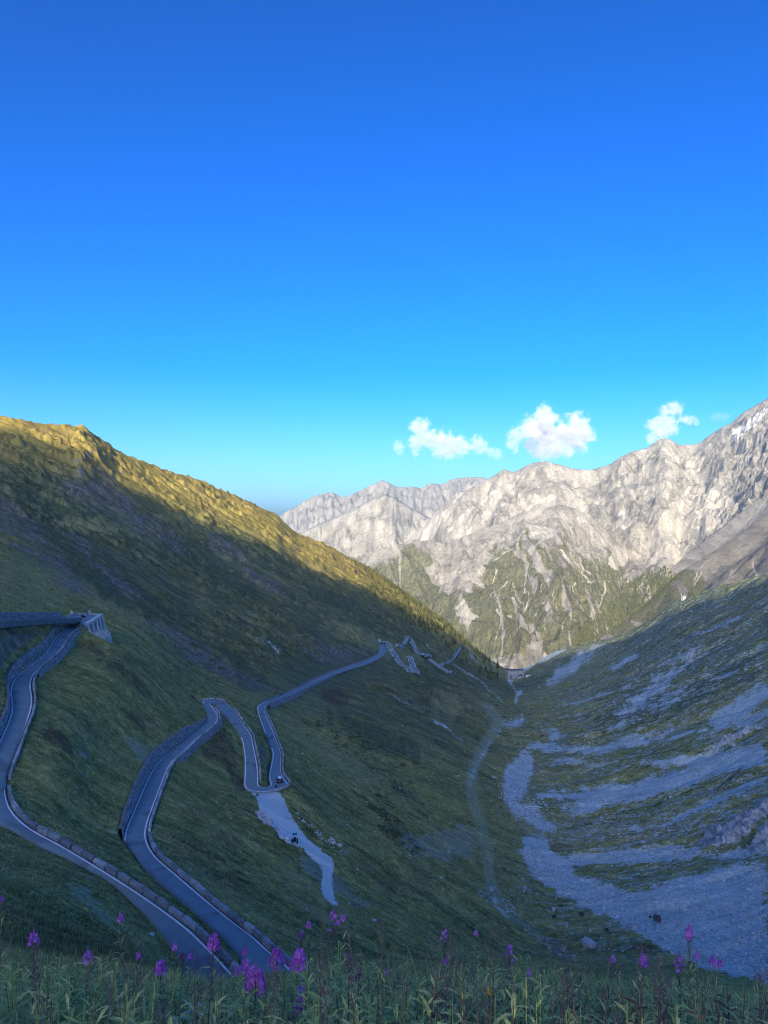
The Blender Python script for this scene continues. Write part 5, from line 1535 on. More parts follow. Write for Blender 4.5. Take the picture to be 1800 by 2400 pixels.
post('dark post just outside the curb wall above the lower hairpin', pp, 1.7)
for k_, (px, py, lab) in enumerate(((169, 1438.5, 'pale marker stone left of the top hairpin'), (210.5, 1436.5, 'pale marker stone behind the top hairpin'), (889.5, 1503.5, 'pale stone block at the tip of the fifth hairpin'), (930.5, 1519, 'pale round stone at the end of the sixth hairpin wall'))):
    if k_ < 2: (X, q) = ray(px, py); d = 287.0 if k_ else 281.0; loc = (float(X * d), d, float(-q * d))
    else:
        w, z = far_spot(px, py); loc = (float(w[0]), float(w[1]), z + .3)
    s_ = 1.0 if k_ < 2 else 3.4
    o = link('marker_stone', block_mesh(40 + k_, M_BLOCK), None, None, loc); o.scale = (s_ * .9, s_ * .8, s_ * 1.0)
    tag(o, lab, 'stone')

# ------------------------------------------------------------------ the hotel at the valley mouth
M_PLASTER = plain('pale_plaster', (0.62, 0.62, 0.60), 0.9, 0.15, 0.08, 0.2)
M_PLAST2 = plain('grey_plaster', (0.42, 0.43, 0.43), 0.9, 0.15, 0.1, 0.2)
M_ROOF = plain('slate_roof', (0.12, 0.13, 0.14), 0.85, 0.2, 0.2, 0.4)
M_WIN = plain('window_glass', (0.05, 0.06, 0.08), 0.15, 0.6, 0.2)
M_WOOD = plain('dark_timber', (0.06, 0.04, 0.028), 0.8, 0.2, 0.25, 0.5)
hw_ = shoot([1216], [1590], 900, 2250, 1500)[0]
hX, hq = ray(1216, 1590); hd = float(hw_[1]); hk = hd / 2080.0
hz_ = float(-hq * hd)
H = empty('hotel', (float(hX * hd), hd, hz_), .08); H.scale = (hk, hk, hk); tag(H, 'large pale hotel block with rows of windows at the mouth of the valley', 'hotel')
MB().box((-6, 14, 8.5), (42, 13, 23)).build('wall', M_PLAST2, H)
MB().prism([(-7.5, 0), (7.5, 0), (0, 3.6)], (0, 1, 0), (0, 0, 1), (1, 0, 0), 44, (-6, 14, 20.05)).build('roof', M_ROOF, H)
win = MB().box((0, 0, 0), (1.5, .2, 2.0)).mesh('window'); win.materials.append(M_WIN)
frm = MB().box((0, -.06, -1.1), (1.9, .2, .2)).mesh('sill'); frm.materials.append(M_PLASTER)
for rw in range(5):
    for cl in range(11):
        o = link('window', win, H, None, (-24.5 + cl * 3.7, 7.42, 2.6 + rw * 3.6))
        if rw == 0: link('sill', frm, o)
C_ = empty('chalet', (float(hX * hd) + 1.5 * hk, hd - 10 * hk, hz_ - 1.0), .08); C_.scale = (hk, hk, hk); tag(C_, 'white chalet with a dark timber gable standing in front of the hotel', 'house')
MB().box((0, 0, 4.5), (17, 11, 13)).build('wall', M_PLASTER, C_)
MB().prism([(-10.5, -.6), (0, 5.0), (10.5, -.6), (10.5, 0), (0, 5.7), (-10.5, 0)], (1, 0, 0), (0, 0, 1), (0, 1, 0), 14, (0, -.5, 11)).build('roof', M_PLAST2, C_)
MB().prism([(-8.4, 0), (8.4, 0), (0, 4.4)], (1, 0, 0), (0, 0, 1), (0, 1, 0), .4, (0, -5.65, 11)).build('gable', M_WOOD, C_)
MB().box((0, -6.2, 8.0), (15, 1.3, 1.1)).build('balcony', M_WOOD, C_)
for zc in (2.0, 5.5, 9.3):
    for xc in (-6, -2, 2, 6): link('window', win, C_, None, (xc, -5.52, zc))
MB().box((0, -5.6, -.2), (2.4, .3, 3)).build('door', M_WOOD, C_)
A_ = empty('annex', (float(hX * hd) - 20 * hk, hd - 3, hz_ - .5), .15); A_.scale = (hk, hk, hk); tag(A_, 'small grey outbuilding left of the chalet below the hotel', 'house')
MB().box((0, 0, 1.5), (8, 7, 7)).build('wall', M_PLAST2, A_)
MB().prism([(-5, 0), (5, 0), (0, 2.6)], (1, 0, 0), (0, 0, 1), (0, 1, 0), 8, (0, 0, 5.02)).build('roof', M_ROOF, A_)
for xc in (-2, 2): link('window', win, A_, None, (xc, -3.52, 2.0))
W_ = empty('annex', (float(hX * hd) + 28 * hk, hd + 6, hz_ + 2), -.1); W_.scale = (hk, hk, hk); tag(W_, 'low pale side wing right of the hotel block', 'house')
MB().box((0, 0, 2.5), (16, 9, 9)).build('wall', M_PLASTER, W_)
MB().prism([(-5.5, 0), (5.5, 0), (0, 2.8)], (0, 1, 0), (0, 0, 1), (1, 0, 0), 17, (0, 0, 7.02)).build('roof', M_ROOF, W_)
for xc in (-5, -1.7, 1.7, 5): link('window', win, W_, None, (xc, -4.52, 3.5))
# forecourt
fx, fy, fz = float(hX * hd), hd - 30, hz_
V = [(fx - 20 * hk, fy - 26, fz - 2.2), (fx + 18 * hk, fy - 26, fz - 2.2), (fx + 20 * hk, fy + 14, fz + .3), (fx - 14 * hk, fy + 14, fz + .3)]
V += [(a, b_, c_ - 9) for a, b_, c_ in V]
tag(MB().add(V, [(0,1,2,3),(0,4,5,1),(1,5,6,2),(3,2,6,7),(0,3,7,4)]).build('car_park', M_ASPH), kind='structure')

# ------------------------------------------------------------------ the lift station on the sunlit knoll
X, q = ray(1602, 1405); d = 1645.0
S_ = empty('lift_station', (float(X * d), d, float(-q * d) - 2.0), .2); tag(S_, 'small pale lift station with two masts on the sunlit knoll at the right', 'lift station')
MB().box((-1.5, 0, 4.5), (3.4, 5, 9)).build('hut', M_PLAST2, S_)
MB().box((2.6, 0, 4.5), (2.2, 5, 9)).build('hut', M_PLAST2, S_)
MB().box((0, 0, 9.3), (12.5, 6.5, .5)).build('roof', M_PLAST2, S_)
for x in (-5.8, 5.6): MB().tube([(x, 0, -3), (x, 0, 9.2)], .28, 6).build('roof_post', M_STEEL, S_)
for x in (-4.0, 4.0):
    m_ = MB().tube([(x, 1, -3), (x, 1, 14.5)], .42, 8).build('mast', M_PLAST2, S_)
    MB().box((x, 1, 13.6), (3.0, .4, .4)).build('crossarm', M_STEEL, m_)
# ------------------------------------------------------------------ conifers
def conifer_mesh(seed, mat, name='conifer', tiers=5, n=7):
    """trunk and ragged tiers of drooping branches, unit height"""
    r = random.Random(seed)
    b = MB()
    b.tube([(0, 0, -.03), (0, 0, .3), (0, 0, .95)], [.022, .018, .004], 5)
    for k in range(tiers):
        z0 = .10 + .80 * k / tiers; R = .19 * (1 - k / tiers) ** .8 + .03
        m = n - (k // 2)
        a0 = r.random() * 6
        for i in range(m):
            a = a0 + 2 * math.pi * i / m + r.uniform(-.25, .25)
            rr_ = R * r.uniform(.7, 1.15); zt = z0 + .80 / tiers * r.uniform(1.3, 1.8)
            w = .55 * rr_ + .02
            ca, sa = math.cos(a), math.sin(a)
            tip = (ca * rr_, sa * rr_, z0 - .03 * r.uniform(.2, 1.4))
            l = (ca * rr_ * .45 - sa * w, sa * rr_ * .45 + ca * w, z0 + .02)
            r2 = (ca * rr_ * .45 + sa * w, sa * rr_ * .45 - ca * w, z0 + .02)
            top = (ca * .012, sa * .012, min(zt, 1.0))
            b.add([tip, l, r2, top], [(0, 1, 3), (2, 0, 3), (1, 0, 2)])
    b.add([(0, 0, 1.06), (.02, 0, .86), (-.01, .017, .86), (-.01, -.017, .86)], [(0, 1, 2), (0, 2, 3), (0, 3, 1)])
    me = b.mesh(name); me.materials.append(mat)
    return me
def mat_conifer():
    k = NM('conifer_needles', 0.9, 0.1)
    n = k.noise(k.pos(), 0.25, 4, 0.7)
    c = k.ramp(n, [(0.3, (0.030, 0.042, 0.020)), (0.7, (0.085, 0.098, 0.038))])
    c = k.mix(k.math('MULTIPLY', k.math('FRACT', k.math('ADD', k.rand(), k.island())), 0.6), c, (0.13, 0.13, 0.050))
    k.color(c)
    return k.m
M_CON = mat_conifer()
CON = [conifer_mesh(i, M_CON) for i in range(5)]
tr = np.random.default_rng(5)
def crest_y(px): return np.interp(px, [c[0] for c in CREST], [c[1] for c in CREST])
def term_y(px): return np.interp(px, [700,759,868,976,1042,1128,1180], [1325,1351,1400,1443,1467,1530,1566])
tree_xy = []
tries = 0
while len(tree_xy) < 560 and tries < 30000:
    tries += 1
    px = tr.uniform(690, 1168)
    cy = crest_y(px); ty = term_y(px)
    wdt = np.interp(px, [690,760,850,930,1000,1080,1185], [18,34,48,66,66,64,36])
    f = tr.random()
    dens = np.interp(px, [690,760,850,900,960,1050,1185], [.06,.16,.45,.8,1,1,1])
    if tr.random() > dens: continue
    py = cy + 1 + f * wdt
    if px > 1000 and py > ty + 14 and tr.random() > .25: continue
    if px < 900 and tr.random() > .5: py = cy + f * 70
    tree_xy.append((px, py))
txy = np.array(tree_xy)
tw = shoot(txy[:, 0], txy[:, 1], 700, 2290, 900)
tz = ground(tw[:, 0], tw[:, 1])[0]
hgt = np.interp(txy[:, 0], [690, 800, 900, 1000, 1185], [5, 7, 10, 13, 14]) * tr.uniform(.6, 1.3, len(txy))
size = hgt / tw[:, 1]
order = np.argsort(-size)
singles = order[:298]; rest = order[298:]
SHADE_T = txy[:, 1] > term_y(txy[:, 0])
for k_ in singles:
    o = link('conifer', CON[k_ % 5], None, None, (float(tw[k_, 0]), float(tw[k_, 1]), float(tz[k_]) - .2), (0, 0, float(tr.random() * 6)))
    h_ = float(hgt[k_]); o.scale = (h_ * 1.15, h_ * 1.15, h_)
    wh = 'high up' if txy[k_, 0] < 880 else ('half way down' if txy[k_, 0] < 1010 else 'low down near the valley mouth')
    if SHADE_T[k_]: tag(o, 'dark conifer in the shadow of the left ridge, ' + wh, 'tree', 'shaded conifers on the left ridge, ' + wh)
    else: tag(o, 'olive conifer on the sunlit crest of the left ridge, ' + wh, 'tree', 'sunlit conifers on the left ridge, ' + wh)
for (px, py, h_, lab) in ((962, 1465, 22, 'tallest dark conifer standing alone below the shadow edge of the left ridge'), (952, 1461, 18, 'dark conifer close left of the tallest lone conifer on the left ridge')):
    w = shoot([px], [py], 700, 2290, 900)[0]; z = float(ground(np.array([w[0]]), np.array([w[1]]))[0][0])
    o = link('conifer', CON[0], None, None, (float(w[0]), float(w[1]), z - .3)); o.scale = (h_, h_, h_ * 1.1)
    tag(o, lab, 'tree')

def merged(name, protos, locs, scl, mat, rots=None, sz=None):
    """many copies of small meshes joined into one mesh (masses nobody could count)"""
    VV, FF, base = [], [], 0
    data = []
    for me in protos:
        v = np.empty(len(me.vertices) * 3, np.float32); me.vertices.foreach_get('co', v)
        me.calc_loop_triangles()
        f = np.empty(len(me.loop_triangles) * 3, np.int32); me.loop_triangles.foreach_get('vertices', f)
        data.append((v.reshape(-1, 3), f.reshape(-1, 3)))
    r_ = np.random.default_rng(len(locs))
    pick = r_.integers(0, len(protos), len(locs))
    ang = r_.random(len(locs)) * 6.283 if rots is None else rots
    for p in range(len(protos)):
        j = np.nonzero(pick == p)[0]
        if len(j) == 0: continue
        v, f = data[p]
        ca = np.cos(ang[j])[:, None]; sa = np.sin(ang[j])[:, None]
        s = scl[j][:, None]; sz_ = (scl if sz is None else sz)[j][:, None]
        x = (v[:, 0] * ca - v[:, 1] * sa) * s + locs[j, 0:1]
        y = (v[:, 0] * sa + v[:, 1] * ca) * s + locs[j, 1:2]
        z = v[:, 2] * sz_ + locs[j, 2:3]
        VV.append(np.stack([x, y, z], -1).reshape(-1, 3))
        FF.append((f[None] + (np.arange(len(j)) * len(v))[:, None, None] + base).reshape(-1, 3))
        base += len(j) * len(v)
    return link(name, np_mesh(name, np.concatenate(VV), np.concatenate(FF), smooth=False), None, mat)
CONLOW = [conifer_mesh(30 + i, M_CON, 'conifer_low', 3, 5) for i in range(3)]
L_ = [np.stack([tw[rest, 0], tw[rest, 1], tz[rest] - .2], 1)]; S_L = [hgt[rest]]
for px0, px1, ylo, yhi, n, hm in ((1330, 1560, None, None, 1500, 15),):
    P4 = [(1335,1505),(1375,1470),(1420,1430),(1465,1385),(1510,1345),(1560,1330),(1590,1355),(1545,1400),(1500,1432),(1450,1470),(1400,1500),(1350,1520)]
    cand = np.stack([tr.uniform(1330, 1595, 5200), tr.uniform(1325, 1522, 5200)], 1)
    cand = cand[in_poly(cand[:, 0], cand[:, 1], P4)][:1700]
    # find where those sight lines meet the massif's near flank
    X, q = ray(cand[:, 0], cand[:, 1])
    ci = np.clip(np.round((X - MX[0]) / (MX[1] - MX[0])).astype(int), 0, len(MX) - 1)
    Zg = best.reshape(len(MD), len(MX))
    hitd = np.full(len(cand), np.nan)
    for k_ in range(len(cand)):
        col = Zg[:, ci[k_]]
        h = np.nonzero(col >= -q[k_] * MD)[0]
        if len(h): hitd[k_] = MD[h[0]]
    ok = np.isfinite(hitd) & (hitd < 5200)
    L_.append(np.stack([X[ok] * hitd[ok], hitd[ok], -q[ok] * hitd[ok] - 1.0], 1)); S_L.append(tr.uniform(12, 22, ok.sum()))
tag(merged('conifer_wood', CONLOW, np.concatenate(L_), np.concatenate(S_L), M_CON), kind='stuff')

# ------------------------------------------------------------------ boulders, scree stones, shrubs, grass tufts
def rock_mesh(seed, mat, name='boulder', rough=.22):
    r = random.Random(seed)
    bm = bmesh.new()
    bmesh.ops.create_icosphere(bm, subdivisions=1, radius=.5)
    sx, sy, sz = r.uniform(.8, 1.2), r.uniform(.7, 1.0), r.uniform(.5, .8)
    for v in bm.verts:
        k = 1 + r.uniform(-rough, rough)
        v.co = Vector((v.co.x * sx * k, v.co.y * sy * k, v.co.z * sz * k))
    me = bpy.data.meshes.new(name); bm.to_mesh(me); bm.free()
    me.materials.append(mat)
    return me
M_ROCKP = mat_stone('pale_rock', (0.30, 0.32, 0.31), (0.50, 0.53, 0.52), (0.70, 0.72, 0.70), 1.5)
M_ROCKD = mat_stone('dark_rock', (0.03, 0.026, 0.026), (0.07, 0.06, 0.056), (0.14, 0.12, 0.11), 1.2)
RKP = [rock_mesh(i, M_ROCKP) for i in range(6)]
RKD = [rock_mesh(50 + i, M_ROCKD) for i in range(3)]
def boulder(px, py, wpx, me, label, group=None, flat=1.0, cat='boulder', name='boulder'):
    p = gpt(px, py)
    s = wpx / F * p[1]
    o = link(name, me, None, None, (p[0], p[1], p[2] + s * .12), (0, 0, random.uniform(0, 6)))
    o.scale = (s, s, s * flat)
    tag(o, label, cat, group)
boulder(1381, 2214, 44, RKP[1], 'large pale boulder lying at the foot of the valley above the flowers', None, .8)
boulder(1541, 2156, 26, RKD[0], 'reddish dark boulder alone on the big pale scree fan')
boulder(1524, 2146, 9, RKD[1], 'small dark stone just left of the reddish boulder on the scree')
boulder(1363, 2149, 18, RKD[1], 'dark boulder at the edge of the grass left of the scree fan')
boulder(1422, 2183, 15, RKD[2], 'dark boulder right above the large pale boulder')
boulder(1298, 2151, 12, RKD[0], 'small dark boulder beside the grey footpath')
boulder(1315, 2128, 13, RKD[2], 'small dark boulder above the grey footpath')
boulder(877, 2158, 12, RKP[2], 'bright white stone on the grass above the middle of the flower meadow')
boulder(1363, 2063, 14, RKP[0], 'pale boulder in the stream bed')
boulder(1231, 2081, 9, RKP[3], 'pale stone on the grass strip left of the stream bed')
boulder(1306, 2041, 13, RKP[4], 'flat pale rock by the stream')
boulder(1720, 1752, 16, RKP[1], 'big pale boulder on the grass below the right cliffs')
boulder(356, 2191, 14, RKP[5], 'grey block on the grass beside the lowest left road', None, .9)
boulder(1157, 1817, 10, RKP[2], 'white boulder on the grass left of the upper stream')
boulder(1572, 1869, 12, RKP[3], 'pale boulder at the lower edge of the long scree tongue')
bx = 0
b_r = np.random.default_rng(21)
spots = []
while len(spots) < 150:
    if b_r.random() < .62: px, py = b_r.uniform(1190, 1795), b_r.uniform(1640, 2120)
    else: px, py = b_r.uniform(700, 1250), b_r.uniform(1700, 2200)
    spots.append((px, py))
for px, py in spots:
    right = px > 1190
    boulder(px, py, float(b_r.uniform(3.0, 7.5)), RKP[int(b_r.integers(0, 6))],
            ('pale boulder ' + ('among the upper scree streaks' if py < 1760 else 'between the scree tongues' if py < 1950 else 'on the lower scree fan') + ' on the right of the valley') if right else
            ('pale stone in the grass ' + ('high on the left valley side' if py < 1900 else 'low on the left valley side above the flowers')),
            ('pale boulders ' + ('of the upper scree' if py < 1760 else 'between the scree tongues' if py < 1950 else 'of the lower fan')) if right else ('pale stones ' + ('high' if py < 1900 else 'low') + ' on the left valley side'))
# loose stones of the fans and along the track
def scatter(polyl, n, rmin=0.0):
    out = []
    r_ = np.random.default_rng(n)
    for poly in polyl:
        p = np.array(poly); lo = p.min(0); hi = p.max(0)
        m = max(20, int(n))
        c = np.stack([r_.uniform(lo[0], hi[0], m), r_.uniform(lo[1], hi[1], m)], 1)
        out.append(c[in_poly(c[:, 0], c[:, 1], poly)])
    return np.concatenate(out)
def fast_hit(px, py):
    """sight lines to the ground through the finished sheet"""
    X, q = ray(px, py)
    az = np.arctan(X)
    ci = np.clip(np.round((az - fine[0]) / (fine[1] - fine[0])).astype(int), 0, len(fine) - 1)
    G = gz.reshape(nR, nA)[:, :len(fine)]
    Dd = RR[:, None] * np.cos(fine)[None, :]
    out = np.full((len(px), 3), np.nan)
    for k_ in range(len(px)):
        c = ci[k_]
        h = np.nonzero((G[:, c] >= -q[k_] * Dd[:, c]) & (Dd[:, c] > 9))[0]
        if len(h):
            d = Dd[h[0], c]; out[k_] = (math.tan(fine[c]) * d, d, G[h[0], c])
    return out[np.isfinite(out[:, 0])]
pts = np.concatenate([scatter([SCREE[-1]], 5200), scatter(SCREE[:8], 420), scatter([SPLASH[0]], 500), scatter([Z5([(240,550),(330,540),(480,660),(500,740),(430,740),(300,650)]), Z5([(860,560),(1000,680),(1200,800),(1400,950),(1659,1200),(1659,1260),(1350,1060),(1100,830),(900,640)])], 420),
                      scatter([Z6([(560,1100),(900,1080),(1200,1100),(1250,1180),(950,1240),(650,1240),(500,1160)]), Z8([(620,100),(760,300),(900,420),(1050,520),(1150,560),(1000,560),(850,470),(700,330)])], 500)])
ed = scatter(SCREE[:8] + SCREE[14:15], 420); r0 = np.random.default_rng(3)
pts = np.concatenate([pts, ed + r0.normal(0, 1, ed.shape) * np.array([26, 9])])
sp_ = fast_hit(pts[:, 0], pts[:, 1])
r_ = np.random.default_rng(77)
ss = r_.gamma(2.0, .22, len(sp_)) + .18
tag(merged('scree_stones', RKP, sp_ + np.array([0, 0, .05]), np.minimum(ss, 2.2), M_ROCKP), kind='stuff')

def shrub_mesh(seed, mat):
    r = random.Random(seed); b = MB()
    for i in range(34):
        a = r.random() * 6.283; rad = math.sqrt(r.random()) * .5; x, y = rad * math.cos(a), rad * math.sin(a)
        z = .42 * (1 - (rad / .55) ** 2) * r.uniform(.5, 1.05)
        s = r.uniform(.08, .17); t = r.uniform(-.8, .8); u = r.uniform(0, 6)
        dx, dy = math.cos(u) * s, math.sin(u) * s
        b.add([(x - dx, y - dy, z), (x + dy * .6, y - dx * .6, z + t * s), (x + dx, y + dy, z + s * .5), (x - dy * .6, y + dx * .6, z + s * .9)], [(0, 1, 2, 3)])
    me = b.mesh('shrub'); me.materials.append(mat)
    return me
def mat_leafy(name, a, b_):
    k = NM(name, 0.85, 0.15)
    k.color(k.ramp(k.noise(k.pos(), 1.4, 4, .7), [(0.3, a), (0.7, b_)]))
    return k.m
M_SHRUB = mat_leafy('dwarf_shrub', (0.050, 0.075, 0.040), (0.14, 0.17, 0.085))
SHR = [shrub_mesh(i, M_SHRUB) for i in range(5)]
SB = [zz([(870,1930),(930,1950),(1000,1995),(960,2005),(900,1965)],0,0,1), zz([(740,1650),(800,1660),(900,1740),(1020,1800),(1000,1830),(880,1780),(780,1720)],0,0,1),
      zz([(690,1680),(760,1700),(900,1800),(1000,1860),(980,1880),(850,1820),(720,1740)],0,0,1), zz([(860,1890),(900,1900),(940,1930),(900,1930)],0,0,1), zz([(380,1480),(560,1560),(680,1640),(640,1640),(480,1560)],0,0,1)]
sc_ = scatter(SB, 130)
r_.shuffle(sc_)
for (px, py) in sc_[:130]:
    w = fast_hit(np.array([px]), np.array([py]))
    if len(w) == 0: continue
    s = float(r_.uniform(7, 18)) / F * w[0][1]
    o = link('shrub', SHR[int(r_.integers(0, 5))], None, None, tuple(map(float, w[0] - np.array([0, 0, .1]))), (0, 0, float(r_.random() * 6)))
    o.scale = (s * 1.5, s, s * .8)
    wh = 'behind the second hairpin' if px < 690 else ('in the upper patch right of the far road' if py < 1840 else 'in the lower patch right of the gravel track')
    tag(o, 'low dark dwarf shrub on the grass ' + wh, 'shrub', 'dwarf shrubs ' + wh)

def tuft_mesh(seed):
    r = random.Random(seed); b = MB()
    for i in range(5):
        a = r.random() * 6.283; l = r.uniform(.6, 1.1); w = .13
        x, y = math.cos(a) * .15, math.sin(a) * .15
        b.add([(x - math.sin(a) * w, y + math.cos(a) * w, -.1), (x + math.sin(a) * w, y - math.cos(a) * w, -.1), (x + math.cos(a) * .5 * l, y + math.sin(a) * .5 * l, l)], [(0, 1, 2)])
    return b.mesh('tuft')
def mat_grass(name, a, b_, c_):
    k = NM(name, 0.85, 0.15)
    n1 = k.noise(k.scale(k.pos(), (.22, 1, .3)), .11, 5, .65); n2 = k.math('ADD', .25, k.math('MULTIPLY', k.island(), .5))
    k.color(k.ramp(k.math('ADD', k.math('MULTIPLY', n1, .6), k.math('MULTIPLY', n2, .4)), [(0.34, a), (0.5, b_), (0.66, c_)]))
    return k.m
M_TUFT = mat_grass('hill_grass', (0.06, 0.085, 0.036), (0.22, 0.25, 0.10), (0.45, 0.44, 0.22))
n = 80000
a_ = r_.uniform(math.radians(-28), math.radians(17), n); d_ = np.exp(r_.uniform(math.log(13), math.log(430), n))
x_ = np.tan(a_) * d_; y_ = d_
keep = np.isnan(road_hit(x_, y_, .8))
x_, y_ = x_[keep], y_[keep]
uu = (np.arctan2(x_, y_) - fine[0]) / (fine[1] - fine[0]); rv = np.hypot(x_, y_)
vv = np.interp(rv, RR, np.arange(nR))
G = gz.reshape(nR, nA)[:, :len(fine)]
z_ = lerp2(G, vv, uu)
pxx, pyy = project(x_, y_, z_)
bare = polys(pxx, pyy, SCREE + TRACK + SPLASH + OUTC) > 0
keep = (~bare) & (pyy < 2300)
x_, y_, z_ = x_[keep], y_[keep], z_[keep]
gs = r_.uniform(.22, .55, len(x_)) * np.interp(y_, [13, 60, 120, 430], [.45, .9, 1.15, 2.3])
tag(merged('grass_tufts', [tuft_mesh(i) for i in range(5)], np.stack([x_, y_, z_], 1), gs, M_TUFT, sz=gs * .8), kind='stuff')

# ------------------------------------------------------------------ clouds: real volumes far behind the ranges
def make_cloud(label, puffs, d, dens, group=None, thick=0.8, soft=1.0):
    """puffs: (px, py, radius in photo px)"""
    P = []
    for px, py, r in puffs:
        X, q = ray(px, py)
        P.append((float(X * d), d + random.uniform(-.4, .4) * r / F * d, float(-q * d), r / F * d))
    c0 = np.mean([p[:3] for p in P], 0)
    k = bpy.data.materials.new('cloud_vapour'); k.use_nodes = True
    t = k.node_tree; nn = t.nodes; nn.clear()
    out = nn.new('ShaderNodeOutputMaterial'); vol = nn.new('ShaderNodeVolumePrincipled')
    t.links.new(vol.outputs[0], out.inputs['Volume'])
    vol.inputs['Color'].default_value = (0.67, 0.68, 0.70, 1); vol.inputs['Anisotropy'].default_value = -0.15
    tc = nn.new('ShaderNodeTexCoord')
    R = float(np.mean([p[3] for p in P]))
    nz = nn.new('ShaderNodeTexNoise'); nz.inputs['Scale'].default_value = 1.1 / R; nz.inputs['Detail'].default_value = 7; nz.inputs['Roughness'].default_value = .62
    t.links.new(tc.outputs['Object'], nz.inputs['Vector'])
    acc = None
    def mth(op, a, b):
        m = nn.new('ShaderNodeMath'); m.operation = op
        for i, v in enumerate((a, b)):
            if isinstance(v, (int, float)): m.inputs[i].default_value = v
            else: t.links.new(v, m.inputs[i])
        return m.outputs[0]
    for p in P:
        vd = nn.new('ShaderNodeVectorMath'); vd.operation = 'DISTANCE'
        t.links.new(tc.outputs['Object'], vd.inputs[0]); vd.inputs[1].default_value = tuple(np.array(p[:3]) - c0)
        f = mth('SUBTRACT', 1.0, mth('DIVIDE', vd.outputs['Value'], p[3] * 1.5))
        acc = f if acc is None else mth('MAXIMUM', acc, f)
    e = mth('ADD', acc, mth('MULTIPLY', mth('SUBTRACT', nz.outputs['Fac'], .5), 2.6 * soft))
    mr = nn.new('ShaderNodeMapRange'); mr.interpolation_type = 'SMOOTHSTEP'
    mr.inputs['From Min'].default_value = .10; mr.inputs['From Max'].default_value = .62
    t.links.new(e, mr.inputs['Value'])
    t.links.new(mth('MULTIPLY', mr.outputs[0], dens), vol.inputs['Density'])
    k.cycles.volume_step_rate = 1.0
    b = MB()
    lo = np.min([[p[0] - p[3] * 1.9, p[1] - p[3] * 1.9, p[2] - p[3] * 1.9] for p in P], 0) - c0
    hi = np.max([[p[0] + p[3] * 1.9, p[1] + p[3] * 1.9, p[2] + p[3] * 1.9] for p in P], 0) - c0
    b.box(tuple((lo + hi) / 2), tuple(hi - lo))
    o = b.build('cloud', k, None, False, tuple(map(float, c0)))
    tag(o, label, 'cloud', group)
CD = 21000.0
make_cloud('large white cumulus cloud with two towers above the middle of the massif', [(1252,1000,22),(1275,990,28),(1280,1020,34),(1300,1045,24),(1350,1000,26),(1345,1025,30),(1375,1020,18),(1320,1020,28),(1270,1055,22),(1240,1045,14),(1330,1055,16)], CD, .0040)
make_cloud('grey and white cloud puff joined to the left of the large cumulus', [(1210,1020,16),(1235,1008,18),(1250,1015,14),(1200,1040,12),(1208,1055,7)], CD - 900, .0032)
make_cloud('long broken cloud bank at the left of the group over the far ranges', [(985,1004,20),(975,1035,16),(972,1060,9),(1005,1030,20),(1030,1030,20),(1045,1045,26),(1075,1045,20),(1090,1050,14),(1055,1062,14)], CD, .0032)
make_cloud('small lone cloud puff at the far left of the cloud bank', [(934,1045,12),(938,1058,8),(930,1050,8)], CD, .0022)
make_cloud('small ragged cloud between the cloud bank and the large cumulus', [(1120,1038,16),(1128,1050,14),(1112,1045,10)], CD + 500, .0024)
make_cloud('small low cloud wisp right of the ragged cloud', [(1150,1058,10),(1164,1065,11),(1140,1052,6)], CD - 600, .0024)
make_cloud('tall leaning cloud rising behind the right summit', [(1578,960,17),(1562,965,14),(1565,985,17),(1545,990,14),(1530,998,14),(1555,1008,18),(1570,1005,16),(1540,1018,16),(1525,1028,12),(1600,982,9),(1618,985,10),(1632,986,8)], CD, .0032)
make_cloud('faint thin cloud wisp beside the snow ridge at the right', [(1685,976,10),(1700,977,9),(1672,980,8)], CD + 800, .0006)
# ------------------------------------------------------------------ the meadow of fireweed in front of the camera
def mat_leaf(name, stops, rough=0.6):
    k = NM(name, rough, 0.3)
    n = k.noise(k.pos(), 3.0, 3, .6); r = k.math('ADD', .15, k.math('MULTIPLY', k.math('FRACT', k.math('ADD', k.rand(), k.island())), .75))
    c = k.ramp(k.math('ADD', k.math('MULTIPLY', n, .55), k.math('MULTIPLY', r, .45)), stops)
    c = k.mix(k.math('MULTIPLY', k.noise(k.pos(), 45.0, 3, .7), .35), c, tuple(x * .45 for x in stops[0][1]))
    k.color(c)
    tr_ = k.node('ShaderNodeBsdfTranslucent'); k.lk(c, tr_.inputs['Color'])
    m = k.node('ShaderNodeMixShader'); m.inputs[0].default_value = .22
    k.lk(k.b.outputs[0], m.inputs[1]); k.lk(tr_.outputs[0], m.inputs[2]); k.lk(m.outputs[0], k.out.inputs['Surface'])
    return k.m
M_LEAF = mat_leaf('fireweed_leaf', [(0.28, (0.134, 0.213, 0.076)), (0.45, (0.394, 0.528, 0.168)), (0.60, (0.616, 0.670, 0.213)), (0.75, (0.850, 0.850, 0.320))])
M_LEAFB = mat_leaf('bluish_leaf', [(0.3, (0.121, 0.243, 0.179)), (0.5, (0.263, 0.467, 0.323)), (0.7, (0.484, 0.689, 0.467))])
M_STEM = mat_leaf('reddish_stem', [(0.3, (0.121, 0.104, 0.058)), (0.5, (0.230, 0.156, 0.091)), (0.7, (0.338, 0.182, 0.130))])
M_POD = mat_leaf('seed_pod', [(0.28, (0.12, 0.075, 0.07)), (0.5, (0.22, 0.13, 0.12)), (0.7, (0.30, 0.22, 0.17))])
M_REDL = mat_leaf('autumn_leaf', [(0.3, (0.14, 0.05, 0.035)), (0.5, (0.26, 0.10, 0.06)), (0.7, (0.34, 0.20, 0.09))])
M_PETAL = mat_leaf('magenta_petal', [(0.3, (0.66, 0.13, 0.66)), (0.5, (0.82, 0.24, 0.80)), (0.7, (0.88, 0.42, 0.88))])
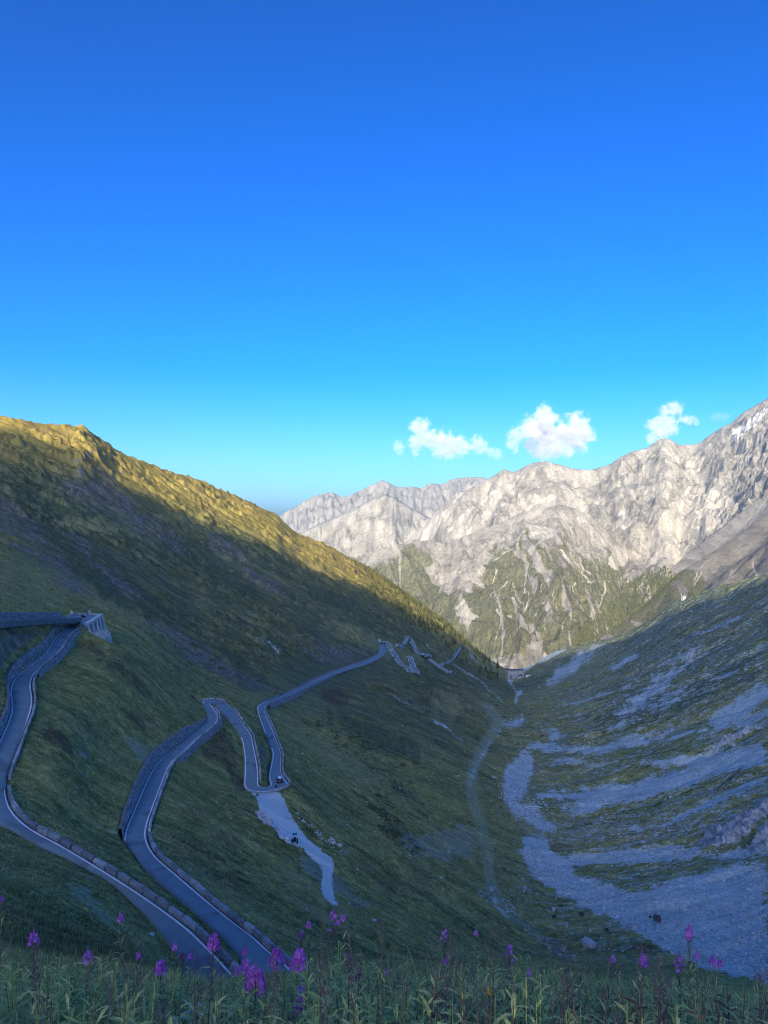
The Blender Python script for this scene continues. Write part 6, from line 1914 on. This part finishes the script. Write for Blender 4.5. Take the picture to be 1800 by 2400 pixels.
M_PETALF = mat_leaf('faded_petal', [(0.3, (0.28, 0.12, 0.30)), (0.6, (0.42, 0.24, 0.42))])
M_DRY = mat_leaf('dry_grass', [(0.3, (0.216, 0.195, 0.104)), (0.6, (0.459, 0.403, 0.234))])
M_YELF = mat_leaf('yellow_petal', [(0.3, (0.70, 0.55, 0.02)), (0.7, (0.85, 0.72, 0.05))])
M_BLADE = mat_leaf('meadow_grass', [(0.28, (0.099, 0.163, 0.060)), (0.46, (0.321, 0.406, 0.130)), (0.62, (0.542, 0.547, 0.183)), (0.76, (0.850, 0.710, 0.289))])

def leaf_geo(r, L=1.0, W=.13, droop=.5, segs=4):
    """one lanceolate blade along +x, folded along its midrib"""
    V, Fc = [], []
    tw = r.uniform(-.4, .4)
    for i in range(segs + 1):
        t = i / segs
        w = W * math.sin(math.pi * min(1, .06 + t * .94) ** .8) * (1 if i < segs else 0)
        x = t * L * (1 - .12 * droop * t); z = .18 * L * t - droop * L * t * t
        c, s = math.cos(tw * t), math.sin(tw * t)
        V += [(x, w * c, z + .35 * w + w * s), (x, 0, z), (x, -w * c, z + .35 * w - w * s)]
    for i in range(segs):
        a = i * 3
        Fc += [(a, a + 3, a + 4, a + 1), (a + 1, a + 4, a + 5, a + 2)]
    return V, Fc
LEAFV = []
for i in range(8):
    r = random.Random(300 + i)
    V, Fc = leaf_geo(r, 1.0, r.uniform(.085, .13), r.uniform(.15, .8))
    me = MB().add(V, Fc).mesh('leaf', True); me.materials.append(M_LEAF); LEAFV.append(me)
LEAFB = []
for me in LEAFV[:4]:
    c = me.copy(); c.materials.clear(); c.materials.append(M_LEAFB); LEAFB.append(c)

def xf(V, org, az, pitch, s):
    ca, sa, cp, sp = math.cos(az), math.sin(az), math.cos(pitch), math.sin(pitch)
    o = []
    for x, y, z in V:
        x, y, z = x * s, y * s, z * s
        x2 = x * cp - z * sp; z2 = x * sp + z * cp
        o.append((org[0] + x2 * ca - y * sa, org[1] + x2 * sa + y * ca, org[2] + z2))
    return o
def leaf_slots(r, h, n, z0=.12, z1=.98, L=.11):
    out = []
    for i in range(n):
        t = z0 + (z1 - z0) * (i + r.random() * .6) / n
        out.append((t * h, i * 2.4 + r.uniform(-.5, .5), r.uniform(.25, 1.0), L * r.uniform(.75, 1.25) * (1 - .55 * max(0, t - .55) / .45)))
    return out
def foliage_mesh(seed, h, n, mat, L=.12, z0=.1, z1=.98, segs=3, name='foliage'):
    r = random.Random(seed); b = MB()
    for z, az, pi_, l in leaf_slots(r, h, n, z0, z1, L):
        V, Fc = leaf_geo(r, 1.0, r.uniform(.075, .12), r.uniform(.1, .8), segs)
        b.add(xf(V, (0, 0, z), az, pi_ * .8, l), Fc)
    me = b.mesh(name, True); me.materials.append(mat)
    return me
def stem_mesh(seed, h, mat, r0=.0045):
    r = random.Random(seed)
    me = MB().tube([(0, 0, -.08), (r.uniform(-.01, .01), r.uniform(-.01, .01), h * .5), (0, 0, h)], [r0, r0 * .8, r0 * .4], 5).mesh('stem', True)
    me.materials.append(mat); return me
def pod_mesh(seed, mat, n=26, z0=0.0, z1=.26):
    r = random.Random(seed); b = MB()
    for i in range(n):
        z = z0 + (z1 - z0) * i / n; a = i * 2.4; l = r.uniform(.03, .055); u = r.uniform(.4, .9)
        p0 = (math.cos(a) * .003, math.sin(a) * .003, z); p1 = (math.cos(a) * l * u, math.sin(a) * l * u, z + l * .85)
        w = .0014
        b.add([(p0[0] - math.sin(a) * w, p0[1] + math.cos(a) * w, p0[2]), (p0[0] + math.sin(a) * w, p0[1] - math.cos(a) * w, p0[2]), (p1[0] + math.sin(a) * w, p1[1] - math.cos(a) * w, p1[2]), (p1[0] - math.sin(a) * w, p1[1] + math.cos(a) * w, p1[2])], [(0, 1, 2, 3)])
    me = b.mesh('seed_pods'); me.materials.append(mat); return me
def floret_geo(r, s=1.0):
    """four rounded petals, a pale style and a thin stalk; faces +x"""
    V, Fc = [], []
    for k in range(4):
        a = math.pi / 4 + k * math.pi / 2 + r.uniform(-.2, .2)
        ca, sa = math.cos(a), math.sin(a)
        L = .5 * r.uniform(.85, 1.1); w = .27
        n0 = len(V)
        V += [(0.0, 0, 0), (.10, ca * L * .55 - sa * w, sa * L * .55 + ca * w), (.06 + r.uniform(-.05, .1), ca * L, sa * L), (.10, ca * L * .55 + sa * w, sa * L * .55 - ca * w), (.14, ca * L * .6, sa * L * .6)]
        Fc += [(n0, n0 + 1, n0 + 4), (n0 + 1, n0 + 2, n0 + 4), (n0 + 2, n0 + 3, n0 + 4), (n0 + 3, n0, n0 + 4)]
    n0 = len(V)
    V += [(0, .02, 0), (0, -.02, 0), (-.55, 0, -.18)]
    Fc += [(n0, n0 + 1, n0 + 2)]
    return [(x * s, y * s, z * s) for x, y, z in V], Fc
FLO = []
for i in range(5):
    V, Fc = floret_geo(random.Random(500 + i)); me = MB().add(V, Fc).mesh('flower', True); me.materials.append(M_PETAL); FLO.append(me)
def raceme_slots(r, n, wid, ht):
    out = []
    for i in range(n):
        z = ht * (i + r.random()) / n; a = i * 2.4 + r.uniform(-.4, .4)
        rad = wid * .5 * (1.05 - .75 * z / ht)
        out.append((math.cos(a) * rad * .8, math.sin(a) * rad * .8, z, a, r.uniform(-.5, .25)))
    return out
def blossom_mesh(seed, n, wid, ht, mat, fs=.028):
    r = random.Random(seed); b = MB()
    for x, y, z, a, p in raceme_slots(r, n, wid, ht):
        V, Fc = floret_geo(r)
        b.add(xf(V, (x, y, z), a, p, fs * r.uniform(.8, 1.2)), Fc)
    me = b.mesh('blossom', True); me.materials.append(mat); return me

def gz_near(x, y): return float(ground(np.array([x]), np.array([y]))[0][0])
FOLI = {m: [foliage_mesh(700 + i + 50 * q, 1.0, 34, mt, .125) for i in range(4)] for q, (m, mt) in enumerate((('green', M_LEAF), ('blue', M_LEAFB), ('red', M_REDL)))}
STEMS = [stem_mesh(800 + i, 1.0, M_STEM) for i in range(3)]
PODS = [pod_mesh(820 + i, M_POD) for i in range(3)]
BUD = pod_mesh(840, M_PETALF, 16, 0, .07)
pr_ = random.Random(99)

def plant(x, y, h, label, group=None, leaves=0, kind='green', pods=False, lean=None, name='fireweed', cat='plant', z=None):
    z = gz_near(x, y) if z is None else z
    r = empty(name, (x, y, z), pr_.uniform(0, 6.28))
    tag(r, label, cat, group)
    l = lean if lean is not None else (pr_.uniform(-.12, .12), pr_.uniform(-.12, .12))
    r.rotation_euler = (l[0], l[1], pr_.uniform(0, 6.28))
    s = link('stem', pr_.choice(STEMS), r); s.scale = (1, 1, h)
    if leaves:
        lib = LEAFB if kind == 'blue' else LEAFV
        for zz_, az, pi_, L in leaf_slots(pr_, h, leaves, .15, .93, .12):
            o = link('leaf', pr_.choice(lib), r, None, (0, 0, zz_), (0, -pi_ * .8, az)); o.scale = (L, L, L)
    else:
        f = link('foliage', pr_.choice(FOLI[kind]), r); f.scale = (.9 + .2 * pr_.random(), .9 + .2 * pr_.random(), h * .96)
        tag(f, kind='stuff')
    if pods:
        p = link('seed_pods', pr_.choice(PODS), r, None, (0, 0, h * .93)); tag(p, kind='stuff')
        p.scale = (1, 1, pr_.uniform(.7, 1.1))
    return r

BLOOM = [  # photo column, row, width in px, kind, label
 (79,2204,26,'s','pink fireweed with a small head, tallest at the left end of the meadow'),
 (283,2152,16,'s','lone thin fireweed head above the grass bank left of the road'),
 (205,2242,22,'s','dim violet oval fireweed head in the left part of the meadow'),
 (324,2241,14,'s','very small fireweed head right of the dim violet oval one'),
 (376,2268,30,'m','two-lobed magenta fireweed head below the end of the left road'),
 (247,2347,29,'m','low rounded magenta fireweed head near the bottom left'),
 (410,2218,13,'s','small magenta tuft in front of the end of the left road'),
 (427,2240,12,'f','small violet tuft just below the magenta tuft on the left road'),
 (445,2243,12,'s','narrow magenta spike right of the small violet tuft'),
 (380,2333,20,'f','faded greyish fireweed head in the lower left meadow'),
 (2,2108,11,'s','violet flower cut by the left edge of the photo'),
 (500,2208,32,'m','bright magenta fireweed head in front of the wall between the two roads'),
 (552,2276,15,'s','small magenta side tuft touching the left of the largest pair of heads'),
 (575,2266,30,'m','upper left head of the largest magenta pair below the second road'),
 (598,2296,56,'b','biggest magenta fireweed head in the middle of the meadow'),
 (605,2326,14,'s','little magenta tuft hanging under the biggest head'),
 (574,2230,13,'s','small pink bud head standing before the second road'),
 (648,2244,40,'b','wide magenta head in front of the end of the second road'),
 (701,2249,46,'b','round violet-magenta head right of the end of the second road'),
 (715,2303,24,'m','pale magenta head above the tall spike at the bottom'),
 (705,2352,34,'t','tall upright magenta spike at the bottom centre-left'),
 (722,2384,26,'m','magenta head at the right foot of the tall spike'),
 (723,2168,12,'s','tiny magenta head high on a thin stem against the grass slope'),
 (706,2192,14,'f','faded violet tuft on a thin stem below the tiny high head'),
 (782,2156,30,'p','tall bushy fireweed with sparse pink tips and seed pods against the slope'),
 (804,2152,11,'s','small magenta tip at the right top of the tall bushy fireweed'),
 (820,2249,17,'f','small violet head right of the grassy gap in the middle'),
 (839,2284,22,'f','sparse violet head low on the right of the bushy fireweed'),
 (837,2350,26,'m','magenta head near the bottom, right of the tall spike'),
 (536,2388,14,'s','small dark magenta head at the bottom edge left of the centre'),
 (603,2395,20,'s','magenta head cut by the bottom edge under the biggest head'),
 (1116,2188,10,'s','tiny violet head alone on a thin straight stem at mid-meadow'),
 (1041,2194,20,'p','sparse mauve seed head left of the tiny lone violet head'),
 (1044,2253,16,'s','small violet head on top of reddish seed stalks at mid-meadow'),
 (906,2277,11,'s','small violet head left of the mid-meadow'),
 (937,2353,11,'s','little violet flower deep in the green leaves left of centre'),
 (1106,2348,28,'m','violet head low among the green leaves at the bottom centre'),
 (1120,2391,27,'m','violet head cut by the bottom edge at the centre'),
 (1194,2232,26,'p','airy pink-tinged seed head at the right of the mid-meadow'),
 (1240,2288,20,'p','reddish seed head low on the right of the mid-meadow'),
 (1615,2186,15,'t','tall fireweed spike standing high against the scree at the right'),
 (1508,2252,26,'m','bushy mauve-pink head below the scree, left of the tall spike'),
 (1436,2249,13,'p','small pale pink head left of the bushy mauve one'),
 (1592,2258,30,'p','pinkish loose head at the left foot of the tall right spike'),
 (1633,2240,11,'s','small pink side head just right of the tall right spike'),
 (1671,2252,14,'s','left magenta head of the forked stem at the right'),
 (1687,2258,13,'s','right magenta head of the forked stem at the right'),
 (1698,2388,13,'s','small violet head near the bottom right corner'),
 (1776,2290,13,'f','faint violet head near the right edge in front of the scree'),
]
taken = []
for px, py, w, kd, lab in BLOOM:
    want = {'s': .055, 'm': .085, 'b': .115, 't': .075, 'p': .085, 'f': .06}[kd]
    d = float(np.clip(want * F / w, 2.55 if py > 2300 else 2.9, 6.2))
    X, q = ray(px, py); x = float(X * d); zt = float(-q * d)
    wid = 1.12 * w / F * d
    ht = wid * {'t': 1.7, 's': .8, 'm': .7, 'b': .7, 'p': 1.0, 'f': .8}[kd]
    g = gz_near(x, d)
    h = zt - ht * .5 - g
    while h < .25 and d > 2.0:
        d -= .1; x = float(X * d); zt = float(-q * d); wid = w / F * d; ht = wid * 1.0; g = gz_near(x, d); h = zt - ht * .5 - g
    taken.append((x, d))
    big = w >= 20
    r = plant(x, d, h, lab, 'fireweeds in flower', 14 if big else 0, 'green', False, (0, 0), z=g)
    mt = M_PETALF if kd == 'f' else M_PETAL
    nfl = {'s': 12, 'm': 26, 'b': 40, 't': 32, 'p': 8, 'f': 11}[kd]
    if big and kd in 'mbt':
        sp_ = link('flower_spike', stem_mesh(900 + len(taken), ht * 1.15, M_STEM, .003), r, None, (0, 0, h))
        for fx_, fy_, fz_, fa, fp in raceme_slots(pr_, nfl, wid, ht):
            o = link('flower', pr_.choice(FLO), sp_, None, (fx_, fy_, fz_), (0, -fp, fa)); s_ = .042 * pr_.uniform(.8, 1.2); o.scale = (s_, s_, s_)
    else:
        o = link('blossom', blossom_mesh(1000 + len(taken), nfl, wid, ht, mt, min(.034, wid * .65)), r, None, (0, 0, h)); tag(o, kind='stuff')
    if kd in 'ptf':
        p_ = link('seed_pods', pod_mesh(1100 + len(taken), M_POD, 40, 0, max(.16, ht)), r, None, (0, 0, h - max(.16, ht) * .9)); tag(p_, kind='stuff')
        p_.scale = (1.3, 1.3, 1)
    b_ = link('buds', BUD, r, None, (0, 0, h + ht * .85)); b_.scale = (.5, .5, .6 if kd != 'f' else .4)
    tag(b_, kind='stuff')

# one yellow composite low in the leaves
X, q = ray(1146, 2328); d = 3.1; x = float(X * d); g = gz_near(x, d); h = float(-q * d) - g
r = plant(x, d, h, 'single small yellow flower deep among the fireweed leaves', None, 8, 'green', False, (0, 0), 'yellow_flower', 'flower', g)
o = link('blossom', blossom_mesh(1300, 5, .02, .015, M_YELF, .022), r, None, (0, 0, h)); tag(o, kind='stuff')

# tops of the plants seen against the valley
TOPX = [-200, 0, 60, 150, 250, 330, 400, 440, 520, 600, 660, 720, 760, 800, 850, 900, 1000, 1100, 1160, 1210, 1260, 1330, 1400, 1500, 1560, 1600, 1640, 1700, 1760, 1800, 2000]
TOPY = [2215, 2210, 2205, 2215, 2225, 2240, 2262, 2262, 2268, 2268, 2256, 2228, 2195, 2190, 2225, 2232, 2232, 2230, 2222, 2210, 2226, 2262, 2268, 2272, 2276, 2282, 2288, 2300, 2306, 2300, 2300]
def top_h(x, d, g):
    X_ = x / d; px = CX + F * X_
    q = qof(np.interp(px, TOPX, TOPY) + 6)
    return -q * d - g
n_ind = 0
cand = []
for k_ in range(1500):
    d = pr_.uniform(2.35, 5.2); x = pr_.uniform(-.60, .60) * d
    cand.append((d, x))
cand.sort()
used = []
for d, x in cand:
    if n_ind >= 250: break
    if any((x - a) ** 2 + (d - b_) ** 2 < .10 ** 2 for a, b_ in used[-160:]): continue
    g = gz_near(x, d); hm = top_h(x, d, g)
    h = min(hm * pr_.uniform(.72, .99), pr_.uniform(.62, 1.05))
    if h < .25: continue
    px = CX + F * x / d
    u = pr_.random()
    kd = 'blue' if u < .12 and px < 800 else ('red' if (u > .90 and px > 900) or (px > 1690 and u > .5) else 'green')
    pods = pr_.random() < (.32 if px > 850 else .2) and h < hm - .06
    near = n_ind < 70
    if kd == 'red': lab, gr = 'reddening fireweed stalk among the green leaves of the foreground meadow', 'reddening fireweeds of the meadow'
    elif pods: lab, gr = 'fireweed gone to thin reddish seed pods in the foreground meadow', 'seeding fireweeds of the meadow'
    elif kd == 'blue': lab, gr = 'blue-green leafy plant among the fireweeds in the left foreground', 'blue-green leafy plants of the meadow'
    else: lab, gr = 'leafy green fireweed without flowers in the foreground meadow', 'leafy fireweeds of the meadow'
    wh = 'in front of the left road' if px < 520 else ('at the middle of the meadow' if px < 1000 else ('right of the middle' if px < 1400 else 'at the right end of the meadow'))
    lab = lab.replace(' in the foreground meadow', '').replace(' of the foreground meadow', '').replace(' in the left foreground', '') + ', ' + wh; gr = gr + ' ' + wh
    plant(x, d, h, lab, gr, 13 if near and kd != 'red' else 0, kind=kd, pods=pods, z=g, name='fireweed' if kd != 'blue' else 'leafy_herb')
    used.append((x, d)); n_ind += 1

# the rest of the meadow: leaves, stalks and grass nobody could count
nr = np.random.default_rng(55)
def mass(name, protos, n, dlo, dhi, hlo, hhi, mat, wide=.66, hscale=1.0, xs=1.0, sel=None):
    d = np.exp(nr.uniform(math.log(dlo), math.log(dhi), n)); X = nr.uniform(-wide, wide, n); x = X * d
    if sel is not None:
        k = sel(CX + F * X, d); x, d = x[k], d[k]
    g = ground(x, d)[0]
    px = CX + F * x / d
    hm = -qof(np.interp(px, TOPX, TOPY) + 4) * d - g
    h = np.minimum(hm * nr.uniform(.55, 1.0, len(x)), nr.uniform(hlo, hhi, len(x)))
    k = h > .12
    o = merged(name, protos, np.stack([x[k], d[k], g[k] - .02], 1), np.full(k.sum(), xs), mat, None, h[k] * hscale)
    tag(o, kind='stuff')
    return o
thin = [foliage_mesh(1500 + i, 1.0, 26, M_LEAF, .13, .05, .98, 2) for i in range(6)]
def add_stem(me, seed):
    b = MB()
    b.v = [tuple(v.co) for v in me.vertices]; b.f = [tuple(p.vertices) for p in me.polygons]; b.n = len(b.v)
    b.tube([(0, 0, -.05), (0, 0, 1.0)], [.004, .002], 4, False)
    return b.mesh('herb')
thin = [add_stem(m, i) for i, m in enumerate(thin)]
mass('meadow_leaves', thin, 3400, 2.3, 9.5, .45, .95, M_LEAF)
mass('seeding_stalks', [pod_mesh(1600 + i, M_POD, 30, .74, 1.0) for i in range(4)], 420, 2.8, 9.5, .6, 1.02, M_POD, sel=lambda px, d: nr.random(len(px)) < np.interp(px, [0, 400, 800, 950, 1800], [.8, .5, .35, .9, .7]))
mass('reddening_leaves', [foliage_mesh(1700 + i, 1.0, 24, M_REDL, .12, .2, .98, 2) for i in range(3)], 330, 3.2, 9.0, .5, .9, M_REDL, sel=lambda px, d: nr.random(len(px)) < np.interp(px, [0, 800, 950, 1300, 1650, 1800], [.08, .08, .5, .4, .5, 1]))
def blade_clump(seed, n=9):
    r = random.Random(seed); b = MB()
    for i in range(n):
        a = r.random() * 6.283; L = r.uniform(.5, 1.05); w = r.uniform(.004, .008); bend = r.uniform(.15, .6)
        ca, sa = math.cos(a), math.sin(a); x0, y0 = r.uniform(-.04, .04), r.uniform(-.04, .04)
        V = []
        for t, ww in ((0, 1), (.4, .9), (.75, .6), (1.0, 0.05)):
            rr_ = bend * L * t * t * .8; z = L * t * (1 - .25 * bend * t)
            V += [(x0 + ca * rr_ - sa * w * ww, y0 + sa * rr_ + ca * w * ww, z), (x0 + ca * rr_ + sa * w * ww, y0 + sa * rr_ - ca * w * ww, z)]
        b.add(V, [(0, 1, 3, 2), (2, 3, 5, 4), (4, 5, 7, 6)])
    return b.mesh('grass')
mass('meadow_grass', [blade_clump(i) for i in range(6)], 6500, 2.2, 30.0, .35, .8, M_BLADE, .72)
mass('dry_grass', [blade_clump(40 + i, 5) for i in range(3)], 420, 2.3, 12.0, .5, .95, M_DRY)

# ------------------------------------------------------------------ the evening air: one even, thin haze round everything
hz = bpy.data.materials.new('haze'); hz.use_nodes = True
hz.cycles.homogeneous_volume = True
hn = hz.node_tree.nodes; hn.clear()
ho = hn.new('ShaderNodeOutputMaterial'); hv = hn.new('ShaderNodeVolumePrincipled')
hv.inputs['Color'].default_value = (0.40, 0.70, 1.0, 1)
hv.inputs['Density'].default_value = 1.8e-5
hv.inputs['Anisotropy'].default_value = 0.0
hz.node_tree.links.new(hv.outputs[0], ho.inputs['Volume'])
b = MB(); b.box((0, 6500, 250), (26000, 19600, 2404))
tag(b.build('haze', hz), kind='stuff')
